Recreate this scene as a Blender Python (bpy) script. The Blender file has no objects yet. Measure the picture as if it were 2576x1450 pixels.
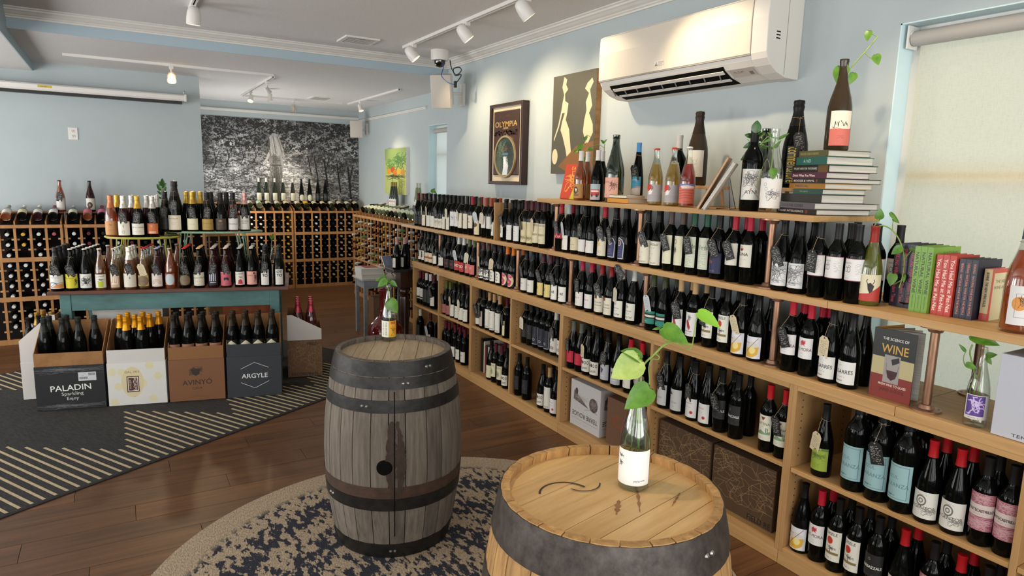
import bpy, bmesh, math, random
import numpy as np
from mathutils import Vector, Matrix

SC = bpy.context.scene
C = SC.collection
rnd = random.Random(7)
R = math.radians
PI = math.pi

# ------------------------------------------------------------------ camera
cam_d = bpy.data.cameras.new('camera')
cam = bpy.data.objects.new('camera', cam_d)
C.objects.link(cam)
SC.camera = cam
cam_d.sensor_width = 36.0
cam_d.lens = 36.0 * 1665.44 / 2576.0
cam_d.clip_start = 0.05
_yaw, _pit, _rol = R(30.823), R(9.150), R(1.5001)
_f = Vector((math.sin(_yaw) * math.cos(_pit), math.cos(_yaw) * math.cos(_pit), -math.sin(_pit)))
_r = Vector((math.cos(_yaw), -math.sin(_yaw), 0))
_u = _r.cross(_f)
_r2 = _r * math.cos(_rol) + _u * math.sin(_rol)
_u2 = _u * math.cos(_rol) - _r * math.sin(_rol)
cam.matrix_world = Matrix(((_r2.x, _u2.x, -_f.x, 0), (_r2.y, _u2.y, -_f.y, 0), (_r2.z, _u2.z, -_f.z, 1.75), (0, 0, 0, 1)))

# ------------------------------------------------------------------ world, light, exposure
W = bpy.data.worlds.new('daylight')
SC.world = W
W.use_nodes = True
W.node_tree.nodes['Background'].inputs[0].default_value = (0.93, 0.97, 1.0, 1)
W.node_tree.nodes['Background'].inputs[1].default_value = 1.35
SC.view_settings.view_transform = 'Standard'
SC.view_settings.look = 'None'
SC.view_settings.exposure = -0.2
SC.view_settings.gamma = 1.0
SC.view_settings.use_curve_mapping = False
try:
    SC.cycles.use_denoising = True
    SC.cycles.max_bounces = 8
    SC.cycles.diffuse_bounces = 4
    SC.cycles.glossy_bounces = 3
    SC.cycles.transmission_bounces = 6
    SC.cycles.transparent_max_bounces = 24
    SC.cycles.sample_clamp_indirect = 4.0
    SC.cycles.caustics_reflective = False
    SC.cycles.caustics_refractive = False
except Exception:
    pass


def lamp(kind, name, loc, target, energy, color, parent=None, **kw):
    d = bpy.data.lights.new(name, kind)
    d.energy = energy
    d.color = color
    for k, v in kw.items():
        setattr(d, k, v)
    o = bpy.data.objects.new(name, d)
    C.objects.link(o)
    o.location = loc
    dirv = Vector(target) - Vector(loc)
    o.rotation_euler = dirv.to_track_quat('-Z', 'Y').to_euler()
    return o


# lamps added at presumed unseen windows behind and left, tilted up to brighten ceiling
WIN_BACK = ((-3.0, -1.4), (-.9, .9), (1.3, 2.8))
WIN_LEFT = ((-1.5, .3), (1.0, 2.8), (3.6, 5.4), (6.2, 7.8))  # last opening added to light the table and far wall
DAY = (1.0, .985, .96)
for a_, b_ in WIN_BACK:
    lamp('AREA', 'shopfront_fill', ((a_ + b_) / 2, -2.58, 1.5), ((a_ + b_) / 2, 0, 3.3), 46 * (b_ - a_), DAY, shape='RECTANGLE', size=b_ - a_, size_y=2.0)
for (a_, b_), e_ in zip(WIN_LEFT, (18, 26, 58, 66)):
    lamp('AREA', 'side_window_fill', (-3.58, (a_ + b_) / 2, 1.55), (0, (a_ + b_) / 2, 3.6), e_ * (b_ - a_), DAY, shape='RECTANGLE', size=b_ - a_, size_y=1.9)

lamp('AREA', 'far_room_fill', (.9, 9.8, 1.5), (3.2, 9.6, 3.4), 75, DAY, shape='RECTANGLE', size=1.7, size_y=1.7)  # unseen fill lamp added to brighten the far room; no doorway stands here

# ------------------------------------------------------------------ helpers
ORG = {}


class MB:
    def __init__(s):
        s.v = []; s.f = []; s.uv = {}; s.mi = {}; s.cur = 0

    def _add(s, vs, fs):
        n = len(s.v)
        s.v += [tuple(p) for p in vs]
        for f in fs:
            if s.cur:
                s.mi[len(s.f)] = s.cur
            s.f.append(tuple(i + n for i in f))
        return s

    def box(s, x0, x1, y0, y1, z0, z1):
        return s._add([(x0, y0, z0), (x1, y0, z0), (x1, y1, z0), (x0, y1, z0), (x0, y0, z1), (x1, y0, z1), (x1, y1, z1), (x0, y1, z1)],
                      [(0, 3, 2, 1), (4, 5, 6, 7), (0, 1, 5, 4), (1, 2, 6, 5), (2, 3, 7, 6), (3, 0, 4, 7)])

    def obox(s, c, hx, hy, hz, M):
        """a box of half sizes turned by the 3x3 matrix M about its centre c"""
        c = Vector(c)
        vs = [c + M @ Vector((a * hx, b * hy, d * hz)) for d in (-1, 1) for a, b in ((-1, -1), (1, -1), (1, 1), (-1, 1))]
        return s._add(vs, [(0, 3, 2, 1), (4, 5, 6, 7), (0, 1, 5, 4), (1, 2, 6, 5), (2, 3, 7, 6), (3, 0, 4, 7)])

    def lathe(s, prof, seg=20, c=(0, 0, 0), a0=0.0, a1=None, M=None):
        full = a1 is None
        n = seg if full else seg + 1
        vs = []
        for r, z in prof:
            for i in range(n):
                a = a0 + (2 * PI if full else a1 - a0) * i / seg
                p = Vector((r * math.cos(a), r * math.sin(a), z))
                if M is not None:
                    p = M @ p
                vs.append((p.x + c[0], p.y + c[1], p.z + c[2]))
        fs = []
        for j in range(len(prof) - 1):
            for i in range(seg):
                k = (i + 1) % n
                fs.append((j * n + i, j * n + k, (j + 1) * n + k, (j + 1) * n + i))
        return s._add(vs, fs)

    def prism(s, pts, axis, a, b):
        """polygon pts (2D) swept along an axis from a to b"""
        n = len(pts)

        def mk(p, t):
            return {'x': (t, p[0], p[1]), 'y': (p[0], t, p[1]), 'z': (p[0], p[1], t)}[axis]
        vs = [mk(p, a) for p in pts] + [mk(p, b) for p in pts]
        fs = [tuple(range(n))[::-1], tuple(range(n, 2 * n))] + [(i, (i + 1) % n, n + (i + 1) % n, n + i) for i in range(n)]
        return s._add(vs, fs)

    def tube(s, pts, r, seg=6, taper=None):
        pts = [Vector(p) for p in pts]
        vs = []
        up = Vector((0.13, 0.21, 0.97))
        for i, p in enumerate(pts):
            t = (pts[min(i + 1, len(pts) - 1)] - pts[max(i - 1, 0)])
            t = t.normalized() if t.length > 1e-9 else Vector((0, 0, 1))
            a = t.cross(up)
            a = a.normalized() if a.length > 1e-6 else t.cross(Vector((1, 0, 0))).normalized()
            b = t.cross(a)
            rr = r * (taper[i] if taper else 1)
            for k in range(seg):
                an = 2 * PI * k / seg
                vs.append(p + a * (rr * math.cos(an)) + b * (rr * math.sin(an)))
        fs = [tuple(range(seg))[::-1], tuple(range((len(pts) - 1) * seg, len(pts) * seg))]
        for i in range(len(pts) - 1):
            for k in range(seg):
                fs.append((i * seg + k, i * seg + (k + 1) % seg, (i + 1) * seg + (k + 1) % seg, (i + 1) * seg + k))
        return s._add(vs, fs)

    def quad(s, a, b, c, d, uv=None):
        """a b c d = lower left, lower right, upper right, upper left; uv = atlas rectangle"""
        if uv is not None:
            u0, v0, u1, v1 = uv
            s.uv[len(s.f)] = [(u0, v0), (u1, v0), (u1, v1), (u0, v1)]
        return s._add([a, b, c, d], [(0, 1, 2, 3)])

    def mesh(s, name, mats, smooth=False, org=(0, 0, 0), bevel=0):
        me = bpy.data.meshes.new(name)
        vs = [(p[0] - org[0], p[1] - org[1], p[2] - org[2]) for p in s.v] if any(org) else s.v
        me.from_pydata(vs, [], s.f)
        if s.uv:
            ul = me.uv_layers.new(name='uv')
            for fi, uvs in s.uv.items():
                for li, uv in zip(me.polygons[fi].loop_indices, uvs):
                    ul.data[li].uv = uv
        for m in (mats if isinstance(mats, (list, tuple)) else [mats]):
            me.materials.append(m)
        for fi, k in s.mi.items():
            me.polygons[fi].material_index = k
        if bevel:
            bm = bmesh.new(); bm.from_mesh(me)
            bmesh.ops.remove_doubles(bm, verts=bm.verts, dist=1e-5)
            ed = [e for e in bm.edges if len(e.link_faces) == 2 and e.calc_face_angle(0) > 0.5]
            bmesh.ops.bevel(bm, geom=ed, offset=bevel, segments=2, profile=0.5, affect='EDGES', clamp_overlap=True)
            bm.to_mesh(me); bm.free()
        if smooth:
            me.shade_smooth()
            if smooth != 1:
                try:
                    me.set_sharp_from_angle(angle=R(smooth))
                except Exception:
                    pass
        me.update()
        return me

    def build(s, name, mats, parent=None, smooth=False, org=None, bevel=0, kind=None):
        if org is None:
            org = ORG.get(parent.name, (0, 0, 0)) if parent is not None else (0, 0, 0)
        me = s.mesh(name, mats, smooth, org, bevel)
        o = bpy.data.objects.new(name, me)
        C.objects.link(o)
        if parent is not None:
            o.parent = parent
        else:
            o.location = org
        ORG[o.name] = org
        if kind:
            o['kind'] = kind
        return o


def spline(pts, n=5):
    pts = [Vector(q) for q in pts]
    out = []
    for i in range(len(pts) - 1):
        p0, p1, p2, p3 = pts[max(i - 1, 0)], pts[i], pts[i + 1], pts[min(i + 2, len(pts) - 1)]
        for j in range(n):
            u = j / n
            out.append(.5 * ((2 * p1) + (p2 - p0) * u + (2 * p0 - 5 * p1 + 4 * p2 - p3) * u * u + (3 * p1 - p0 - 3 * p2 + p3) * u ** 3))
    return out + [pts[-1]]


def tag(o, label=None, cat=None, group=None, kind=None):
    if label: o['label'] = label
    if cat: o['category'] = cat
    if group: o['group'] = group
    if kind: o['kind'] = kind
    return o


def thing(name, label, cat, loc=(0, 0, 0), group=None, rz=0.0, local=False):
    o = bpy.data.objects.new(name, None)
    o.empty_display_size = 0.05
    C.objects.link(o)
    o.location = loc
    o.rotation_euler = (0, 0, rz)
    ORG[o.name] = (0, 0, 0) if (local or rz) else tuple(loc)
    return tag(o, label, cat, group)


def clone(name, me, parent=None, loc=(0, 0, 0), rot=(0, 0, 0)):
    o = bpy.data.objects.new(name, me)
    C.objects.link(o)
    o.location = loc
    o.rotation_euler = rot
    o.parent = parent
    return o


# ------------------------------------------------------------------ materials
def lin(h):
    if isinstance(h, str):
        h = h.lstrip('#')
        if len(h) == 3:
            h = ''.join(c * 2 for c in h)
        v = [int(h[i:i + 2], 16) / 255 for i in (0, 2, 4)]
    else:
        return tuple(h)
    return tuple(c / 12.92 if c <= 0.04045 else ((c + 0.055) / 1.055) ** 2.4 for c in v)


MATS = {}


def pbr(name, col, rough=0.5, metal=0.0, spec=0.5, noise=0.0, nscale=(20, 20, 20), dark=0.55, bump=0.0, per_obj=0.0, emit=None, coat=0.0, detail=4.0, bscale=None):
    """a principled surface whose colour wanders between col and col*dark with stretched noise; per_obj shifts it object by object"""
    if name in MATS:
        return MATS[name]
    m = bpy.data.materials.new(name)
    m.use_nodes = True
    nt = m.node_tree
    b = nt.nodes['Principled BSDF']
    c = lin(col)
    b.inputs['Base Color'].default_value = (*c, 1)
    b.inputs['Roughness'].default_value = rough
    b.inputs['Metallic'].default_value = metal
    b.inputs['Specular IOR Level'].default_value = spec
    if coat:
        b.inputs['Coat Weight'].default_value = coat
        b.inputs['Coat Roughness'].default_value = 0.1
    if emit:
        b.inputs['Emission Color'].default_value = (*lin(emit[0]), 1)
        b.inputs['Emission Strength'].default_value = emit[1]
    if noise or bump or per_obj:
        tc = nt.nodes.new('ShaderNodeTexCoord')
        mp = nt.nodes.new('ShaderNodeMapping')
        mp.inputs['Scale'].default_value = nscale
        nt.links.new(tc.outputs['Object'], mp.inputs['Vector'])
        oi = nt.nodes.new('ShaderNodeObjectInfo')
        if per_obj:
            sc = nt.nodes.new('ShaderNodeVectorMath'); sc.operation = 'SCALE'
            sc.inputs[0].default_value = (31, 17, 23)
            nt.links.new(oi.outputs['Random'], sc.inputs['Scale'])
            nt.links.new(sc.outputs[0], mp.inputs['Location'])
        nz = nt.nodes.new('ShaderNodeTexNoise')
        nz.inputs['Scale'].default_value = 1.0
        nz.inputs['Detail'].default_value = detail
        nz.inputs['Roughness'].default_value = 0.65
        nt.links.new(mp.outputs[0], nz.inputs['Vector'])
        fac = nz.outputs['Fac']
        if noise:
            rp = nt.nodes.new('ShaderNodeValToRGB')
            rp.color_ramp.elements[0].position = 0.5 - 0.3 * noise
            rp.color_ramp.elements[1].position = 0.5 + 0.3 * noise
            d = lin(dark) if isinstance(dark, str) else tuple(x * dark for x in c)
            rp.color_ramp.elements[0].color = (*d, 1)
            rp.color_ramp.elements[1].color = (*c, 1)
            nt.links.new(fac, rp.inputs[0])
            out = rp.outputs[0]
            if per_obj:
                hs = nt.nodes.new('ShaderNodeHueSaturation')
                mr = nt.nodes.new('ShaderNodeMapRange')
                mr.inputs['To Min'].default_value = 1 - per_obj
                mr.inputs['To Max'].default_value = 1 + per_obj
                nt.links.new(oi.outputs['Random'], mr.inputs['Value'])
                nt.links.new(mr.outputs[0], hs.inputs['Value'])
                nt.links.new(out, hs.inputs['Color'])
                out = hs.outputs[0]
            nt.links.new(out, b.inputs['Base Color'])
        if bump:
            bp = nt.nodes.new('ShaderNodeBump')
            bp.inputs['Strength'].default_value = bump
            bp.inputs['Distance'].default_value = 0.004
            src = fac
            if bscale:
                m2 = nt.nodes.new('ShaderNodeMapping'); m2.inputs['Scale'].default_value = bscale
                nt.links.new(tc.outputs['Object'], m2.inputs['Vector'])
                n2 = nt.nodes.new('ShaderNodeTexNoise'); n2.inputs['Scale'].default_value = 1.0
                nt.links.new(m2.outputs[0], n2.inputs['Vector']); src = n2.outputs['Fac']
            nt.links.new(src, bp.inputs['Height'])
            nt.links.new(bp.outputs[0], b.inputs['Normal'])
    MATS[name] = m
    return m


def clear(name, col, gloss=0.12, body=0.0, rough=0.02):
    """thin clear glass or the wine inside it: tinted see-through, a mirror glint towards grazing angles, body = share that scatters"""
    if name in MATS:
        return MATS[name]
    m = bpy.data.materials.new(name)
    m.use_nodes = True
    nt = m.node_tree
    nt.nodes.clear()
    out = nt.nodes.new('ShaderNodeOutputMaterial')
    tr = nt.nodes.new('ShaderNodeBsdfTransparent'); tr.inputs[0].default_value = (*lin(col), 1)
    gl = nt.nodes.new('ShaderNodeBsdfGlossy'); gl.inputs['Roughness'].default_value = rough
    lw = nt.nodes.new('ShaderNodeLayerWeight'); lw.inputs[0].default_value = 0.35
    mr = nt.nodes.new('ShaderNodeMapRange'); mr.inputs['To Min'].default_value = gloss * 0.5; mr.inputs['To Max'].default_value = min(1, gloss * 5)
    nt.links.new(lw.outputs['Facing'], mr.inputs['Value'])
    base = tr
    if body:
        tl = nt.nodes.new('ShaderNodeBsdfTranslucent'); tl.inputs[0].default_value = (*lin(col), 1)
        df = nt.nodes.new('ShaderNodeBsdfDiffuse'); df.inputs[0].default_value = (*lin(col), 1)
        ad = nt.nodes.new('ShaderNodeMixShader'); ad.inputs[0].default_value = 0.5
        nt.links.new(tl.outputs[0], ad.inputs[1]); nt.links.new(df.outputs[0], ad.inputs[2])
        mx = nt.nodes.new('ShaderNodeMixShader'); mx.inputs[0].default_value = body
        nt.links.new(tr.outputs[0], mx.inputs[1]); nt.links.new(ad.outputs[0], mx.inputs[2])
        base = mx
    m2 = nt.nodes.new('ShaderNodeMixShader')
    nt.links.new(mr.outputs[0], m2.inputs[0]); nt.links.new(base.outputs[0], m2.inputs[1]); nt.links.new(gl.outputs[0], m2.inputs[2])
    nt.links.new(m2.outputs[0], out.inputs[0])
    MATS[name] = m
    return m

# ------------------------------------------------------------------ printed matter: labels, signs, cartons and covers drawn here into one print sheet
AW, AH = 4096, 3072
ATLAS = np.ones((AH, AW, 3), np.float32)
CELL = {}
_pack = [0, 0, 0]
_gl = {}


def srgb(h):
    h = h.lstrip('#')
    if len(h) == 3:
        h = ''.join(c * 2 for c in h)
    return np.array([int(h[i:i + 2], 16) / 255 for i in (0, 2, 4)], np.float32)


def glyphs(s):
    if s in _gl:
        return _gl[s]
    cu = bpy.data.curves.new('t', 'FONT')
    cu.body = s
    cu.resolution_u = 3
    o = bpy.data.objects.new('t', cu)
    C.objects.link(o)
    dg = bpy.context.evaluated_depsgraph_get()
    ev = o.evaluated_get(dg)
    me = ev.to_mesh()
    me.calc_loop_triangles()
    v = np.array([p.co[:2] for p in me.vertices], np.float32).reshape(-1, 2)
    t = np.array([x.vertices[:] for x in me.loop_triangles], np.int32).reshape(-1, 3)
    ev.to_mesh_clear()
    bpy.data.objects.remove(o)
    bpy.data.curves.remove(cu)
    if len(v):
        lo, hi = v.min(0), v.max(0)
        v = v - (lo + hi) / 2
        _gl[s] = (v, t, hi - lo)
    else:
        _gl[s] = (v, t, np.array([1, 1], np.float32))
    return _gl[s]


class Art:
    def __init__(s, w, h, bg, ss=2):
        s.ss = ss; s.w, s.h = w * ss, h * ss
        s.a = np.empty((s.h, s.w, 3), np.float32); s.a[:] = srgb(bg) if isinstance(bg, str) else bg

    def tri(s, p, col):
        x0, y0 = np.floor(p.min(0)).astype(int); x1, y1 = np.ceil(p.max(0)).astype(int) + 1
        x0, y0, x1, y1 = max(x0, 0), max(y0, 0), min(x1, s.w), min(y1, s.h)
        if x1 <= x0 or y1 <= y0: return
        X, Y = np.meshgrid(np.arange(x0, x1) + .5, np.arange(y0, y1) + .5)
        d = []
        for i in range(3):
            a, b = p[i], p[(i + 1) % 3]
            d.append((b[0] - a[0]) * (Y - a[1]) - (b[1] - a[1]) * (X - a[0]))
        k = ((d[0] >= 0) & (d[1] >= 0) & (d[2] >= 0)) | ((d[0] <= 0) & (d[1] <= 0) & (d[2] <= 0))
        s.a[y0:y1, x0:x1][k] = col

    def text(s, t, cx, cy, h, col, rot=0, maxw=.94, bold=0):
        v, tr, sz = glyphs(t)
        if not len(v): return
        k = h * s.h / max(sz[1], .3)
        lim = maxw * (s.w if rot in (0, 180) else s.h)
        sx = min(k, lim / max(sz[0], 1e-3))
        p = v * np.array([sx, -k], np.float32)
        c, n = math.cos(R(rot)), math.sin(R(rot))
        p = p @ np.array([[c, n], [-n, c]], np.float32) + np.array([cx * s.w, cy * s.h], np.float32)
        col = srgb(col)
        for off in ((0, 0), (bold, 0), (0, bold)) if bold else ((0, 0),):
            q = p + np.array(off, np.float32) * s.ss
            for f in tr:
                s.tri(q[f], col)

    def rect(s, x0, y0, x1, y1, col):
        s.a[int(y0 * s.h):int(y1 * s.h), int(x0 * s.w):int(x1 * s.w)] = srgb(col)

    def ell(s, cx, cy, rx, ry, col, ring=0):
        Y, X = np.mgrid[0:s.h, 0:s.w]
        d = ((X / s.w - cx) / rx) ** 2 + ((Y / s.h - cy) / ry) ** 2
        s.a[(d <= 1) & (d >= (1 - ring) ** 2 if ring else True)] = srgb(col)

    def poly(s, pts, col):
        P = [(x * s.w, y * s.h) for x, y in pts]
        Y, X = np.mgrid[0:s.h, 0:s.w]
        ins = np.zeros((s.h, s.w), bool)
        for i in range(len(P)):
            (xa, ya), (xb, yb) = P[i], P[i - 1]
            c = ((ya > Y) != (yb > Y))
            ins ^= c & (X < (xb - xa) * (Y - ya) / (yb - ya + 1e-9) + xa)
        s.a[ins] = srgb(col)

    def line(s, pts, wd, col):
        col = srgb(col)
        for (xa, ya), (xb, yb) in zip(pts, pts[1:]):
            a = np.array([xa * s.w, ya * s.h]); b = np.array([xb * s.w, yb * s.h]); w = wd * s.ss / 2
            x0, x1 = int(max(min(a[0], b[0]) - w - 1, 0)), int(min(max(a[0], b[0]) + w + 2, s.w))
            y0, y1 = int(max(min(a[1], b[1]) - w - 1, 0)), int(min(max(a[1], b[1]) + w + 2, s.h))
            if x1 <= x0 or y1 <= y0: continue
            X, Y = np.meshgrid(np.arange(x0, x1), np.arange(y0, y1))
            e = b - a
            t = np.clip(((X - a[0]) * e[0] + (Y - a[1]) * e[1]) / (e @ e + 1e-9), 0, 1)
            k = (X - a[0] - t * e[0]) ** 2 + (Y - a[1] - t * e[1]) ** 2 <= w * w
            s.a[y0:y1, x0:x1][k] = col

    def scrib(s, x0, y0, x1, y1, n, col, wd=1.2, seed=0, amp=.4):
        """rows of pen strokes that read as handwriting from a distance"""
        g = random.Random(seed)
        for i in range(n):
            y = y0 + (y1 - y0) * (i + .5) / n
            x = x0 + g.random() * .08
            e = x1 - g.random() * .25 * (x1 - x0)
            hgt = (y1 - y0) / n * amp
            pts = []
            while x < e:
                pts.append((x, y + (g.random() - .5) * 2 * hgt))
                x += .022 + g.random() * .02
                if g.random() < .16:
                    if len(pts) > 1: s.line(pts, wd, col)
                    pts = []; x += .035
            if len(pts) > 1: s.line(pts, wd, col)

    def sketch(s, cx, cy, rx, ry, n, col, wd=1.2, seed=0):
        g = random.Random(seed)
        for i in range(n):
            a = g.random() * 6.28; x, y = cx + rx * .5 * g.uniform(-1, 1), cy + ry * .5 * g.uniform(-1, 1)
            pts = []
            for k in range(6):
                pts.append((min(max(x, cx - rx), cx + rx), min(max(y, cy - ry), cy + ry)))
                a += g.uniform(-.9, .9); x += math.cos(a) * rx * .22; y += math.sin(a) * ry * .22
            s.line(pts, wd, col)

    def fin(s):
        return s.a.reshape(s.h // s.ss, s.ss, s.w // s.ss, s.ss, 3).mean((1, 3))


def place(key, img):
    h, w = img.shape[:2]
    if _pack[0] + w + 2 > AW:
        _pack[0] = 0; _pack[1] += _pack[2] + 2; _pack[2] = 0
    x, y = _pack[0], _pack[1]
    assert y + h <= AH, 'print sheet full'
    ATLAS[y:y + h, x:x + w] = img
    _pack[0] += w + 2; _pack[2] = max(_pack[2], h)
    CELL[key] = ((x + .5) / AW, 1 - (y + h - .5) / AH, (x + w - .5) / AW, 1 - (y + .5) / AH)


def art(key, w, h, bg, *ops, ss=2):
    a = Art(w, h, bg, ss)
    for o in ops:
        k = o[0]
        {'t': a.text, 'r': a.rect, 'e': a.ell, 'p': a.poly, 'l': a.line, 's': a.scrib, 'k': a.sketch}[k](*o[1:])
    place(key, a.fin())

SHAPES = {  # (radius, height) profiles in metres; [body profile], capsule start, bulge of the capsule
    'bdx': ([(0, .006), (.030, .003), (.0365, 0), (.0395, .006), (.0400, .19), (.0390, .206), (.0335, .226), (.0220, .246), (.0165, .258), (.0152, .272), (.0150, .318), (.0158, .322), (.0158, .330), (0, .330)], .262, 0),
    'bgy': ([(0, .006), (.032, .003), (.0395, 0), (.0430, .006), (.0432, .135), (.0415, .160), (.0355, .190), (.0270, .220), (.0200, .246), (.0163, .270), (.0152, .290), (.0150, .314), (.0162, .317), (.0162, .328), (0, .328)], .262, 0),
    'chp': ([(0, .008), (.034, .004), (.0425, 0), (.0460, .007), (.0462, .140), (.0440, .168), (.0370, .202), (.0275, .238), (.0205, .268), (.0168, .292), (.0160, .312), (.0176, .314), (.0176, .332), (0, .334)], .235, .0035),
    'flu': ([(0, .006), (.030, .003), (.0350, 0), (.0380, .006), (.0382, .120), (.0365, .155), (.0310, .205), (.0235, .260), (.0175, .305), (.0150, .330), (.0145, .362), (.0155, .365), (.0155, .376), (0, .376)], .318, 0),
    'crn': ([(0, .006), (.032, .003), (.0390, 0), (.0420, .006), (.0422, .135), (.0405, .160), (.0345, .192), (.0260, .224), (.0190, .252), (.0150, .278), (.0138, .300), (.0138, .306), (.0160, .308), (.0160, .314), (.0140, .316), (.0135, .324), (0, .324)], .314, 0),
}
SHAPES['ale'] = ([(r * .86, z * .9) for r, z in SHAPES['crn'][0]], .283, 0)
SHAPES['mag'] = ([(r * 1.28, z * 1.26) for r, z in SHAPES['chp'][0]], .296, .0045)
SHAPES['big'] = ([(r * 1.2, z * 1.2) for r, z in SHAPES['bgy'][0]], .322, 0)
SHAPES['bqt'] = ([(r * 1.25, z * 1.25) for r, z in SHAPES['bdx'][0]], .335, 0)
KIND = {}


def rad_at(shape, z):
    pr = SHAPES[shape][0]
    for (r0, z0), (r1, z1) in zip(pr[3:], pr[4:]):
        if z0 <= z <= z1:
            return r0 + (r1 - r0) * (z - z0) / max(z1 - z0, 1e-6)
    return pr[4][0]


def kind(key, desc, shape, glass, cap, z0, z1, ha, bg=None, *ops, liquid=None):
    KIND[key] = dict(desc=desc, shape=shape, glass=glass, cap=cap, z0=z0, z1=z1, ha=R(ha), art=bg is not None, liquid=liquid)
    if bg is not None:
        r = rad_at(shape, (z0 + z1) / 2)
        art(key, max(24, int(2 * R(ha) * r * 1250)), int((z1 - z0) * 1250), bg, *ops)


K = '#15120f'
# --- counter row
kind('photo', 'white label framing a small dark photograph', 'bgy', 'dk', '#0c0c0c', .03, .125, 45, '#e9e4d4', ('r', .28, .1, .72, .72, '#22252a'), ('e', .5, .3, .14, .12, '#45546e'), ('s', .25, .76, .75, .95, 2, K))
kind('dune', 'cream label showing an orange dune', 'bgy', 'dk', '#0c0c0c', .025, .118, 62, '#d9c9a8', ('r', 0, .42, 1, .6, '#b3713c'), ('p', [(0, .5), (.3, .4), (.7, .52), (1, .42), (1, .62), (0, .62)], '#a4562a'), ('s', .2, .68, .8, .95, 3, '#6b5a44'))
kind('swoosh', 'white label under a bold black brush arc', 'bgy', 'dk', '#0c0c0c', .025, .135, 60, '#e6e0d2', ('r', 0, 0, 1, .3, '#1a1a1a'), ('l', [(.1, .35), (.3, .12), (.55, .1), (.8, .3)], 5, '#e6e0d2'), ('s', .15, .5, .85, .8, 3, K))
kind('ctio', 'black label with red capital letters', 'bgy', 'dk', '#0c0c0c', .025, .105, 66, '#1a1614', ('t', 'CTIO', .5, .5, .26, '#c04434'), ('l', [(.05, .1), (.95, .1)], 2, '#9c3326'), ('l', [(.05, .9), (.95, .9)], 2, '#9c3326'))
kind('redd', 'bright red label with big white letters', 'bgy', 'dk', '#d8d6d0', .025, .108, 66, '#b8322a', ('t', 'REDD', .5, .45, .26, '#f2ece0', 0, .8, 1.5), ('l', [(.05, .88), (.95, .88)], 2, '#8a211b'))
kind('pinkb', 'salmon pink label with a pale bird', 'bgy', 'dk', '#5b5f3c', .025, .108, 66, '#cf6d63', ('p', [(.3, .5), (.42, .2), (.65, .28), (.58, .55), (.4, .62)], '#e8b7a8'), ('k', .5, .6, .4, .3, 14, '#b65248'))
kind('upp', 'jagged black and white graffiti label', 'bgy', 'dk', '#4a1f22', .02, .112, 62, '#e8e4da', ('r', 0, 0, 1, .12, '#141414'), ('t', 'UPP!', .5, .42, .42, '#141414', 0, .98, 2), ('k', .5, .85, .5, .12, 26, '#141414', 3), ('k', .5, .12, .5, .1, 16, '#141414', 3))
kind('cut', 'white card label with rounded cut corners', 'bgy', 'dk', '#0c0c0c', .02, .11, 46, '#e9e5d8', ('k', .5, .25, .25, .16, 12, K, 1.6), ('t', 'EN', .5, .5, .2, K), ('k', .5, .78, .3, .12, 12, K, 1.4), ('p', [(0, 0), (.22, 0), (0, .2)], '#101210'), ('p', [(1, 0), (.78, 0), (1, .2)], '#101210'))
kind('ess', 'cream label carrying a fat pink letter S', 'bgy', 'dk', '#d5701c', .015, .118, 60, '#101110', ('e', .5, .52, .49, .49, '#e0c79a'), ('l', [(.72, .22), (.45, .16), (.3, .32), (.48, .46), (.68, .6), (.6, .8), (.3, .82)], 26, '#c93a6c'), ('l', [(.7, .2), (.45, .14), (.31, .3)], 6, '#e68aa6'))
kind('son', 'plain white label with faint grey letters', 'bgy', 'dk', '#0e0e0e', .02, .112, 62, '#dedad0', ('t', 'SON', .45, .42, .14, '#8a867c'), ('s', .2, .6, .7, .75, 2, '#98948a'))
kind('yel', 'pale yellow label with a small brown seal', 'bgy', 'dk', '#4a2028', .02, .112, 62, '#dcc67c', ('e', .4, .42, .13, .12, '#6b5323'), ('e', .4, .42, .07, .06, '#dcc67c'), ('s', .25, .66, .7, .85, 2, '#7d6a36'))
kind('keb', 'white label with a black bird and letters', 'bgy', 'dk', '#0e0e0e', .018, .122, 62, '#e9e5dc', ('t', 'KÉ', .66, .46, .18, K, 0, .5, 1.5), ('p', [(.2, .2), (.32, .3), (.3, .62), (.16, .7), (.12, .5)], K), ('p', [(.14, .28), (.2, .2), (.22, .4)], '#c0562a'), ('k', .3, .76, .2, .06, 10, K))
kind('pinktxt', 'white label lettered in thin pink', 'bgy', 'dk', '#a3263a', .025, .118, 60, '#e4dfd8', ('t', 'LA PREUVE', .42, .42, .09, '#b5475e'), ('s', .2, .62, .7, .8, 2, '#b9b2a8'))
kind('notch', 'cream label with a rust coloured notch on top', 'bgy', 'dk', '#8f1f1f', .02, .128, 62, '#ddd5c0', ('r', .3, 0, .55, .2, '#8f4423'), ('t', 'La Cuvée', .5, .4, .12, '#6a5c44'), ('t', 'CÔTES DU RHONE', .5, .58, .07, K), ('s', .3, .72, .6, .8, 1, K))
kind('rhone', 'white label below a grey engraved crest', 'bgy', 'dk', '#c9c7c2', .025, .128, 60, '#e0dccf', ('k', .4, .22, .14, .12, 14, '#5e5b50'), ('t', 'DU RHONE', .48, .46, .07, '#4d4a42'), ('s', .2, .55, .8, .66, 2, '#8a877c'), ('t', 'Clos du Clef', .4, .82, .1, K))
kind('teal', 'teal label with a white stripe', 'bgy', 'dk', '#3b3f24', .04, .115, 60, '#23806f', ('r', 0, .2, 1, .32, '#101210'), ('r', 0, .32, 1, .48, '#dad8cc'), ('r', 0, .48, 1, .58, '#101210'), ('t', 'TERA', .3, .8, .13, '#bfe0d4'))
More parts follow.
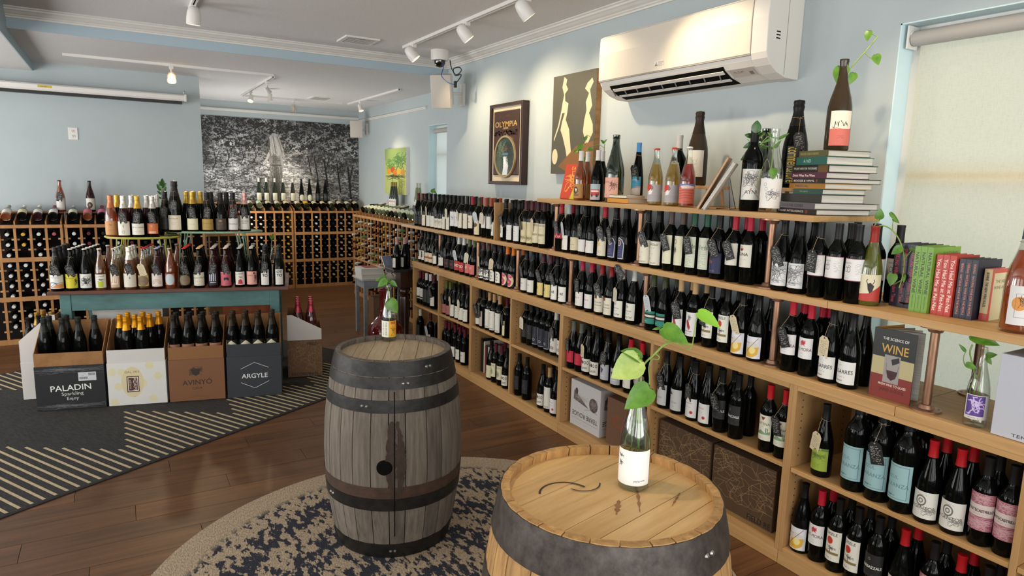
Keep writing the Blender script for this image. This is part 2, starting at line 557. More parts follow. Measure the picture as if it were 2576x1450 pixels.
kind('redfig', 'white label with a dancer in a red skirt', 'bdx', 'dk', '#b49468', .035, .165, 62, '#dedbd6', ('p', [(.3, .38), (.42, .3), (.5, .42), (.62, .62), (.56, .75), (.4, .6)], '#a82a24'), ('l', [(.5, .2), (.44, .3), (.52, .45), (.4, .6), (.45, .72)], 2, K), ('k', .52, .24, .13, .14, 16, K), ('t', 'tenuta pepe', .45, .8, .06, K), ('s', .15, .86, .85, .94, 2, '#77736c'))
kind('sikele', 'white label with a red sun above a tree', 'bdx', 'dk', '#141210', .05, .19, 60, '#dfdccf', ('t', 'SIKELE', .5, .11, .09, K, 0, .85), ('e', .42, .33, .17, .12, '#c23a20'), ('k', .5, .58, .28, .08, 14, K), ('l', [(.5, .56), (.48, .72)], 3, K), ('r', .1, .7, .9, .78, '#857446'), ('s', .2, .86, .7, .93, 1, K))
kind('gold', 'white label with a golden globe and a diagonal', 'bgy', 'dk', '#101010', .015, .122, 68, '#dddbe0', ('e', .58, .58, .33, .36, '#d3cdc4'), ('p', [(.2, .95), (.3, .55), (.9, .45), (.85, .8), (.6, .96)], '#d9a93f'), ('e', .6, .62, .16, .16, '#e8d48a'), ('l', [(.1, .98), (.85, .05)], 2.4, '#71492b'), ('t', 'BOMBINO', .25, .3, .06, '#8a4a3c', 0, .4))
kind('mora', 'white label with a red bloom over dark capitals', 'bdx', 'dk', '#b01f31', .08, .175, 62, '#e2dfdb', ('k', .5, .25, .13, .13, 40, '#c0303a', 2.4), ('t', 'LAS MORA', .5, .55, .15, '#5a2330'), ('s', .35, .72, .6, .78, 1, '#8a8680'), ('s', .35, .86, .6, .92, 1, '#8a8680'))
kind('piss', 'white label lettered in narrow black capitals', 'bgy', 'dk', '#191717', .02, .118, 66, '#dedcd6', ('s', .12, .12, .6, .22, 1, '#8a8680'), ('t', 'ISSARRES', .5, .46, .17, K, 0, .8), ('s', .2, .64, .7, .72, 1, '#a05a55'), ('t', 'PRIORAT', .35, .86, .06, K))
# --- middle pipe shelf
kind('wax', 'black label and dark red dipped neck', 'bgy', 'dk', '#571b23', .02, .1, 58, '#17161a', ('s', .15, .4, .8, .7, 2, '#9a968c'))
kind('creamt', 'tall cream label with tiny brown print', 'bgy', 'dk', '#111', .015, .12, 58, '#d9cfb6', ('k', .5, .3, .2, .1, 8, '#8a7650'), ('s', .2, .6, .8, .85, 3, '#8f8064'))
kind('whitea', 'plain white label with two grey lines', 'bgy', 'dk', '#111', .015, .12, 58, '#dcd8cc', ('s', .2, .4, .8, .5, 1, '#7b776d'), ('s', .2, .75, .7, .85, 1, '#7b776d'))
kind('leaf', 'torn edged white label with leaf sketches', 'bgy', 'dk', '#1c2620', .015, .112, 64, '#ddd7c8', ('k', .5, .5, .45, .4, 26, '#6d675a', 1.4), ('k', .5, .04, .5, .06, 18, '#101210', 4))
kind('whiteb', 'narrow ivory label with one small line', 'bgy', 'dk', '#111', .015, .128, 46, '#dbd4c2', ('s', .2, .5, .8, .6, 1, '#7b776d'))
kind('bela', 'large white label with letters running upwards', 'bdx', 'dk', '#111', .055, .185, 64, '#dbd9d8', ('t', 'BELA', .35, .55, .16, '#2b2b33', 90, .6), ('k', .75, .45, .2, .2, 12, '#55505a'))
kind('creamb', 'broad cream label with small centred print', 'bdx', 'dk', '#1a1c1a', .05, .18, 62, '#d8d0bb', ('t', 'BZ', .5, .4, .07, '#6b6250'), ('s', .2, .7, .8, .8, 1, '#8a8070'))
kind('crest', 'cream label with a small red crest', 'bdx', 'dk', '#8f2030', .06, .17, 60, '#d8d0bb', ('e', .35, .25, .12, .1, '#9a3a34'), ('t', 'NSA', .5, .5, .13, '#584a40'), ('s', .2, .8, .8, .88, 1, '#8a8070'))
kind('tree', 'yellowish label with a brown spreading tree', 'bgy', 'dk', '#4a4a38', .015, .135, 64, '#d3c69e', ('e', .5, .32, .3, .16, '#5b3c22'), ('l', [(.5, .4), (.45, .56), (.2, .6)], 4, '#5b3c22'), ('s', .2, .75, .8, .85, 1, '#84754f'))
kind('whitec', 'white label and coppery red capsule', 'bdx', 'dk', '#9a4c36', .08, .18, 60, '#d6d2cb', ('s', .3, .2, .6, .35, 1, '#76717a'), ('s', .2, .6, .7, .72, 1, '#a29c96'))
kind('frame', 'narrow white label with a big black letter J', 'bgy', 'dk', '#121212', .03, .14, 34, '#e2dfd6', ('t', 'J', .5, .5, .4, K, 0, .9, 2), ('l', [(.1, .04), (.9, .04), (.9, .96), (.1, .96), (.1, .04)], 1.5, K))
kind('whited', 'white label with a tiny shield and address lines', 'bgy', 'dk', '#141414', .02, .135, 62, '#dad8d2', ('e', .2, .12, .07, .05, '#3a3a55'), ('t', 'Givry Champ', .4, .36, .08, '#46464f'), ('s', .1, .48, .9, .58, 1, '#6c6a72'), ('l', [(.1, .68), (.9, .68)], 1, '#888'), ('s', .1, .78, .7, .9, 1, '#6c6a72'))
kind('pattern', 'yellowed label with a vineyard engraving', 'bdx', 'dk', '#4a1c24', .02, .175, 62, '#d2c59a', ('s', .2, .06, .8, .3, 3, '#8c7f55'), ('k', .5, .78, .45, .14, 34, '#5f5838', 1.6))
kind('ands', 'cream label with engraving below blackletter capitals', 'bdx', 'dk', '#331920', .03, .175, 66, '#d6cca9', ('t', 'ANDSIDOL', .5, .1, .09, '#2c261c'), ('s', .15, .22, .85, .4, 2, '#776c50'), ('k', .5, .58, .45, .1, 34, '#7d7254', 1.2), ('s', .2, .76, .8, .94, 3, '#776c50'))
kind('redscr', 'black label with a red ribbon of script', 'bgy', 'dk', '#a52330', .09, .13, 62, '#b02430', ('s', .05, .2, .95, .85, 1, '#f0dcd8', 2.2, 3, .6))
kind('greycap', 'white label with a red flower and grey capsule', 'bgy', 'dk', '#a3a9a9', .02, .118, 54, '#dfdacf', ('k', .35, .3, .18, .14, 26, '#b5423c', 1.8), ('s', .2, .7, .8, .9, 2, '#7b756c'))
kind('creamc', 'short cream label with faint brown lettering', 'bgy', 'dk', '#131313', .025, .112, 60, '#d3c7a4', ('t', 'Vertice', .5, .55, .1, '#7d7150'), ('e', .22, .3, .08, .08, '#a48d57'))
kind('dot', 'white label with one red dot', 'bgy', 'dk', '#151515', .025, .105, 62, '#dedad2', ('e', .25, .45, .09, .11, '#b5412f'), ('s', .2, .12, .8, .24, 1, '#7e7a72'))
kind('illus', 'cream picture label with yellow arched letters', 'bgy', 'dk', '#a11f2e', .02, .14, 64, '#d8cfb6', ('k', .35, .4, .3, .2, 14, '#cfa53a', 3), ('t', 'CLOS CRISTAL', .6, .15, .08, '#4c4f63', -14), ('s', .3, .7, .8, .84, 2, '#77705e'))
kind('shield', 'dark blue shield shaped label edged in white', 'bgy', 'dk', '#15151b', .02, .155, 52, '#101210', ('p', [(.04, .3), (.2, .12), (.5, .02), (.8, .12), (.96, .3), (.9, .98), (.1, .98)], '#d9d7d4'), ('p', [(.09, .32), (.23, .15), (.5, .06), (.77, .15), (.91, .32), (.85, .95), (.15, .95)], '#2b2f5e'), ('e', .5, .27, .2, .14, '#cfc3b2', .25), ('e', .5, .27, .09, .07, '#a3623f'), ('s', .25, .55, .75, .85, 3, '#b9b5c4'))
kind('barolo', 'cream label headed by spaced black capitals', 'bgy', 'dk', '#1b1a18', .02, .155, 64, '#dfd9c5', ('t', 'BAROLO', .5, .14, .09, K, 0, .9), ('s', .2, .24, .8, .32, 1, '#8a8576'), ('s', .35, .5, .6, .56, 1, '#6b665a'), ('k', .3, .76, .1, .07, 8, '#7c7768'), ('t', 'LADINO', .5, .92, .07, '#6b665a'))
kind('knight', 'tall white label with a sketched knight', 'bdx', 'dk', '#54443f', .04, .2, 56, '#dcd8ba', ('e', .42, .2, .13, .085, '#8d7436', .3), ('k', .4, .5, .15, .16, 36, '#3f3d36', 1.6), ('s', .1, .84, .6, .92, 1, '#7a7663'))
kind('verde', 'pale green label full of green script', 'bdx', 'dk', '#23503c', .04, .205, 62, '#cfd3be', ('t', 'Re Verde', .5, .3, .13, '#56664f'), ('l', [(.1, .38), (.9, .38)], 1.2, '#56664f'), ('s', .1, .42, .9, .97, 9, '#7b8470'))
kind('navy', 'navy blue label with red script', 'bdx', 'dk', '#141417', .03, .135, 60, '#22244a', ('t', 'Ro', .25, .4, .2, '#d14a3a', 8), ('s', .1, .82, .8, .92, 1, '#c9c5c0'))
kind('suna', 'ivory label with a red ball above dark capitals', 'bdx', 'dk', '#a61d33', .085, .195, 62, '#dbd6c6', ('e', .4, .18, .12, .1, '#8e2b23'), ('r', .28, .1, .52, .17, '#c9b9a0'), ('t', 'SUNA', .5, .42, .13, '#3a332c', 0, .8, .8), ('s', .2, .62, .9, .68, 1, '#a19b8b'), ('s', .2, .84, .55, .9, 1, '#a19b8b'))
kind('oak', 'white label with an engraved old oak tree', 'bgy', 'dk', '#141414', .025, .138, 66, '#dddcda', ('k', .5, .42, .45, .34, 60, '#5c5c5f', 1.5), ('l', [(.5, .5), (.44, .75), (.3, .82)], 4, '#5c5c5f'), ('k', .5, .82, .45, .1, 20, '#77777c'), ('l', [(.65, .12), (.75, .08), (.8, .12)], 2, '#333'))
kind('v63', 'white label edged dark red with a pencil doodle', 'bdx', 'dk', '#1c1b1c', .095, .19, 78, '#dfdcd8', ('r', 0, 0, 1, .03, '#6e1f38'), ('r', 0, .97, 1, 1, '#6e1f38'), ('t', 'sietxchi', .34, .2, .09, '#7b7a80'), ('e', .3, .5, .07, .12, '#55545c', .2), ('e', .42, .5, .07, .12, '#55545c', .2), ('l', [(.36, .4), (.42, .3), (.5, .38)], 2, '#55545c'), ('s', .62, .2, .9, .7, 7, '#9a979c'), ('s', .15, .84, .55, .9, 1, '#8c898e'))
# --- upper cubbies
kind('twoband', 'white label over a dark lower band', 'bdx', 'dk', '#5d2027', .045, .165, 60, '#dad6ca', ('r', 0, .72, 1, .84, '#1a1917'), ('k', .35, .3, .15, .12, 10, '#8b867a'), ('r', 0, .9, 1, 1, '#1a1917'))
kind('darkw', 'charcoal label and white capsule', 'bdx', 'dk', '#d2cfc8', .04, .17, 62, '#343433', ('s', .25, .2, .75, .3, 1, '#8d8a82'), ('s', .3, .85, .6, .92, 1, '#b3afa5'))
kind('script', 'white label with a black signature', 'bdx', 'dk', '#5d2029', .03, .125, 60, '#dcd8ca', ('t', 'Nador', .4, .35, .14, '#2b2823', -5), ('s', .2, .6, .8, .7, 1, '#8b867a'))
kind('dusty', 'dusty pink label', 'bgy', 'dk', '#5a5f2e', .025, .11, 62, '#a0625a', ('s', .2, .4, .8, .6, 2, '#7c4640'))
kind('specks', 'white label scattered with black specks', 'bgy', 'dk', '#0f0f0f', .025, .135, 62, '#dcd8c8', *[('e', rnd.uniform(.15, .85), rnd.uniform(.15, .6), .05, .035, '#24211d') for _ in range(7)], ('s', .3, .72, .7, .85, 1, '#5c584e'))
kind('stripes', 'black label with thin white rules', 'bdx', 'dk', '#131313', .03, .2, 60, '#15140f', *[('l', [(.1, y), (.9, y)], 1.6, '#a9a59b') for y in (.1, .22, .34, .46, .58)], ('r', 0, .68, 1, 1, '#d5d0c2'))
kind('pinkbar', 'narrow rose grey label', 'bdx', 'dk', '#131313', .03, .16, 40, '#b9a49c', ('s', .2, .2, .8, .8, 3, '#6f5d58'))
kind('toe', 'tall white label with a one line sketch', 'bdx', 'dk', '#b08e62', .03, .19, 62, '#dbd8cb', ('t', 'Toe', .3, .12, .09, '#77736a'), ('l', [(.25, .3), (.45, .4), (.3, .6), (.55, .7), (.4, .8)], 1.6, '#6d695f'), ('t', 'TERRAZO', .45, .92, .07, K))
kind('slim', 'slim yellowish label', 'bdx', 'dk', '#4d1720', .03, .15, 36, '#d8cfa8', ('s', .2, .3, .8, .7, 3, '#8c8259'))
kind('jet', 'jet black label hardly told from the glass', 'bdx', 'dk', '#0d0d0d', .05, .16, 60, '#161616', ('s', .2, .35, .8, .5, 1, '#8d8a84'), ('l', [(.1, .6), (.9, .6)], 1.2, '#77746e'))
kind('navyw', 'midnight blue label outlined in white', 'bdx', 'dk', '#101014', .025, .165, 62, '#181a28', ('l', [(.06, .3), (.06, .96), (.94, .96), (.94, .05)], 3, '#d5d3d6'), ('e', .5, .72, .16, .07, '#c3c1c8', .3), ('s', .2, .4, .8, .6, 2, '#7d7f90'))
kind('skyline', 'white label with a grey skyline', 'bgy', 'dk', '#ccc9c2', .025, .13, 60, '#dad6cb', *[('r', x, .55 + .1 * ((i * 7) % 3) / 3, x + .05, .8, '#3c3a36') for i, x in enumerate((.2, .28, .36, .46, .56, .66))], ('e', .4, .3, .06, .06, '#8b97a5'))
kind('redlab', 'vivid crimson label and silver capsule', 'bgy', 'dk', '#5f625a', .045, .125, 62, '#c0203c', ('s', .2, .5, .8, .6, 1, '#dd8591'), ('s', .4, .8, .8, .9, 1, '#dd8591'))
kind('moons', 'white label with a row of black moon phases', 'bgy', 'dk', '#101010', .025, .112, 66, '#dcd8c9', *[('e', .14 + .18 * i, .3, .07, .13, K, *([.35] if i > 2 else [])) for i in range(5)], ('t', 'Las Lunas', .42, .72, .22, '#211f1b', -6))
kind('purple', 'silvery label with purple grapes', 'bgy', 'dk', '#101010', .02, .122, 64, '#b3b2b8', ('e', .4, .3, .08, .08, '#4c2356'), ('e', .52, .35, .08, .08, '#5d2c68'), ('e', .46, .47, .08, .08, '#3f1d47'), ('t', 'grignan', .5, .74, .12, '#e8e6ec'))
kind('ajas', 'white label with spaced red letters', 'bdx', 'dk', '#b3202d', .03, .14, 62, '#ddd8cd', ('t', 'AJAS', .5, .38, .18, '#a5483e'), ('s', .2, .68, .7, .8, 1, '#8f8a80'))
kind('alba', 'pale grey label with a small black triangle', 'bgy', 'dk', '#141414', .022, .142, 62, '#c4c3c1', ('p', [(.2, .26), (.32, .1), (.44, .26)], '#26262a'), ('e', .32, .23, .07, .035, '#26262a'), ('t', "D'ALBA", .5, .62, .08, '#77767a'), ('s', .3, .78, .7, .83, 1, '#8c8b90'))
kind('redseal', 'white label with a red wax seal', 'bgy', 'dk', '#121212', .02, .125, 64, '#dfddd8', ('t', 'La Chapela Religio', .42, .25, .07, '#a34a44'), ('s', .2, .4, .75, .5, 1, '#8a8781'), ('e', .7, .72, .09, .08, '#b8342a'))
kind('razz', 'matt black label lettered in white', 'bdx', 'dk', '#151515', .075, .175, 66, '#1d1d1d', ('e', .4, .22, .06, .06, '#7d7c78', .4), ('t', 'BARBAZZALE', .5, .56, .11, '#e4e2da', 0, .9, 1), ('s', .15, .88, .9, .94, 1, '#6b6a66'))
kind('catena', 'cream label with a crest and green hills', 'bdx', 'dk', '#b41f25', .06, .185, 60, '#dedbc6', ('p', [(.36, .08), (.64, .08), (.5, .22)], '#7d2b23'), ('t', 'CATENA', .5, .34, .1, '#4e4a3a'), ('s', .3, .44, .7, .48, 1, '#7f7a67'), ('p', [(.1, .72), (.4, .6), (.7, .7), (.95, .62), (.95, .75), (.1, .78)], '#7fa078'), ('l', [(.72, .5), (.72, .68)], 4, '#3f6a49'), ('l', [(.8, .52), (.8, .68)], 4, '#3f6a49'), ('s', .2, .86, .7, .92, 1, '#7f7a67'))
kind('lime', 'lime green label', 'bgy', 'dk', '#161a17', .03, .135, 62, '#93a83a', ('r', 0, 0, 1, .12, '#5f7a34'), ('t', 'A PIANE', .5, .06, .06, '#e3e8b8'), ('k', .5, .38, .4, .16, 40, '#51672a', 1.4), ('s', .2, .68, .8, .9, 3, '#55692c'))
kind('azul', 'pale blue label with a dark frame', 'bqt', 'dk', '#161818', .05, .2, 64, '#93b6b8', ('l', [(.1, .06), (.88, .06), (.88, .94), (.1, .94), (.1, .06)], 2.4, '#4a666c'), ('t', 'AZUL', .35, .36, .09, '#5d7d84'), ('t', 'GARANZA', .46, .58, .11, '#567680'), ('k', .3, .88, .2, .05, 10, '#3f5960'))
kind('agent', 'white label with a round emblem and ribbon', 'bgy', 'dk', '#a9191f', .02, .128, 70, '#dad7ce', ('s', .2, .08, .7, .14, 1, '#8b887f'), ('e', .42, .34, .18, .2, '#6a6861', .25), ('e', .42, .34, .08, .09, '#6a6861', .4), ('t', 'AGENTOR', .5, .6, .12, '#35332e'), ('k', .7, .72, .25, .16, 30, '#7b786f', 1.4))
kind('monte', 'rose patterned label with a white name band', 'bdx', 'dk', '#1b1718', .06, .2, 70, '#9c5563', *[('k', .5, .15, .5, .15, 60, '#c9a0a4', 1.4, 4), ('k', .5, .82, .5, .18, 80, '#c9a0a4', 1.4, 5), ('r', 0, .3, 1, .62, '#d2c2bb'), ('t', 'MONTECASTRILLO', .5, .46, .07, '#33272a', 0, .94, .8), ('s', .25, .53, .75, .58, 1, '#8a787a')])
kind('sealm', 'cream label with an oval seal and maroon capsule', 'bdx', 'dk', '#572230', .05, .165, 60, '#d8d1ae', ('t', 'ADEN', .5, .16, .13, '#5f5a41'), ('e', .45, .62, .26, .22, '#8f8a63', .3), ('e', .45, .62, .14, .12, '#6f7a55'))
kind('creamk', 'yellowish label with a small keyhole crest', 'bgy', 'dk', '#101010', .02, .125, 60, '#d5cfae', ('k', .5, .4, .08, .18, 12, '#77704f'), ('s', .25, .75, .75, .85, 1, '#8f8866'))
# --- top shelf
kind('brown', 'amber bottle with a golden picture label and white capsule', 'bgy', 'br', '#e0ded8', .015, .11, 64, '#b0823f', ('e', .45, .45, .2, .25, '#3c2a1c'), ('p', [(.35, .3), (.6, .35), (.5, .6)], '#dcd3c6'), ('r', .3, .72, .7, .85, '#7d5a35'), ('s', .3, .78, .7, .9, 1, '#3c2a1c'))
kind('bus', 'dark bottle with a red bus on its label', 'bgy', 'dk', '#e0ded8', .01, .112, 64, '#a9b8bd', ('r', .25, .35, .95, .72, '#c33a30'), ('r', .3, .4, .9, .5, '#e9e2da'), ('e', .42, .72, .09, .1, '#2c2c30'), ('e', .78, .72, .09, .1, '#2c2c30'), ('k', .5, .88, .5, .08, 20, '#d59a86'))
kind('pinkmag', 'green magnum with a pink doodle label', 'mag', 'gr', None, .03, .155, 58, '#dba58f', ('k', .72, .42, .24, .26, 30, '#54312b', 1.8), ('t', 'L. RODO', .3, .22, .08, '#6c4037', 0, .5), ('s', .1, .82, .5, .9, 1, '#6c4037'))
kind('blue', 'tall slim bottle with a bright blue capsule', 'flu', 'dk', '#4d8fc8', .05, .165, 66, '#4d9bbf', ('p', [(0, .75), (.4, .6), (1, .5), (1, 1), (0, 1)], '#c9c0b8'), ('l', [(0, .8), (.4, .62), (1, .55)], 4, '#b06a58'), ('e', .55, .2, .2, .08, '#86c0d6'), ('t', 'db', .5, .25, .16, '#2f7ba6'))
kind('swan', 'clear bottle of golden wine with a grey swan label', 'crn', 'cl', '#b8402e', .02, .118, 70, '#a9a6a8', ('p', [(0, 0), (.4, 0), (.45, .35), (.1, .4), (0, .3)], '#c2342c'), ('p', [(.2, .4), (.35, .28), (.5, .3), (.42, .55), (.2, .62)], '#e9e4dc'), ('l', [(.44, .1), (.5, .2), (.42, .34)], 4, '#2b2a2c'), *[('l', [(0, .62 + .06 * i), (.3, .58 + .06 * i), (.7, .66 + .06 * i), (1, .6 + .06 * i)], 1.3, '#8d8a8e') for i in range(6)], liquid='#e2c64a')
kind('swanr', 'clear bottle of red rosé with a coral label', 'crn', 'cl', '#e6e2da', .02, .125, 70, '#cf6a58', ('r', 0, 0, 1, .14, '#6d7aa8'), ('p', [(.2, .1), (.6, .06), (1, .12), (1, .22), (.3, .24)], '#e5d3c8'), *[('l', [(.05, .38 + .13 * i), (.5, .3 + .13 * i), (.9, .34 + .13 * i)], 3, '#9c3a34') for i in range(4)], ('t', 'CRUDO', .6, .9, .07, '#7d2a28'), liquid='#d8452e')
kind('silver', 'dark bottle with silver capsule and cream label', 'bqt', 'dk', '#b9b7b2', .03, .14, 58, '#e0dccd', ('s', .2, .3, .8, .7, 3, '#8b867a'))
kind('umber', 'huge umber sparkling bottle with a rust neck band', 'mag', 'um', '#2a2019', .05, .2, 50, '#e1dbcb', ('s', .2, .3, .8, .6, 2, '#8b867a'))
kind('ayni', 'black bottle with a pale line drawing label', 'bqt', 'dk', '#131316', .055, .205, 60, '#dcdbd6', ('k', .45, .32, .36, .26, 60, '#3c3b3c', 1.2), ('t', 'AYNI', .5, .74, .12, '#4c4a4c', 0, .7), ('l', [(.1, .9), (.35, .72), (.5, .66), (.7, .8), (.9, .92)], 2, '#4c4a4c'), ('p', [(.48, .62), (.56, .62), (.52, .67)], '#b0703c'))
kind('commend', 'black magnum with yellow letters running upwards', 'mag', 'dk', '#0f0f10', .02, .2, 30, '#141416', ('t', 'commendatore', .5, .5, .3, '#cfb544', 90, .92))
kind('pect', 'olive bottle with a half cream half coral label', 'big', 'um', None, .02, .17, 54, '#e1d8c6', ('r', 0, .52, 1, 1, '#c9685a'), ('l', [(0, .54), (.3, .49), (.7, .55), (1, .5)], 3, '#c9685a'), ('s', .08, .28, .95, .5, 1, '#241c18', 2.6, 5, .5), ('s', .3, .68, .7, .8, 2, '#8d4036'))
kind('blackmag', 'black sparkling magnum with a broad cream label', 'mag', 'dk', '#1a1715', .02, .14, 52, '#d5cdb8', ('t', 'PIERRE PAILLARD', .45, .22, .09, '#6c6350', 0, .7), ('s', .2, .45, .8, .65, 2, '#8f866f'))
# --- sparkling table
kind('mer', 'label with a blue and orange shoreline', 'chp', 'dk', '#1a1a18', .02, .125, 70, '#d8d6cd', ('t', 'MER SOLEIL', .45, .2, .08, '#8d8c86'), ('e', .3, .72, .3, .2, '#3c6a94', .3), ('p', [(.2, .95), (.5, .7), (1, .6), (1, .95)], '#cf8d54'), ('l', [(0, .95), (.5, .62), (1, .55)], 3, '#33474a'))
kind('lemon', 'lemon yellow label with black doodles', 'crn', 'dk', '#d5d2c8', .02, .13, 70, '#cdc02c', ('k', .85, .55, .14, .25, 22, K, 2), ('t', 'S. BIANCO', .4, .3, .08, '#5b551a'), ('e', .72, .16, .07, .07, K), ('k', .12, .3, .06, .15, 10, K))
kind('daisy', 'white label with black branching flowers', 'crn', 'dk', '#d5d2c8', .02, .13, 72, '#d8d7d2', ('k', .6, .5, .35, .32, 46, K, 2), ('e', .6, .62, .07, .1, K), ('s', .05, .2, .3, .4, 2, '#5d5b55'))
kind('limefig', 'amber bottle with a lime figure on white', 'crn', 'br', '#d0cdc4', .02, .125, 56, '#dfdccf', ('p', [(.25, .55), (.75, .5), (.7, .95), (.3, .95)], '#b3c22c'), ('k', .5, .42, .3, .1, 18, '#3d3d38'), ('t', 'L. rienti', .45, .15, .12, '#35342f', -5))
kind('column', 'clear bottle with a broken white column label', 'crn', 'cl', '#cac7bf', .02, .135, 44, '#c9a98e', *[('r', x, .1, x + .09, .6 + .1 * (i % 2), '#e7e3dc') for i, x in enumerate((.1, .3, .5, .7))], ('r', .1, .7, .8, .8, '#e0d7c8'), liquid='#c9a05a')
kind('foilw', 'golden wine with white foil and cream label', 'chp', 'br', '#dbd7ca', .02, .128, 66, '#dad5c3', ('k', .5, .35, .06, .12, 10, '#77705d', 2), ('s', .4, .8, .6, .86, 1, '#8f8871'))
kind('oval', 'clear bottle with a brown oval label', 'crn', 'cl', '#b92c25', .025, .11, 62, '#c8a468', ('e', .5, .5, .49, .48, '#7d6a52'), ('s', .2, .4, .8, .6, 1, '#3e3325'), liquid='#c8983e')
kind('rainbow', 'label with a pencilled rainbow', 'crn', 'dr', '#93a3c4', .02, .125, 62, '#dcd0c4', *[('l', [(.5 - r * math.cos(t * .196) * 1.0, .8 - r * math.sin(t * .196)) for t in range(17)], 2.2, c) for r, c in ((.36, '#a55b52'), (.3, '#b88a72'), (.24, '#8d8a92'), (.18, '#9c5b60'))], ('s', .3, .86, .7, .93, 1, '#8a7c70'))
kind('disc', 'rosé bottle with a round pale blue label', 'crn', 'ro', '#9ca39c', .03, .12, 50, '#b86f52', ('e', .5, .5, .49, .49, '#bcc6cc'), ('s', .3, .45, .7, .55, 1, '#8d979f'))
kind('ovald', 'dark bottle with a brown oval label', 'crn', 'dk', '#b92c25', .025, .11, 62, '#14130f', ('e', .5, .5, .49, .48, '#7d6a52'), ('s', .2, .4, .8, .6, 1, '#3e3325'))
kind('bristol', 'cream label with flowing brown script', 'crn', 'dk', '#c7a86a', .02, .128, 68, '#d8d1bc', ('t', 'Bristrol Vilund', .5, .4, .13, '#4a4234', -3), ('s', .2, .6, .8, .7, 1, '#8f8672'), ('s', .3, .82, .7, .9, 1, '#5d5545'))
kind('temple', 'dark label with white temple columns', 'crn', 'dr', '#b9b6ae', .02, .135, 52, '#181a28', *[('r', x, .1 + .06 * (i % 2), x + .1, .7, '#cfd3e0') for i, x in enumerate((.14, .32, .5, .68))], ('r', .2, .76, .8, .82, '#cfd3e0'))
kind('cow', 'rose pink label with a black cow', 'crn', 'dr', '#d9c7ba', .015, .128, 68, '#c0606c', ('p', [(.32, .5), (.36, .4), (.66, .4), (.72, .5), (.66, .66), (.6, .55), (.42, .55), (.38, .66)], '#1b1216'), ('p', [(0, .1), (.5, .0), (1, .2), (1, 0), (0, 0)], '#d58f93'), ('s', .3, .8, .7, .9, 1, '#7d2f3a'))
kind('redfig2', 'white label with a little red house figure', 'crn', 'dk', '#c0bdb5', .02, .128, 54, '#ddd9d0', ('p', [(.3, .92), (.34, .65), (.5, .55), (.7, .65), (.74, .92)], '#c02c38'), ('t', 'L. riento', .45, .14, .12, '#35342f', -5), ('k', .5, .42, .25, .1, 14, '#7d3338'))
kind('pinkdood', 'peach pink label with black doodles', 'crn', 'dk', '#c7c4bc', .02, .13, 66, '#dba494', ('k', .82, .5, .15, .3, 26, '#3c1f20', 2), ('t', 'L. RODO', .35, .3, .1, '#5b3230', 0, .5), ('e', .7, .14, .07, .08, '#5b1f24'))
kind('otto', 'white label stacking four bold black letters', 'chp', 'dk', '#141414', .015, .145, 40, '#dcd9d2', ('t', 'OT', .5, .16, .16, K, 0, .7, 2.5), ('t', 'TO', .5, .38, .16, K, 0, .7, 2.5), ('s', .2, .58, .8, .64, 1, '#8a8780'), ('s', .3, .82, .8, .86, 1, '#8a8780'))
kind('rosegold', 'rosé champagne in rose gold foil', 'chp', 'ro', '#b5704f', .02, .13, 68, '#c08a55', ('k', .5, .3, .15, .08, 10, '#6d3f22'), ('s', .25, .55, .75, .75, 2, '#7d4f2c'))
kind('silverfoil', 'white label, silver foil and rosé glow', 'chp', 'dr', '#c9c6c0', .02, .13, 62, '#d8d4c6', ('k', .5, .4, .06, .2, 6, '#5d594e'), ('s', .1, .2, .9, .3, 1, '#8a8577'), ('e', .5, .75, .1, .1, '#8a8577', .25))
kind('goldfoil', 'white label lettered black under gold foil', 'chp', 'dk', '#c0973f', .025, .115, 68, '#d6d3c6', ('t', 'ROBT N. CARRIER', .5, .35, .1, '#2f2c26'), ('s', .2, .6, .9, .8, 1, '#77735f'))
kind('orangelab', 'copper orange label and silver foil', 'chp', 'dk', '#c6c4be', .03, .115, 56, '#c0693a', ('t', 'T', .45, .3, .2, '#e0c2a8'), ('r', .2, .75, .8, .95, '#d9a98c'))
kind('darkfoil', 'charcoal label and black foil', 'chp', 'dk', '#1b1a18', .02, .12, 62, '#22211f', ('s', .2, .4, .8, .6, 1, '#6b675d'))
kind('goldcream', 'ivory label below a cluster of gold foils', 'chp', 'dk', '#b6943f', .02, .115, 60, '#d7d2b4', ('s', .2, .4, .8, .6, 1, '#8f8a6b'))
kind('goldlab', 'old gold label and black foil', 'chp', 'dk', '#1d1a16', .02, .11, 64, '#a88a46', ('t', 'DONATI & S.', .5, .4, .11, '#5a4a22'), ('s', .2, .68, .8, .8, 1, '#5a4a22'))
kind('bronze', 'bronze brown label and black foil', 'chp', 'dk', '#1c1814', .02, .115, 64, '#43362b', ('s', .15, .35, .85, .6, 1, '#9a8a70'), ('e', .5, .2, .12, .08, '#8d7a5d'))
kind('cherry', 'cherry red wine with a white label', 'chp', 'rd', '#19161a', .02, .118, 52, '#d3d0cf', ('t', 'TRUDEUX', .5, .5, .12, '#55505a'), ('s', .3, .75, .7, .82, 1, '#77727a'))
kind('pinkfoil', 'white label under pale pink foil', 'chp', 'dk', '#c79c97', .02, .14, 56, '#d6d3cc', ('t', 'LAFURNE', .5, .4, .09, '#55524c'), ('t', 'BRIGNY', .5, .54, .07, '#55524c'))
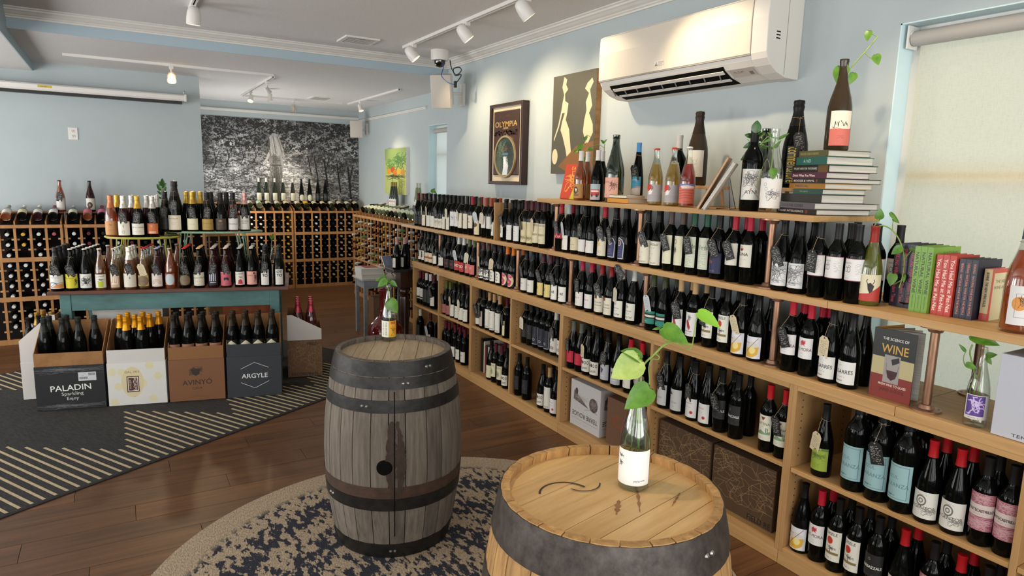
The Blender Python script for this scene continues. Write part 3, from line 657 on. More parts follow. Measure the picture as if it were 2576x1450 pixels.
# --- standing on the back racks
kind('amberw', 'amber wine with a white label', 'crn', 'ro', '#1a1412', .02, .14, 60, '#d5d2cc', ('s', .3, .6, .7, .7, 1, '#8a8780'))
kind('snail', 'dark red wine with a brown spiral label', 'crn', 'dr', '#1a1412', .02, .14, 66, '#d8d4c6', ('e', .45, .58, .26, .26, '#3d2a20'), ('e', .45, .58, .1, .1, '#8d7560'), ('s', .2, .08, .8, .2, 1, '#8a8577'))
kind('mosel', 'slim green bottle with white capsule and ivory label', 'flu', 'gr', '#d9d7d0', .03, .15, 62, '#d8d6c0', ('e', .5, .5, .2, .3, '#c3c29f'), ('s', .3, .75, .7, .85, 1, '#8a8870'))
kind('discl', 'slim bottle with an oval cream label', 'flu', 'dk', '#111412', .03, .13, 60, '#121411', ('e', .5, .5, .5, .5, '#d6d3be'), ('s', .3, .5, .7, .7, 1, '#8a8870'))
kind('engr', 'slim dark bottle with an engraved dark label', 'flu', 'dk', '#111111', .03, .15, 60, '#1b1d1a', ('k', .5, .5, .35, .35, 30, '#5d625a'))
kind('goldcap', 'green bottle with gold capsule and white label', 'flu', 'gr', '#8d7a3c', .03, .14, 60, '#d9d7cf', ('e', .6, .3, .12, .12, '#a03030'), ('s', .2, .6, .8, .75, 1, '#77756a'))
kind('riesl', 'light green bottle with a white label', 'flu', 'lg', '#b9bdae', .03, .13, 60, '#dcdacf', ('s', .2, .3, .8, .6, 2, '#77756a'))
kind('tahini', 'bottle with a folded neck paper and narrow label', 'bgy', 'dk', '#b48c86', .02, .12, 40, '#d8d4c6', ('s', .2, .3, .8, .7, 2, '#77756a'))
# --- cartons
kind('blackfoil', 'bottle in crinkled black foil', 'chp', 'dk', '#20221f', .05, .12, 60)
kind('orangefoil', 'bottle in bright orange gold foil', 'chp', 'dk', '#c98a1e', .05, .12, 60)
kind('cavaf', 'bottle with dark brown foil and copper label', 'chp', 'dk', '#1f1915', .02, .11, 66, '#94664c', ('s', .2, .3, .8, .6, 2, '#6b4632'))
kind('argf', 'bottle with bronze foil and a pointed cream label', 'chp', 'dk', '#2e2518', .02, .125, 66, '#121411', ('p', [(0, .45), (.5, .02), (1, .45), (1, 1), (0, 1)], '#d6cfae'), ('t', 'ARGYLE', .5, .7, .16, '#3c3626', 0, .9, 1))
kind('pinkcap', 'bottle with metallic pink foil', 'chp', 'rd', '#a9414f', .05, .12, 60)
kind('goldcork', 'bottle with gold wire and cork top', 'chp', 'dk', '#9a7434', .05, .12, 60)
kind('plainblk', 'plain black bottle with black capsule', 'bgy', 'dk', '#131513', .03, .12, 60)
kind('matador', 'green bottle with a bull on a cream and red label', 'bgy', 'gg', '#8f2a24', .02, .13, 62, '#d9d0b0', ('p', [(0, .75), (.45, .7), (1, .38), (1, 1), (0, 1)], '#b33a33'), ('p', [(.38, .35), (.5, .3), (.66, .42), (.6, .62), (.5, .7), (.42, .56)], '#241d1b'), ('l', [(.4, .36), (.34, .24), (.38, .18)], 3, '#241d1b'), ('l', [(.6, .34), (.66, .24), (.62, .18)], 3, '#241d1b'), ('t', 'TEMPLANILLO', .08, .3, .06, '#77704f', 90, .5))
kind('orangew', 'clear bottle of orange wine with a watercolour label', 'big', 'cl', '#3c4a63', .03, .165, 60, '#d4d1ce', ('e', .3, .45, .2, .18, '#d1893a'), ('p', [(.45, .35), (.8, .25), (.9, .5), (.6, .6)], '#5b86ad'), ('e', .62, .45, .16, .14, '#cf7a5c'), ('k', .35, .4, .12, .16, 16, '#33322f'), ('l', [(.2, .2), (.8, .2), (.8, .8), (.2, .8), (.2, .2)], 1.2, '#77746e'), ('s', .45, .06, .85, .14, 1, '#77746e'), liquid='#d87a30')
kind('young', 'clear bottle with a white label', 'crn', 'cl', None, .025, .125, 78, '#ecebe6', ('t', 'young wine', .68, .86, .06, '#1c1b1a', -3, .5), ('k', .16, .22, .1, .08, 10, '#222', 1.3), ('k', .16, .42, .09, .1, 12, '#222', 1.3))
kind('bitter', 'small clear bottle with a yellow label', 'ale', 'cl', None, .03, .115, 76, '#dddacb', ('r', .5, 0, 1, 1, '#d9a428'), ('k', .75, .6, .2, .3, 12, '#8a4a1c', 2), ('t', 'FOR BITTER', .2, .5, .1, '#55524a', 90, .8), ('t', 'FOR WORSE', .36, .5, .1, '#55524a', 90, .8), ('r', .6, .05, .9, .2, '#c05a2a'))
kind('violet', 'small clear bottle with a violet picture label', 'ale', 'cl', None, .03, .12, 78, '#d5d0c6', ('r', .06, .04, .66, .86, '#5c3f8a'), ('k', .36, .45, .3, .36, 18, '#cbb8dd', 4), ('s', .72, .1, .96, .9, 9, '#77736a'), ('s', .1, .9, .6, .96, 1, '#33302b'))
kind('orchid', 'clear vase bottle with a flower drawing', 'big', 'cl', None, .02, .16, 64, '#dcdad5', ('k', .6, .55, .3, .2, 34, '#55545a', 1.4), ('e', .25, .2, .06, .06, '#9a98a0', .25), ('e', .3, .35, .06, .06, '#9a98a0', .25), ('e', .36, .5, .06, .06, '#9a98a0', .25))

for nm, gl_, cap, bg, d in (('d0', 'ro', '#8d9a8a', '#d8d4ca', 'rosé bottle with a white label'), ('d1', 'dk', '#d5d3c8', '#d5c9a0', 'bottle with a tan picture label'), ('d2', 'dr', '#dad8cf', '#d8d4ca', 'red bottle with a white label'), ('d3', 'dk', '#a03a5a', '#dedcd6', 'dark bottle with white label and pink capsule'), ('d4', 'dk', '#cfd2c8', '#d0cdb8', 'dark bottle with ivory label'), ('d5', 'ro', '#8d3a3a', '#c9697a', 'rosé bottle with a pink label'), ('d6', 'dk', '#a03040', '#c96a8a', 'dark bottle with a pink portrait label'), ('d7', 'gr', '#c9b45a', '#d9a92c', 'bottle with a bright yellow label'), ('d8', 'gr', '#22301f', '#d6d3bf', 'green bottle with a cream label'), ('d9', 'lg', '#c9c9a8', '#cfe0c0', 'pale green bottle with a mint label')):
    kind(nm, d, 'bgy', gl_, cap, .03, .13, 62, bg, ('k', .5, .4, .2, .15, 10, '#5d584c'), ('s', .2, .7, .8, .85, 1, '#6b675d'))

# --- price tags
for i in range(8):
    art('tagb%d' % i, 64, 120, '#1a1a19', ('e', .5, .07, .07, .035, '#8b8b88'), ('s', .1, .16, .9, .86, 8 + i % 3, '#cfcdc8', 1.5, i + 3, .42), ('t', '$%d.99' % (18 + i * 7), .68, .93, .045, '#e4e2da', -3, .4))
for i in range(4):
    art('tagw%d' % i, 64, 120, ('#d6c7a4', '#d8d0b8', '#c8ccd0', '#d9c9a6')[i], ('e', .5, .08, .08, .04, '#6d5f45'), ('s', .12, .2, .9, .84, 7, '#55503f', 1.1, i + 30, .35), ('t', '$%d.99' % (21 + i * 6), .6, .92, .045, '#55503f', 0, .4))
# --- carton faces and signs
art('paladin', 420, 340, '#1b1c1d', ('k', .5, .1, .5, .08, 40, '#77797b', 1), ('k', .5, .93, .5, .07, 40, '#77797b', 1), ('t', 'PALADIN', .5, .5, .13, '#e6e5e1', -2, .72, 1.5), ('t', 'Sparkling', .52, .65, .1, '#e6e5e1', -2), ('t', 'Enjoy', .52, .76, .09, '#e6e5e1', -2), ('r', .62, .16, .88, .36, '#c9c9cc'), *[('r', .64 + .013 * i, .27, .646 + .013 * i, .32, '#26262a') for i in range(9)], *[('r', .77 + .012 * i, .18, .775 + .012 * i, .24, '#26262a') for i in range(8)], ('s', .63, .18, .75, .24, 2, '#55555a'))
art('adami', 400, 340, '#d9d8d2', *[('e', x, y, .07, .09, '#dcd3ae') for x, y in ((.08, .2), (.24, .22), (.72, .08), (.86, .34), (.18, .55), (.1, .92), (.76, .88), (.6, .5))], ('e', .42, .46, .19, .36, '#d8caa0'), ('r', .32, .32, .53, .7, '#4a2620'), ('r', .335, .34, .515, .68, '#d9d3c0'), ('r', .35, .36, .5, .66, '#4a2620'), ('t', 'ADAMI', .46, .51, .07, '#e3ddcb', 90, .8), ('t', 'adriano', .385, .51, .05, '#cfc7b2', 90, .7), ('t', 'DAL 1933', .42, .22, .05, '#77654a'), ('s', .36, .78, .5, .83, 1, '#77654a'))
art('avinyo', 400, 340, '#7d5232', ('k', .48, .28, .12, .1, 60, '#2b2019', 2), ('p', [(.4, .24), (.56, .24), (.54, .36), (.48, .4), (.42, .36)], '#2f2219'), ('t', 'AVINYÓ', .5, .54, .15, '#2a201a', -1, .68, .8), ('t', 'CAVA', .5, .7, .055, '#2a201a', -1), ('s', .3, .86, .75, .93, 2, '#4c3423'))
art('argyle', 400, 340, '#2f3237', ('t', 'ARGYLE', .5, .48, .11, '#e2e2e0', 0, .52, 1.6), ('l', [(.25, .3), (.5, .15), (.76, .29)], 3.4, '#e2e2e0'), ('l', [(.25, .64), (.5, .79), (.76, .63)], 3.4, '#e2e2e0'))
_g = random.Random(5)


def _lines(n, seed):
    g = random.Random(seed); out = []
    for i in range(n):
        x, y = g.random(), g.random() * .8
        pts = []
        a = g.random() * 6
        for k in range(g.choice((4, 5, 6))):
            pts.append((x, y)); a += g.uniform(.6, 1.5); st = g.uniform(.08, .2); x += st * math.cos(a); y += st * math.sin(a)
        out.append(('l', pts + ([pts[0]] if g.random() < .7 else []), 1.6, '#a98a60'))
    return out


art('field', 340, 400, '#6b4b2b', *_lines(34, 2), ('t', 'FIELD', .72, .1, .075, '#1d1611', 0, .6, 1.6), ('t', 'RECORDINGS.', .5, .93, .075, '#1d1611', 0, .94, 1.6))
art('fieldb', 480, 380, '#4f3a24', *_lines(44, 4), ('t', 'FIELD RE', .8, .93, .09, '#15110d', 0, .36, 1.6))
art('fieldc', 480, 380, '#4f3a24', *_lines(44, 9))
art('terre', 400, 440, '#c3c1be', ('t', 'TERRE ROUGE', .5, .72, .1, '#39342f', 180, .86, 1), ('s', .1, .88, .9, .94, 1, '#77736c'), ('l', [(.06, .83), (.94, .83)], 2, '#55514a'), ('e', .78, .38, .14, .15, '#4a3f3a'), ('k', .78, .38, .13, .14, 50, '#8b807a', 2), ('p', [(.62, .5), (.1, .42), (.12, .2), (.45, .4)], '#5d544e'), ('k', .35, .36, .25, .1, 40, '#a29a92', 1.6), ('e', .2, .22, .05, .07, '#4a3f3a'), ('l', [(.9, .54), (.7, .5), (.5, .56)], 3, '#4a3f3a'))
art('brownbox', 260, 380, '#6a4a32', ('e', .4, .45, .2, .12, '#8d3f22', .2), ('l', [(.4, .33), (.3, .45), (.5, .5), (.36, .58)], 3, '#8d3f22'))
art('leftbox', 300, 420, '#cfcac6', ('s', .05, .52, .98, .62, 3, '#8d8683', 1, 4, .2), ('t', '15 Kg', .68, .48, .04, '#5b5552'), ('e', .75, .42, .05, .035, '#5b5552', .4), ('t', '15', .9, .96, .04, '#5b5552'))
art('fieldtop', 300, 120, '#cfcbc5', ('s', .25, .35, .75, .45, 1, '#77736c'), ('s', .3, .65, .7, .72, 1, '#9a968e'))
art('ebox', 460, 480, '#b7b8c0', ('t', 'I N D E', .56, .26, .05, '#1d1d20', 0, .6, 1), ('r', .42, .35, .98, .82, '#17171a'), ('r', .49, .4, .98, .55, '#b7b8c0'), ('r', .49, .61, .98, .76, '#b7b8c0'), ('t', 'N D E P', .56, .87, .05, '#1d1d20', 0, .6, 1), ('t', 'TEMPRANILLO - ORGANIC', .5, .95, .04, '#2b2b30', 0, .9), *[('l', [(.8, .63 + .02 * i), (.96, .63 + .02 * i)], 1.4, '#55555c') for i in range(6)])
art('science', 300, 460, '#b5a97c', ('r', 0, 0, 1, .4, '#1f211f'), ('r', 0, .66, 1, 1, '#7d2a22'), ('r', .3, .36, .68, .76, '#97908c'), ('t', 'THE SCIENCE OF', .52, .13, .04, '#e2ded2', 0, .62, .8), ('t', 'WINE', .52, .27, .12, '#c99b3f', 0, .64, 1.6), ('p', [(.46, .42), (.64, .37), (.66, .44), (.5, .5)], '#232023'), ('p', [(.37, .58), (.64, .58), (.6, .68), (.5, .72), (.41, .68)], '#3d1a1e'), ('l', [(.35, .48), (.37, .62), (.5, .72), (.62, .64), (.65, .5)], 2, '#3c3636'), ('t', 'FROM VINE TO GLASS', .54, .79, .034, '#e2ded2', 0, .66, .6), ('t', 'JAMIE GOODE', .54, .87, .055, '#4a1512', 0, .66, .8))


def spine(key, w, h, bg, txt, col, hfrac=.5, extra=()):
    art(key, w, h, bg, ('t', txt, .4 if extra else .5, .5, hfrac, col, 0, .66 if extra else .86, .8), *extra)


spine('sp_nat', 300, 36, '#6d9a33', 'NATURAL WINE', '#1f2a14', .5, (('t', 'ISABELLE LEGERON MW', .84, .5, .2, '#2c3a18', 0, .2),))
spine('sp_had', 300, 36, '#b8392e', 'You Had Me at Pét-Nat', '#f0ddd2', .55)
spine('sp_fei', 300, 36, '#1f2136', 'FEIRING · NATURAL WINE FOR THE PEOPLE', '#c0765f', .36)
spine('sp_spk', 300, 36, '#191b30', 'SPARKLING WINE for Modern Times', '#b5414a', .5)
spine('sp_new', 280, 36, '#c9b88a', 'BONNÉ  THE NEW WINE RULES', '#33291c', .4, (('r', .86, 0, 1, 1, '#b8443a'),))
art('cv_new', 180, 280, '#cf4f42', ('r', .1, .08, 1, 1, '#ded3ab'), ('t', 'THE NEW', .5, .24, .06, '#3a3122', 0, .7), ('t', 'WINE RULES', .52, .36, .06, '#3a3122', 0, .8))
art('cv_nat', 200, 290, '#7aa63d', ('t', 'NATURAL', .65, .1, .06, '#4d6a26', 0, .6))
for k, bg, tx, c in (('st0', '#4d4a2a', 'TRATADO  FOUR OF DERIVATE', '#8d8248'), ('st1', '#1d5348', 'A ND', '#8fb0a2'), ('st2', '#1b1712', "I'M JUST HERE FOR THE DRINKS", '#cfc8ba'), ('st3', '#4a1d30', 'Drink What You Want', '#e6dcd8'), ('st4', '#17140f', 'BOOZE & VINYL', '#d8c9c2'), ('st5', '#9a6a1f', 'MEZCAL', '#4a2d3c'), ('st6', '#22453a', 'the spirit', '#6f8f6a'), ('st7', '#2a2725', '', '#2a2725'), ('st8', '#55525a', 'COCKTAIL CODEX', '#1d1b20'), ('st9', '#16130f', 'LIQUID INTELLIGENCE', '#d6d0c6')):
    art(k, 240, 44, bg, *((('t', tx, .37, .5, .38, c, 0, .64, .8),) if tx else ()), *((('r', .72, 0, .98, 1, '#6b4d1c'),) if k == 'st2' else ()), *((('r', .74, .2, .79, .8, '#7d2a22'),) if k in ('st4', 'st9') else ()))
art('redbook', 160, 240, '#c2452c', ('t', 'EAT', .5, .12, .09, '#d9b84a'), ('k', .5, .5, .4, .3, 24, '#e0a34a', 4), ('p', [(.6, .7), (1, .5), (1, 1), (.5, 1)], '#c5c23c'))
art('brochure', 200, 280, '#b5763f', ('k', .5, .4, .45, .35, 30, '#e0d5c2', 5), ('s', .1, .8, .9, .92, 2, '#efe8da'))
art('olympia', 330, 720, '#3a2219', ('k', .5, .42, .45, .08, 60, '#5b3a2a', 1.4), ('s', .2, .06, .8, .12, 1, '#9c3a2c', 2, 1, .5), ('t', 'OLYMPIA', .5, .2, .085, '#c09a4c', 0, .9, 2), ('t', 'BEER', .5, .265, .03, '#c09a4c', 0, .4, 1.4), ('e', .5, .36, .06, .035, '#b5924c', .4), ('s', .2, .93, .8, .97, 1, '#9c3a2c', 2, 2, .5))
art('falls', 300, 300, '#3d4a3f', ('k', .5, .3, .5, .3, 120, '#1e2a22', 3, 1), ('k', .3, .3, .25, .25, 60, '#6b8063', 2, 2), ('p', [(.4, .5), (.6, .5), (.68, .75), (.62, .98), (.36, .98), (.42, .75)], '#c9cfd3'), ('k', .5, .7, .1, .2, 30, '#f0f2f2', 2), ('k', .75, .6, .2, .25, 50, '#26332b', 3, 4), ('k', .15, .7, .15, .2, 40, '#4d5a48', 3, 5), ('r', .35, .4, .65, .46, '#5b7390'), ('t', 'Olympia', .5, .3, .08, '#a83a34', -4))
FIGA = [(.26, .02), (.33, .05), (.31, .1), (.36, .15), (.29, .19), (.3, .26), (.38, .29), (.36, .38), (.33, .45), (.42, .55), (.46, .7), (.5, .84), (.62, .94), (.52, .97), (.42, .9), (.35, .75), (.27, .62), (.21, .55), (.24, .47), (.3, .38), (.24, .38), (.17, .52), (.06, .66), (.05, .64), (.15, .5), (.22, .34), (.24, .27), (.27, .2), (.22, .12)]
FIGB = [(.8, .12), (.9, .08), (.93, .12), (.86, .19), (.88, .24), (.92, .34), (.86, .41), (.95, .52), (.96, .6), (.88, .68), (.82, .76), (.76, .84), (.72, .82), (.8, .68), (.74, .58), (.76, .47), (.8, .38), (.78, .3), (.84, .22), (.75, .17)]
art('figures', 330, 450, '#4b493b', ('k', .5, .5, .48, .48, 18, '#53513f', 1), ('p', FIGA, '#d8c6a2'), ('p', FIGB, '#d5c29d'), ('e', .09, .82, .07, .08, '#d8c6a2'), ('p', [(.18, .92), (.6, .72), (.98, .68), (.98, .96), (.4, .98)], '#7d5224'), ('p', [(.42, .9), (.56, .92), (.6, .97), (.5, .99)], '#d8c6a2'))
art('fruit', 220, 400, '#a9b56a', ('p', [(0, 0), (1, 0), (1, .3), (.6, .22), (.2, .34), (0, .25)], '#8da564'), ('k', .7, .3, .3, .2, 40, '#4d7a3c', 5), ('k', .3, .35, .3, .12, 30, '#5d8a44', 5, 3), *[('e', x, y, .1, .07, c) for x, y, c in ((.2, .5, '#c9902c'), (.38, .46, '#b5521f'), (.5, .53, '#c97a24'), (.68, .5, '#cfa63c'), (.85, .52, '#b98a34'))], ('k', .5, .62, .45, .06, 30, '#3c3a22', 3), ('l', [(.35, .6), (.4, .78)], 4, '#3c2d1a'), ('k', .75, .75, .2, .14, 18, '#7d8a3c', 4))
art('rainsign', 90, 130, '#3c4a50', ('r', 0, .3, 1, 1, '#2c3a34'), ('e', .6, .3, .3, .1, '#8d9aa0'), ('t', 'V', .4, .5, .2, '#c9c7bc'))
art('unitlogo', 96, 40, '#d8d2c8', ('p', [(.1, .95), (.2, .55), (.3, .95)], '#3c3a38'), ('p', [(.2, .55), (.25, .2), (.3, .55)], '#3c3a38'), ('p', [(.3, .95), (.4, .95), (.3, .55)], '#3c3a38'), ('t', 'MITSUBISHI', .72, .35, .3, '#55524c', 0, .5), ('t', 'ELECTRIC', .68, .75, .3, '#55524c', 0, .42))
art('unitpanel', 160, 60, '#b9aea6', ('t', 'Mr.SLIM', .35, .4, .25, '#5b524c', 0, .4), ('r', .75, .45, .9, .85, '#77706a'), ('s', .55, .2, .9, .4, 1, '#8d857e'))
art('tablet', 80, 110, '#77839c', ('r', .08, .06, .92, .94, '#8f9ab5'), ('s', .2, .2, .8, .6, 4, '#c9cfdd'))
art('yellowtag', 40, 16, '#c9ae2c', ('s', .1, .2, .9, .8, 1, '#7d6a1c'))
art('abox', 120, 160, '#6d5136', ('t', 'A', .4, .4, .2, '#1d1611'))


# --- the black and white vineyard photograph printed on the far wall
def mural(w=760, h=404):
    g = np.random.default_rng(3)

    def vn(sx, sy):
        a = g.random((h // sy + 3, w // sx + 3)).astype(np.float32)
        Y = np.arange(h) / sy; X = np.arange(w) / sx
        y0 = Y.astype(int); x0 = X.astype(int); fy = (Y - y0)[:, None]; fx = (X - x0)[None]
        fy = fy * fy * (3 - 2 * fy); fx = fx * fx * (3 - 2 * fx)
        q = lambda i, j: a[np.ix_(y0 + i, x0 + j)]
        return (q(0, 0) * (1 - fy) + q(1, 0) * fy) * (1 - fx) + (q(0, 1) * (1 - fy) + q(1, 1) * fy) * fx
    Y, X = np.mgrid[0:h, 0:w].astype(np.float32); Y /= h; X /= w
    fine = vn(3, 3) * .5 + vn(6, 5) * .5
    leafs = np.clip((vn(3, 3) * .45 + vn(7, 5) * .35 + vn(17, 12) * .3 - .55) * 4 + .4, 0, 1)
    grass = np.clip((vn(3, 2) * .5 + vn(10, 4) * .4 + vn(30, 9) * .25 - .57) * 3 + .45, 0, 1)
    hor = .36 + .05 * (vn(60, 40) - .5) - .1 * np.abs(X - .5)
    tree = np.clip((hor - Y) * 14 + .5 + (vn(40, 30) - .5) * 2.4, 0, 1)
    right = np.clip((X - .62 - .25 * np.clip(Y - .35, 0, 1)) * 6, 0, 1) * np.clip((.78 - Y) * 5, 0, 1)
    left = np.clip((.16 - X) * 9, 0, 1) * np.clip((.6 - Y) * 5, 0, 1)
    tree = np.clip(np.maximum(tree, np.maximum(right, left) * (.6 + .8 * (vn(34, 34) - .3))), 0, 1)
    path = np.exp(-((X - .55 - .12 * (Y - .4)) / (.05 + .22 * np.clip(Y - .3, 0, 1))) ** 2) * np.clip((Y - .34) * 6, 0, 1)
    ground = .1 + .5 * grass * (.55 + .45 * vn(50, 24)) + .3 * path
    img = tree * (.04 + .42 * leafs ** 1.3 * (.45 + .8 * vn(46, 34))) + (1 - tree) * ground
    img *= .72 + .5 * vn(90, 60)
    img = .06 + img * 1.3
    a = Art(w, h, '#000', 1)
    a.a = np.repeat(np.clip(img, .02, .95)[..., None], 3, 2).copy()
    for x, y0, y1, wd in ((.03, .42, .72, 9), (.15, .38, .56, 4), (.1, .4, .5, 4), (.22, .34, .52, 4), (.3, .34, .5, 3), (.37, .33, .48, 3), (.68, .38, .6, 4), (.72, .4, .64, 5), (.78, .42, .72, 8), (.86, .46, .78, 7), (.93, .5, .9, 9)):
        a.line([(x, y0), (x + .01, (y0 + y1) / 2), (x + (.02 if x > .5 else -.01), y1)], wd, '#0e0e0e')
        a.line([(x + .005, (y0 + y1) / 2), (x + .03, y0 - .02)], wd * .6, '#121212')
    # the walking woman seen from behind: patterned long dress, loose hair, one arm bent
    a.poly([(.452, .33), (.475, .31), (.505, .31), (.522, .35), (.527, .43), (.52, .5), (.455, .5), (.449, .42)], '#8d8b8a')
    a.poly([(.45, .35), (.458, .38), (.437, .47), (.418, .5), (.415, .47), (.432, .43)], '#b9b7b5')
    a.poly([(.52, .36), (.53, .42), (.533, .5), (.524, .51), (.518, .44)], '#a5a3a1')
    a.poly([(.455, .49), (.52, .49), (.53, .62), (.532, .8), (.535, .99), (.452, .99), (.45, .78), (.452, .6)], '#9a9896')
    a.sketch(.49, .74, .035, .25, 150, '#55534f', 1.4, 3)
    a.sketch(.488, .42, .03, .08, 50, '#55534f', 1.2, 6)
    a.line([(.454, .495), (.521, .495)], 3, '#3a3836')
    a.poly([(.447, .27), (.455, .19), (.474, .15), (.496, .15), (.515, .19), (.527, .28), (.541, .37), (.538, .42), (.52, .385), (.5, .4), (.478, .36), (.462, .33)], '#a9a7a6')
    a.poly([(.45, .22), (.462, .19), (.468, .26), (.462, .31), (.45, .3)], '#4d4a48')
    gg = random.Random(4)
    for i in range(60):
        x0 = gg.uniform(.457, .512); dx = (x0 - .47) * .5
        a.line([(x0, gg.uniform(.16, .2)), (x0 + dx * .5 + .006, .27), (x0 + dx + .012, gg.uniform(.33, .4))], 1, gg.choice(('#d2d0ce', '#7d7b79', '#5f5c5a', '#c0bebc')))
    return a.a


place('mural', mural())

_img = bpy.data.images.new('print_sheet', AW, AH)
_px = np.ones((AH, AW, 4), np.float32)
_px[..., :3] = ATLAS[::-1]
_img.pixels.foreach_set(_px.ravel())
_img.update()
_img.pack()
del _px


def printed(name, rough=0.55, coat=0.0):
    m = bpy.data.materials.new(name)
    m.use_nodes = True
    nt = m.node_tree
    t = nt.nodes.new('ShaderNodeTexImage')
    t.image = _img
    b = nt.nodes['Principled BSDF']
    nt.links.new(t.outputs[0], b.inputs['Base Color'])
    b.inputs['Roughness'].default_value = rough
    b.inputs['Coat Weight'].default_value = coat
    return m


PRINT = printed('printed_paper')
PRINTG = printed('printed_gloss', .38)

# ------------------------------------------------------------------ materials of the room
M_WALL = pbr('wall_paint', '#b3bdbf', .75, spec=.3, noise=.5, nscale=(1.5, 1.5, 1.5), dark='#afb9bb')
M_CEIL = pbr('ceiling_paint', '#dbd9d8', .85, spec=.2, noise=.3, nscale=(60, 60, 60), dark='#d5d3d2', bump=.25)
M_TRIMW = pbr('white_trim_paint', '#d6d3cd', .5)
M_TRIMB = pbr('blue_trim_paint', '#a7bac5', .6)
M_REVEAL = pbr('reveal_sky_tint', '#cfe6ea', .5)  # cyan of the sky's light put into the reveal colour
M_PLANK = pbr('vinyl_plank', '#724c2e', .4, spec=.4, noise=.8, nscale=(1.5, 26, 26), dark='#3f2818', per_obj=.16, bump=.12, detail=8)
M_SUB = pbr('subfloor', '#1d130c', .8)
M_WOOD = pbr('maple_ply', '#c39a66', .5, spec=.4, noise=.7, nscale=(26, 1.6, 26), dark='#ab8250', per_obj=.05, bump=.05, detail=6)
M_WOODX = pbr('maple_ply_upright', '#be9563', .5, spec=.4, noise=.7, nscale=(26, 26, 1.6), dark='#a67d4e', per_obj=.05, bump=.05, detail=6)
M_WOODIN = pbr('maple_ply_inside', '#ad8a5d', .55, spec=.35, noise=.6, nscale=(5, 5, 5), dark='#967348', bump=.04)
M_RACK = pbr('redwood_strip', '#b98a58', .55, spec=.35, noise=.8, nscale=(14, 14, 3), dark='#98683c', per_obj=.08)
M_BLACK = pbr('black_plastic', '#131313', .45)
M_DARK = pbr('shadow_gap', '#0b0a09', .9, spec=.1)
M_COPPER = pbr('copper_pipe', '#b08a70', .38, metal=.75, noise=.5, nscale=(30, 30, 6), dark='#85604a')
M_WHITE = pbr('white_enamel', '#dedbd6', .4)
M_WHITEP = pbr('white_plastic', '#d9d4cc', .38, spec=.5)
M_GREYP = pbr('grey_plastic', '#8f8a86', .5)
M_CHROME = pbr('chrome', '#c9c9c9', .2, metal=1)
M_PAPER = pbr('page_block', '#d6d2c8', .8, noise=.6, nscale=(3, 3, 260), dark='#b9b3a6')

# ------------------------------------------------------------------ floor of separate planks
fl = MB().box(-3.6, 4.6, -2.6, 11.6, -.06, -.004).build('floor', M_SUB, kind='structure')
PW, PL = .182, 1.22
pm = MB().box(0, PL - .0025, 0, PW - .0025, -.004, 0).mesh('plank', M_PLANK)
row = 0
y = .55
while y < 10.9:
    off = (row * .47) % PL
    x = -1.9 + off - PL
    while x < 3.5:
        near = y < 7.6
        if near and -1.9 <= x + PL and x < 3.0 or (not near and x < 3.3 and x + PL > -1.4):
            o = clone('plank', pm, fl, (x, y, 0))
        x += PL
    y += PW
    row += 1

# ------------------------------------------------------------------ shell
XW, ZC, ZA, ZL, YB = 3.12, 2.985, 2.83, 2.74, 6.69


def struct(name, mb, mat, **k):
    return mb.build(name, mat, kind='structure', **k)


WY0, WY1, WZ0, WZ1 = .15, 1.835, .55, 2.505
w = MB()
w.box(XW, XW + .14, WY1, YB, 0, ZC); w.box(XW, XW + .14, -2.4, WY0, 0, ZC)
w.box(XW, XW + .14, WY0, WY1, 0, WZ0); w.box(XW, XW + .14, WY0, WY1, WZ1, ZC)
struct('wall_right', w, M_WALL)
w = MB().box(XW + .14, 3.5, YB - .14, YB, 0, ZC)
struct('wall_jog', w, M_WALL)
w = MB()
F0, F1 = 7.02, 8.05
w.box(3.5, 3.64, YB - .14, F0, 0, ZA); w.box(3.5, 3.64, F1, 11.09, 0, ZA)
w.box(3.5, 3.64, F0, F1, 0, 1.1); w.box(3.5, 3.64, F0, F1, 2.43, ZA)
struct('wall_far_right', w, M_WALL)
struct('wall_far', MB().box(.8, 3.64, 10.95, 11.09, 0, ZA), M_WALL)
struct('wall_left', MB().box(-3.6, .885, 8.55, 8.69, 0, ZA), M_WALL)
struct('wall_left_return', MB().box(.785, .885, 8.69, 10.95, 0, ZA), M_WALL)
w = MB()
xs_ = [-3.6] + [v for ab in WIN_BACK for v in ab] + [XW + .14]
for i in range(0, len(xs_), 2): w.box(xs_[i], xs_[i + 1], -2.74, -2.6, 0, ZC)
for a_, b_ in WIN_BACK: w.box(a_, b_, -2.74, -2.6, 0, .45).box(a_, b_, -2.74, -2.6, 2.55, ZC)
struct('wall_back', w, M_WALL)
w = MB()
ys_ = [-2.6] + [v for ab in WIN_LEFT for v in ab] + [8.55]
for i in range(0, len(ys_), 2): w.box(-3.74, -3.6, ys_[i], ys_[i + 1], 0, ZC)
for a_, b_ in WIN_LEFT: w.box(-3.74, -3.6, a_, b_, 0, .55).box(-3.74, -3.6, a_, b_, 2.55, ZC)
struct('wall_street', w, M_WALL)
struct('ceiling', MB().box(-3.6, XW + .14, -2.6, YB, ZC, ZC + .08), M_CEIL)
struct('ceiling_far', MB().box(-3.6, 3.64, YB, 11.09, ZA, ZA + .2), M_CEIL)
struct('trim_1', MB().box(-.66, XW + .1, YB - .012, YB, ZA, ZC), M_TRIMB)      # painted drop between the two ceilings
s = struct('ceiling_left', MB().box(-3.6, -.67, -2.6, 8.55, ZL, ZC), M_CEIL)
struct('trim_2', MB().box(-.67, -.66, -2.6, 8.55, ZL, ZC), M_TRIMB)
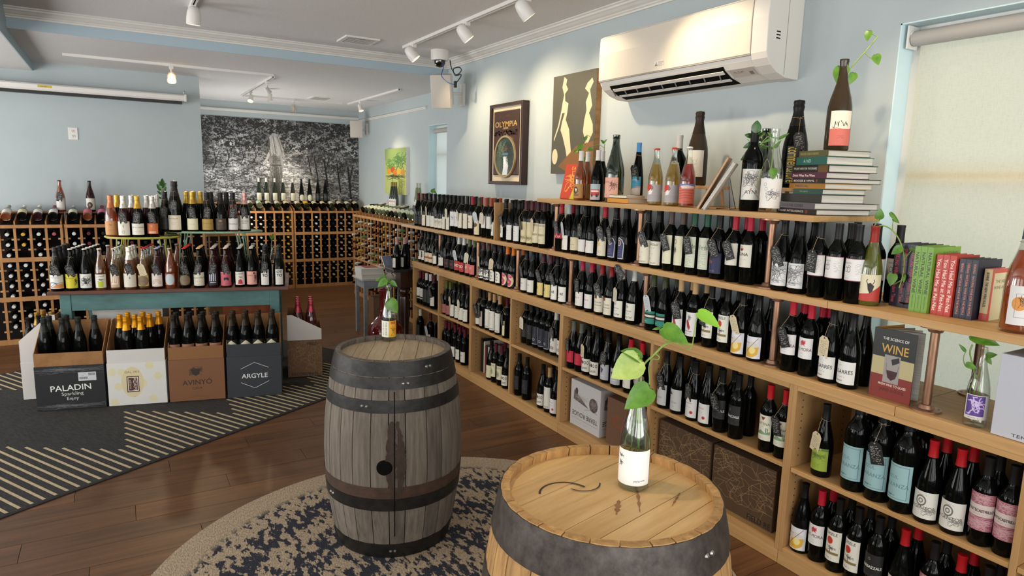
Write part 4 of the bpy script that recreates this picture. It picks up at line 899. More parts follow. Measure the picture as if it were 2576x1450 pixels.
# crown mouldings: cove profile
prof = [(0, 0), (.012, 0), (.014, .012), (.024, .016), (.028, .024), (.045, .032), (.062, .045), (.074, .05), (.078, .062), (.09, .066), (.09, .075), (0, .075)]
m = MB().prism([(XW - a, ZC - .075 + b) for a, b in prof], 'y', -2.4, YB - .012)
struct('trim_3', m, M_TRIMW)
m = MB().prism([(YB - .012 - a, ZC - .075 + b) for a, b in prof], 'x', -.66, XW)
# prism along x takes (y, z)
struct('trim_4', m, M_TRIMW)
rail = [(0, 0), (.012, .002), (.014, .014), (.022, .018), (.022, .034), (.012, .038), (0, .04)]
struct('trim_5', MB().prism([(10.95 - a, 2.68 + b) for a, b in rail], 'x', .885, 3.5), M_TRIMW)
struct('trim_6', MB().prism([(3.5 - a, 2.64 + b) for a, b in rail], 'y', 8.12, 10.95), M_TRIMW)
struct('baseboard_left', MB().box(-3.6, .885, 8.53, 8.55, 0, .1), M_TRIMW)
struct('baseboard_far', MB().box(.885, 3.5, 10.93, 10.95, 0, .1), M_TRIMW)

# ------------------------------------------------------------------ windows with roller blinds
GLASS = clear('window_glass', '#f2f8f8', .06)


def blind_mat(name, col, op):
    m = bpy.data.materials.new(name); m.use_nodes = True
    nt = m.node_tree; nt.nodes.clear()
    out = nt.nodes.new('ShaderNodeOutputMaterial')
    tl = nt.nodes.new('ShaderNodeBsdfTranslucent'); df = nt.nodes.new('ShaderNodeBsdfDiffuse')
    tc = nt.nodes.new('ShaderNodeTexCoord'); mp = nt.nodes.new('ShaderNodeMapping'); mp.inputs['Scale'].default_value = (40, 40, 900)
    nz = nt.nodes.new('ShaderNodeTexNoise'); nz.inputs['Scale'].default_value = 1
    mp2 = nt.nodes.new('ShaderNodeMapping'); mp2.inputs['Scale'].default_value = (40, 700, 30)
    nz2 = nt.nodes.new('ShaderNodeTexNoise'); nz2.inputs['Scale'].default_value = 1
    ad = nt.nodes.new('ShaderNodeMath'); ad.operation = 'ADD'
    rp = nt.nodes.new('ShaderNodeValToRGB')
    rp.color_ramp.elements[0].position = .7; rp.color_ramp.elements[1].position = 1.25
    rp.color_ramp.elements[0].color = (*[c * .86 for c in lin(col)], 1); rp.color_ramp.elements[1].color = (*lin(col), 1)
    L = nt.links.new
    L(tc.outputs['Object'], mp.inputs[0]); L(mp.outputs[0], nz.inputs[0]); L(tc.outputs['Object'], mp2.inputs[0]); L(mp2.outputs[0], nz2.inputs[0])
    L(nz.outputs[0], ad.inputs[0]); L(nz2.outputs[0], ad.inputs[1]); L(ad.outputs[0], rp.inputs[0])
    L(rp.outputs[0], tl.inputs[0]); L(rp.outputs[0], df.inputs[0])
    mx = nt.nodes.new('ShaderNodeMixShader'); mx.inputs[0].default_value = op
    L(tl.outputs[0], mx.inputs[1]); L(df.outputs[0], mx.inputs[2]); L(mx.outputs[0], out.inputs[0])
    return m


M_BLIND = blind_mat('blind_fabric', '#f6eed8', .22)
M_BLIND2 = blind_mat('blind_fabric_far', '#eeeee8', .2)


def window(n, x, y0, y1, z0, z1, depth):
    f = MB()
    t = .045
    xa, xb = x + depth - .05, x + depth
    f.box(xa, xb, y0, y0 + t, z0, z1); f.box(xa, xb, y1 - t, y1, z0, z1)
    f.box(xa, xb, y0 + t, y1 - t, z0, z0 + t); f.box(xa, xb, y0 + t, y1 - t, z1 - t, z1)
    o = f.build('window_%d' % n, M_WHITE, kind='structure')
    zm = (z0 + z1) / 2 + .3
    MB().box(xa, xb, y0 + t, y1 - t, zm - .02, zm + .02).build('window_rail', M_WHITE, o)
    MB().box(xb - .03, xb - .024, y0 + t, y1 - t, z0 + t, zm - .02).build('pane', GLASS, o)
    MB().box(xb - .03, xb - .024, y0 + t, y1 - t, zm + .02, z1 - t).build('pane', GLASS, o)
    r = MB()
    r.box(x + .001, xa, y1 - .006, y1, z0, z1); r.box(x + .001, xa, y0, y0 + .006, z0, z1)
    r.box(x + .001, xa, y0, y1, z1 - .006, z1); r.box(x - .01, xa, y0, y1, z0, z0 + .012)
    r.build('reveal', M_REVEAL, o)
    return o


window(1, XW, WY0, WY1, WZ0, WZ1, .16)
window(2, 3.5, F0, F1, 1.1, 2.43, .16)
b = thing('roller_blind', 'cream roller blind drawn down over the window beside the book stack', 'blind', (XW + .06, 1.0, 2.44))
MB().lathe([(0, WY0 + .03), (.034, WY0 + .03), (.034, WY1 - .035), (0, WY1 - .035)], 14, (XW + .06, 0, 2.44), M=Matrix(((1, 0, 0), (0, 0, 1), (0, 1, 0)))).build('roller_tube', pbr('blind_tube', '#a9a5a0', .6), b, smooth=40)
MB().quad((XW + .09, WY1 - .05, .62), (XW + .09, WY0 + .035, .62), (XW + .09, WY0 + .035, 2.44), (XW + .09, WY1 - .05, 2.44)).build('blind_cloth', M_BLIND, b)
bk = MB().box(XW + .02, XW + .1, WY1 - .03, WY1 - .022, 2.395, 2.495)
bk.lathe([(0, 0), (.02, 0), (.02, .006), (0, .006)], 10, (XW + .05, WY1 - .037, 2.455), M=Matrix(((1, 0, 0), (0, 0, 1), (0, 1, 0))))
bk.build('bracket', M_WHITE, b)
MB().box(XW + .08, XW + .1, WY0 + .035, WY1 - .05, .6, .625).build('hem_bar', M_WHITE, b)
b = thing('roller_blind', 'pale roller blind over the small window in the far room', 'blind', (3.56, 7.5, 2.37))
MB().lathe([(0, F0 + .03), (.03, F0 + .03), (.03, F1 - .05), (0, F1 - .05)], 12, (3.56, 0, 2.36), M=Matrix(((1, 0, 0), (0, 0, 1), (0, 1, 0)))).build('roller_tube', pbr('blind_tube', '#a9a5a0', .6), b, smooth=40)
MB().quad((3.586, F1 - .06, 1.15), (3.586, F0 + .03, 1.15), (3.586, F0 + .03, 2.36), (3.586, F1 - .06, 2.36)).build('blind_cloth', M_BLIND2, b)

# mural and wall plates
o = MB().box(.9, 3.495, 10.944, 10.95, 1.2, 2.6)
o.quad((.9, 10.9435, 1.2), (3.495, 10.9435, 1.2), (3.495, 10.9435, 2.6), (.9, 10.9435, 2.6), CELL['mural'])
mu = o.build('photo_mural', [PRINT])
tag(mu, 'black and white photo mural of a woman walking through vines', 'mural')
for f in range(6):
    for li in mu.data.polygons[f].loop_indices:
        mu.data.uv_layers[0].data[li].uv = (CELL['mural'][0] + .001, CELL['mural'][1] + .001)


def plate(loc, kindp, label, axis='y'):
    t = thing('wall_outlet' if kindp == 'outlet' else 'light_switch', label, 'outlet' if kindp == 'outlet' else 'switch', loc)
    x, y, z = loc
    MB().box(x - .042, x + .042, y - .007, y, z - .063, z + .063).build('plate', M_WHITE, t, bevel=.002)
    for dz in (-.026, .026):
        if kindp == 'outlet':
            rc = MB().lathe([(0, 0), (.017, 0), (.017, .003), (0, .003)], 14, (x, y - .007, z + dz), M=Matrix(((1, 0, 0), (0, 0, -1), (0, 1, 0)))).build('socket', M_WHITEP, t)
            sl = MB()
            for dx in (-.006, .006): sl.box(x + dx - .0015, x + dx + .0015, y - .0108, y - .0098, z + dz - .001, z + dz + .008)
            sl.box(x - .002, x + .002, y - .0108, y - .0098, z + dz - .011, z + dz - .006)
            sl.build('slot', M_DARK, rc)
    if kindp != 'outlet':
        MB().box(x - .008, x + .008, y - .014, y - .007, z - .015, z + .015).build('rocker', M_WHITEP, t)
    return t


plate((-.357, 8.55, 2.13), 'outlet', 'white twin power outlet high on the pale blue wall')

# projector screen case
t = thing('projector_screen', 'white rolled-up projector screen case under the ceiling', 'screen', (-.4, 8.4, 2.56))
MB().prism([(8.5, 2.535), (8.5, 2.605), (8.41, 2.605), (8.395, 2.59), (8.395, 2.552), (8.41, 2.535)], 'x', -2.1, .715).build('case', M_WHITE, t)
MB().box(-2.1, .69, 8.42, 8.48, 2.505, 2.535).build('bottom_bar', M_BLACK, t)
MB().box(.715, .735, 8.39, 8.505, 2.53, 2.61).build('end_cap', M_WHITEP, t, bevel=.004)
MB().tube([(.71, 8.45, 2.605), (.715, 8.45, 2.64), (.725, 8.45, 2.65)], .007, 6).build('hook', M_CHROME, t)
q = MB(); q.quad((-.62, 8.3945, 2.566), (-.5, 8.3945, 2.566), (-.5, 8.3945, 2.588), (-.62, 8.3945, 2.588), CELL['yellowtag'])
q.build('yellow_sticker', PRINT, t)
for yy in (8.46,):
    MB().box(.6, .64, 8.5, 8.55, 2.56, 2.6).build('wall_bracket', M_WHITE, t)
    MB().box(-1.6, -1.56, 8.5, 8.55, 2.56, 2.6).build('wall_bracket', M_WHITE, t)


# ------------------------------------------------------------------ ceiling: tracks, spot lamps, vents, camera, speakers
def track(x0, y0, x1, y1, z, label):
    t = thing('light_track', label, 'track', ((x0 + x1) / 2, (y0 + y1) / 2, z))
    d = Vector((x1 - x0, y1 - y0, 0)); L = d.length; d.normalize(); n = Vector((-d.y, d.x, 0))
    Mx = Matrix((d, n, Vector((0, 0, 1)))).transposed()
    c = Vector(((x0 + x1) / 2, (y0 + y1) / 2, z))
    MB().obox(c + n * .012 + Vector((0, 0, -.012)), L / 2, .006, .012, Mx).obox(c - n * .012 + Vector((0, 0, -.012)), L / 2, .006, .012, Mx).build('rail', M_WHITE, t)
    MB().obox(c + Vector((0, 0, -.008)), L / 2, .006, .008, Mx).build('groove', M_DARK, t)
    return t


M_BULB = pbr('lit_lamp_face', '#fff1d8', .4, emit=('#ffdca8', 9))
M_BULBOFF = pbr('lamp_face', '#d8d2c6', .3)
M_FROST = clear('frosted_shade', '#e9e2d4', .2, .5)


def bullet(x, y, z, aim, label, on, size=1.0, style='bullet', e=0, blend=1.0, cone=105):
    """a track spot: adapter, stem, shade, lamp"""
    t = thing('track_spotlight', label, 'spotlight', (x, y, z))
    MB().box(x - .018, x + .018, y - .03, y + .03, z - .05 * size, z - .024).build('adapter', M_WHITE, t)
    a = (Vector(aim) - Vector((x, y, z - .12))).normalized()
    st = Vector((x, y, z - .05 * size))
    piv = Vector((x, y, z - .12 * size))
    MB().tube([st, piv], .008, 6).build('stem', M_WHITE, t)
    q = a.to_track_quat('Z', 'Y').to_matrix()
    if style == 'bullet':
        c = piv - a * .02 + q @ Vector((0, 0, 0))
        prof = [(0, -.075), (.022, -.072), (.038, -.058), (.046, -.03), (.05, .01), (.05, .055), (.046, .056), (.044, .03), (0, .028)]
        sh = MB().lathe([(r * size, h * size) for r, h in prof], 18, c, M=q).build('shade', M_WHITE, t, smooth=35)
        MB().lathe([(0, .034), (.042 * size, .036)], 14, c, M=q @ Matrix.Scale(size, 3)).build('lamp', M_BULB if on else M_BULBOFF, sh)
    elif style == 'cone':
        c = piv
        sh = MB().lathe([(0, -.06), (.026, -.058), (.028, 0), (.036, .035), (.034, .036), (.025, .01), (0, .008)], 16, c, M=q).build('shade', M_WHITE, t, smooth=35)
        MB().lathe([(0, .014), (.028, .016)], 12, c, M=q).build('lamp', M_BULB if on else M_BULBOFF, sh)
    else:
        c = piv
        sh = MB().lathe([(.012, -.04), (.035, -.03), (.042, .01), (.045, .06)], 16, c, M=q).build('glass_shade', M_FROST, t, smooth=60)
        MB().lathe([(0, -.03), (.018, -.02), (.034, .02), (.036, .04), (0, .045)], 14, c, M=q).build('lamp', M_BULB if on else M_BULBOFF, sh, smooth=40)
    if e:
        lo = c + a * .07 * size
        l = lamp('SPOT', 'spot_lamp', lo, lo + a, e, (1.0, .78, .5), spot_size=R(cone), spot_blend=blend, shadow_soft_size=.02)
    return t


track(2.42, 6.16, 2.43, .2, ZC, 'long white light track nearest the right wall')
bullet(2.42, 5.93, ZC, (3.1, 5.6, 2.0), 'white bullet spotlight at the far end of the long track', True, e=52)
bullet(2.425, 4.86, ZC, (3.1, 4.6, 2.0), 'white bullet spotlight midway along the long track', True, e=58)
bullet(2.43, 3.98, ZC, (3.1, 3.75, 2.0), 'white bullet spotlight partly cut by the top of the picture', True, e=42)
bullet(2.43, 2.95, ZC, (3.05, 2.5, 1.7), 'white bullet spotlight on the long track above the air conditioner', True, e=40)
bullet(2.43, 1.7, ZC, (2.9, 1.4, 1.4), 'white bullet spotlight on the long track above the books', True, e=42)
track(.565, 5.78, .57, .6, ZC, 'white light track over the barrels, cut by the picture top')
bullet(.57, 1.75, ZC, (1.1, 1.3, .93), 'bullet spotlight over the golden barrel', True, e=42, cone=80)
bullet(.565, 5.62, ZC, (.45, 5.9, .9), 'lit bullet spotlight hanging over the sparkling table', True, e=55, cone=62)
track(-.36, 7.74, 1.54, 7.74, ZA, 'white light track along the front of the low ceiling')
bullet(.55, 7.74, ZA, (.5, 7.2, 1.9), 'lit glass shaded spotlight before the pale blue wall', True, style='glass', e=50, cone=110)
track(1.56, 7.86, 1.56, 9.95, ZA, 'white light track running away over the far room')
bullet(1.56, 8.2, ZA, (1.9, 8.6, 2.3), 'white round headed spotlight at the near end of the receding track', True, style='cone', size=1, e=30, cone=100)
bullet(1.56, 9.3, ZA, (1.4, 9.0, 2.2), 'white spotlight at the far end of the receding track', True, style='cone', e=30, cone=100)
bullet(1.75, 9.05, ZA, (1.72, 9.0, 2.2), 'white flared spotlight hanging straight down', False, style='cone')
track(1.57, 9.96, 2.95, 9.96, ZA, 'white light track across the back of the far room')
bullet(2.25, 9.96, ZA, (2.25, 10.3, 1.6), 'small glass spotlight in front of the photo mural', False, style='glass', e=45, cone=120)
track(3.04, 7.9, 3.04, 9.97, ZA, 'white light track near the far right wall')
bullet(3.04, 9.4, ZA, (3.2, 9.1, 1.9), 'lit spotlight aimed at the fruit painting', True, style='cone', e=45, cone=90)


def vent(x0, x1, y0, y1, z, label):
    t = thing('ceiling_vent', label, 'vent', ((x0 + x1) / 2, (y0 + y1) / 2, z))
    f = MB(); b = .035
    f.box(x0, x1, y0, y0 + b, z - .014, z); f.box(x0, x1, y1 - b, y1, z - .014, z); f.box(x0, x0 + b, y0 + b, y1 - b, z - .014, z); f.box(x1 - b, x1, y0 + b, y1 - b, z - .014, z)
    f.build('frame', M_WHITE, t)
    MB().box(x0 + b, x1 - b, y0 + b, y1 - b, z - .004, z - .001).build('duct', M_DARK, t)
    n = 6
    for i in range(n):
        yy = y0 + b + (y1 - y0 - 2 * b) * (i + .5) / n
        MB().obox(((x0 + x1) / 2, yy, z - .012), (x1 - x0) / 2 - b, .014, .0015, Matrix.Rotation(R(35), 3, 'X')).build('slat', M_WHITE, t)
    return t


vent(1.82, 2.13, 6.0, 6.3, ZC, 'white slatted air vent in the higher ceiling')
vent(2.38, 2.66, 9.4, 9.75, ZA, 'white slatted air vent in the low ceiling')
# dome camera
t = thing('dome_camera', 'white ceiling security camera with a dark smoked dome', 'camera', (2.78, 6.14, ZC))
MB().lathe([(0, 0), (.088, 0), (.088, -.075), (.082, -.095), (0, -.095)], 24, (2.78, 6.14, ZC)).build('housing', M_WHITE, t, smooth=35)
MB().lathe([(.056, -.095), (.054, -.12), (.04, -.145), (.02, -.157), (0, -.16)], 20, (2.78, 6.14, ZC)).build('dome', pbr('smoked_dome', '#0d0d0e', .06, coat=1), t, smooth=1)
cx, cy, cz = 2.84, 6.12, ZC - .09
o = MB().tube(spline([(2.8, 6.1, cz), (2.79, 6.08, cz - .08), (2.76, 6.05, cz - .16), (2.8, 6.0, cz - .22), (2.86, 5.98, cz - .24)]), .004, 6).build('camera_cable', pbr('blue_cable', '#2d4f8c', .5))
tag(o, 'thin blue cable hanging from the dome camera', 'cable')
o = MB().tube(spline([(2.86, 6.08, cz), (2.87, 6.06, cz - .08), (2.9, 6.02, cz - .14), (2.94, 5.99, cz - .1), (2.92, 6.0, cz - .07), (2.87, 6.02, cz - .09), (2.88, 6.0, cz - .15), (2.93, 5.97, cz - .14), (2.9, 5.98, cz - .2), (2.86, 5.98, cz - .24)]), .005, 6)
o.obox((2.875, 5.985, cz - .235), .012, .012, .03, Matrix.Identity(3))
o = o.build('cable_loop', M_BLACK)
tag(o, 'black knotted power cable with plug under the dome camera', 'cable')


def speaker(c, yaw, tilt, w, h, d, wall, label, kindm):
    t = thing('wall_speaker', label, 'speaker', c)
    Mx = Matrix.Rotation(yaw, 3, 'Z') @ Matrix.Rotation(tilt, 3, 'X')
    def hull(pts, name, mat, bev):
        mb = MB(); mb._add([Vector(c) + Mx @ Vector(p) for p in pts], [(0, 1, 2, 3)[::-1], (4, 5, 6, 7), (0, 1, 5, 4), (1, 2, 6, 5), (2, 3, 7, 6), (3, 0, 4, 7)])
        return mb.build(name, mat, t, bevel=bev, smooth=40)
    ww, hh = w / 2, h / 2
    hull([(-ww, -d / 2, -hh), (ww, -d / 2, -hh), (ww * .7, d / 2, -hh), (-ww * .7, d / 2, -hh), (-ww, -d / 2, hh), (ww, -d / 2, hh), (ww * .7, d / 2, hh), (-ww * .7, d / 2, hh)], 'cabinet', kindm, .012)
    hull([(-ww * .92, -d / 2 - .006, -hh * .94), (ww * .92, -d / 2 - .006, -hh * .94), (ww * .92, -d / 2 + .003, -hh * .94), (-ww * .92, -d / 2 + .003, -hh * .94), (-ww * .92, -d / 2 - .006, hh * .94), (ww * .92, -d / 2 - .006, hh * .94), (ww * .92, -d / 2 + .003, hh * .94), (-ww * .92, -d / 2 + .003, hh * .94)], 'grille', pbr('speaker_grille', '#cbc4bb', .6, noise=.6, nscale=(500, 500, 500), dark='#aaa39a'), .004)
    wv = Vector(wall)
    MB().tube([Vector(c) + Mx @ Vector((0, d / 2, 0)), (Vector(c) + wv) / 2 + Vector((0, 0, -.01)), wv], .016, 8).build('arm', M_WHITE, t)
    return t


sp = speaker((2.86, 6.22, 2.62), R(-42), R(14), .21, .32, .19, (3.1, 6.3, 2.62), 'white speaker tilted down beside the dome camera', M_WHITEP)
MB().box(3.095, 3.12, 6.26, 6.34, 2.5, 2.72).build('wall_plate', M_WHITE, sp)
sp = speaker((3.32, 10.45, 2.5), R(-25), R(4), .2, .26, .15, (3.47, 10.5, 2.5), 'white speaker on the far wall above the mural edge', M_WHITEP)
MB().box(3.475, 3.5, 10.46, 10.54, 2.42, 2.6).build('wall_plate', M_WHITE, sp)

# ------------------------------------------------------------------ the wall of shelving
XF, XB = 2.587, 3.03
HOLE = pbr('pin_hole', '#2a1d12', .9)


def bookcase(label, y0, y1, bays, shelves):
    """an open case of ply: side panels, divider, deck, kick board, back, one movable shelf per bay; bays = boundary centres"""
    t = thing('bookcase', label, 'bookcase', (XF, (y0 + y1) / 2, 0), 'maple bookcases under the counter')
    tk = .02
    xs = [y0 + tk / 2] + list(bays) + [y1 - tk / 2]
    for k, yc in enumerate(xs):
        h = tk / 2 if k in (0, len(xs) - 1) else .011
        p = MB().box(XF, XB, yc - h, yc + h, .0665, .875).build('side_panel' if k in (0, len(xs) - 1) else 'divider', M_WOODX, t, bevel=.0015)
        hl = MB()
        for xh in (XF + .05, XB - .07):
            for j in range(22):
                z = .14 + j * .033
                if not any(abs(z - sz) < .02 for sz in shelves):
                    for sg in (-1, 1):
                        yy = yc + sg * (h + .0005)
                        hl._add([(xh + .004 * math.cos(a), yy, z + .004 * math.sin(a)) for a in [i * PI / 3 for i in range(6)]], [tuple(range(6))])
        hl.build('pin_holes', HOLE, p, kind='stuff')
    MB().box(XF + .012, XF + .03, y0 + tk, y1 - tk, 0, .066).build('kick_board', M_WOOD, t)
    MB().box(XF, XF + .0115, y0 + .001, y1 - .001, 0.001, .0655).build('kick_face', M_WOOD, t, bevel=.001)
    MB().box(XB - .008, XB, y0 + tk, y1 - tk, .066, .875).build('back_panel', M_WOODIN, t)
    for (a, b2), sz in zip(zip(xs, xs[1:]), shelves):
        MB().box(XF + .001, XB - .008, a + .011, b2 - .011, .066, .087).build('deck', M_WOOD, t, bevel=.001)
        MB().box(XF + .004, XB - .01, a + .012, b2 - .012, sz - .02, sz).build('shelf', M_WOOD, t, bevel=.0015)
        MB().box(XF, XF + .018, a + .011, b2 - .011, .853, .875).build('top_rail', M_WOOD, t)
    return t


bookcase('maple ply bookcase farthest from the photographer, two bays wide', 5.03, 6.345, [5.705], [.485, .475])
bookcase('maple ply bookcase with books in its lower bay, behind the grey barrel', 3.66, 5.03, [4.345], [.495, .505])
bookcase('maple ply bookcase holding cartons in its lower bays', 1.825, 3.66, [2.755], [.49, .488])
bookcase('maple ply bookcase nearest the photographer, blue labels inside', -.02, 1.825, [.915], [.485, .485])

t = thing('wooden_countertop', 'long maple counter board running over all the bookcases', 'counter', (XF, 3.2, .875))
for a, b2 in ((-.02, 1.368), (1.37, 3.3), (3.302, 5.04), (5.042, 6.36)):
    MB().box(XF - .004, XB + .02, a, b2, .8755, .915).build('board', M_WOOD, t, bevel=.002)

ZS2, ZS3 = 1.279, 1.635
t = thing('pipe_shelf', 'two tier maple plank shelf on copper pipe legs above the counter', 'shelf', (2.82, 3.2, .915))
for a, b2 in ((-.02, 1.70), (1.702, 3.86), (3.862, 5.6), (5.602, 6.66)):
    MB().box(XF - .004, 3.09, a, b2, ZS2 - .03, ZS2).build('shelf_board', M_WOOD, t, bevel=.002)
MB().box(XF + .0, 3.09, 1.81, 4.02, ZS3 - .026, ZS3).build('shelf_board', M_WOOD, t, bevel=.002)


def pipe(x, y, z0, z1):
    p = MB().lathe([(0, z0 + .012), (.0165, z0 + .012), (.0165, z1), (0, z1)], 14, (x, y, 0)).build('pipe', M_COPPER, t, smooth=40)
    for z, sg in ((z0, 1), (z1, -1)):
        f = MB().lathe([(0, 0), (.055, 0), (.055, .007), (.03, .01), (.024, .024), (.0165, .026)], 20, (0, 0, 0))
        f.v = [(a + x, b3 + y, z + sg * c2) for a, b3, c2 in f.v]
        fo = f.build('flange', M_COPPER, p, smooth=35)
        if z == z0 and y < 3.2:
            sc = MB()
            for k in range(4):
                a = k * PI / 2 + .6
                sc.lathe([(0, .0072), (.0055, .0072), (.005, .0095), (0, .0098)], 8, (x + .042 * math.cos(a), y + .042 * math.sin(a), z))
            sc.build('screws', pbr('screw_steel', '#5c4a3c', .4, metal=.8), fo, kind='stuff')


for y in (5.82, 5.03, 4.365, 3.66, 2.905, 2.0, 1.292):
    pipe(2.655, y, .915, ZS2 - .03)
    pipe(3.04, y + .01, .915, ZS2 - .03)
for y in (3.86, 2.985, 2.065):
    pipe(2.655, y, ZS2, ZS3 - .026)
    pipe(3.04, y + .03, ZS2, ZS3 - .026)

# divider board with a picture on the middle shelf
t = thing('divider_board', 'upright wooden divider board among the bottles on the middle shelf', 'divider', (2.8, 4.66, ZS2))
MB().box(2.6, 3.0, 4.655, 4.67, ZS2, ZS2 + .3).build('panel', M_WOODX, t)
q = MB(); q.quad((2.99, 4.654, ZS2 + .02), (2.99, 4.42, ZS2 + .02), (2.99, 4.42, ZS2 + .29), (2.99, 4.654, ZS2 + .29), CELL['rainsign'])
q.box(2.991, 3.0, 4.415, 4.655, ZS2 + .015, ZS2 + .295)
o = q.build('picture_card', PRINT, t)
for f in range(1, 7):
    for li in o.data.polygons[f].loop_indices:
        o.data.uv_layers[0].data[li].uv = (CELL['rainsign'][0] + .0005, CELL['rainsign'][1] + .0005)

# ------------------------------------------------------------------ redwood racks
PEGM = pbr('redwood_peg', '#c79a68', .55)
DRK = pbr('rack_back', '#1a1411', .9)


def rack(label, p0, rz, n, pitch, ztop, zr, depth=.34, slope=True, peg=.103, group='redwood wine racks'):
    """n bottle columns, local x along the front, y into the wall"""
    t = thing('wine_rack', label, 'rack', p0, group, rz, local=True)
    W_ = n * pitch
    for k in range(n + 1):
        x = k * pitch
        MB().box(x - .011, x + .011, 0, .022, 0, ztop - .03).build('post', M_RACK, t)
    for z in zr:
        MB().box(-.012, W_ + .012, -.008, .0, z - .022, z + .022).build('rail', M_RACK, t)
    MB().box(-.012, W_ + .012, -.016, .03, ztop - .032, ztop).build('rail', M_RACK, t, bevel=.002)
    MB().box(-.012, W_ + .012, -.006, .02, 0, .05).build('rail', M_RACK, t)
    mb = MB()
    nz = int((ztop - .1) / peg)
    for k in range(n + 1):
        x = k * pitch
        for j in range(nz):
            z = ztop - .145 - j * peg
            if z < .06: break
            mb.box(x - .032, x + .032, .0225, .0355, z - .008, z + .008)
    mb.build('pegs', PEGM, t, kind='stuff')
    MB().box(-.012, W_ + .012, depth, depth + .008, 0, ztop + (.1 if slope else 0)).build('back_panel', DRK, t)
    for x in (-.018, W_ + .012):
        MB().box(x, x + .006, .03, depth, .0, ztop).build('side_panel', M_RACK, t)
    if slope:
        a = math.atan2(.13, depth - .03)
        for k in range(n + 1):
            MB().prism([(.03, ztop), (depth, ztop), (depth, ztop + .1), (.03, ztop + .03)], 'x', k * pitch - .006, k * pitch + .006).build('cradle_rib', M_RACK, t)
        MB().box(-.012, W_ + .012, depth - .07, depth + .008, ztop + .1, ztop + .115).build('ledge', M_RACK, t)
    else:
        MB().box(-.012, W_ + .012, .03, depth, ztop - .02, ztop).build('top_board', M_RACK, t)
    return t


rack('redwood rack at the left picture edge, mostly hidden by cartons', (-1.905, 8.1, 0), 0, 11, .1275, 1.2, (.855, .46))
rack('redwood rack beneath the two bottles on the pale blue wall', (-.462, 8.1, 0), 0, 10, .1275, 1.2, (.855, .46))
rack('redwood rack under the mural, left unit half hidden by the table', (1.0, 10.6, 0), 0, 10, .1325, 1.21, (.861, .435), depth=.32)
rack('redwood rack under the mural, right unit reaching the corner', (2.364, 10.6, 0), 0, 8, .1325, 1.21, (.861, .435), depth=.32)
rack('redwood rack along the far right wall, seen edge on', (3.045, 9.78, 0), R(-90), 20, .15, 1.205, (.56,), depth=.36)

# ------------------------------------------------------------------ air conditioner
Y0, Y1 = 2.35, 3.715
t = thing('air_conditioner', 'big white wall mounted air conditioner above the shelves', 'air conditioner', (3.12, 3.03, 2.5))
pr = [(3.12, 2.715), (2.885, 2.722), (2.87, 2.715), (2.868, 2.43), (2.876, 2.405), (2.9, 2.376), (2.955, 2.343), (3.03, 2.322), (3.12, 2.32)]
MB().prism(pr[::-1], 'y', Y0 + .02, Y1 - .004).build('body', M_WHITEP, t)
MB().prism([(2.868, 2.43), (2.868, 2.712), (2.858, 2.706), (2.853, 2.6), (2.856, 2.434)], 'y', Y0 + .105, Y1).build('front_panel', pbr('ac_front', '#d2c9ba', .42), t, bevel=.003)
e = [(3.12, 2.72), (2.88, 2.727), (2.858, 2.712), (2.852, 2.6), (2.856, 2.432), (2.868, 2.402), (2.895, 2.37), (2.95, 2.337), (3.02, 2.316), (3.12, 2.314)]
MB().prism(e[::-1], 'y', Y0, Y0 + .1).build('end_cap', M_WHITEP, t, bevel=.004)
MB().prism([(3.035, 2.326), (3.03, 2.3195), (2.953, 2.3405), (2.898, 2.3735), (2.882, 2.394), (2.89, 2.4)], 'y', Y0 + .3, Y1 - .09).build('outlet_slot', M_DARK, t)
for x, z, a_ in ((2.903, 2.366, 36), (2.962, 2.334, 20)):
    MB().obox((x, (Y0 + Y1) / 2 + .1, z), .011, (Y1 - Y0) / 2 - .21, .0022, Matrix.Rotation(R(a_), 3, 'Y')).build('louver', M_WHITEP, t)
vn = MB()
for k in range(9):
    yy = Y0 + .36 + k * .115
    vn.obox((2.93, yy, 2.353), .026, .002, .006, Matrix.Rotation(R(25), 3, 'Z') @ Matrix.Rotation(R(30), 3, 'Y'))
vn.build('deflectors', M_GREYP, t, kind='stuff')
MB().prism([(2.868, 2.4255), (2.8555, 2.4255), (2.8555, 2.431), (2.868, 2.431)], 'y', Y0 + .1, Y1 - .004).build('panel_seam', M_GREYP, t)
sl = MB()
for k in range(3): sl.box(2.92, 2.95, Y0 - .001, Y0 + .001, 2.5 + k * .016, 2.506 + k * .016)
sl.build('side_slots', M_DARK, t, kind='stuff')
MB().box(3.0, 3.003, Y0 - .0008, Y0 + .001, 2.33, 2.715).build('side_seam', M_GREYP, t)
q = MB(); q.quad((2.8525, 3.17, 2.462), (2.8525, 3.09, 2.462), (2.8525, 3.09, 2.49), (2.8525, 3.17, 2.49), CELL['unitlogo']); q.build('maker_mark', PRINT, t)
q = MB(); q.quad((2.953, Y0 + .28, 2.3415), (2.953, Y0 + .12, 2.3415), (2.899, Y0 + .12, 2.374), (2.899, Y0 + .28, 2.374), CELL['unitpanel']); q.build('display_panel', PRINT, t)
t['label'] = 'big white wall mounted air conditioner above the shelves'

# ------------------------------------------------------------------ pictures on the walls
FRB = pbr('dark_red_wood', '#3a221d', .35, noise=.6, nscale=(8, 60, 8), dark='#261410')


def at_wall(x, y0, y1, z0, z1, key, name, parent, mat=PRINT):
    q = MB(); q.quad((x, y1, z0), (x, y0, z0), (x, y0, z1), (x, y1, z1), CELL[key])
    return q.build(name, mat, parent)


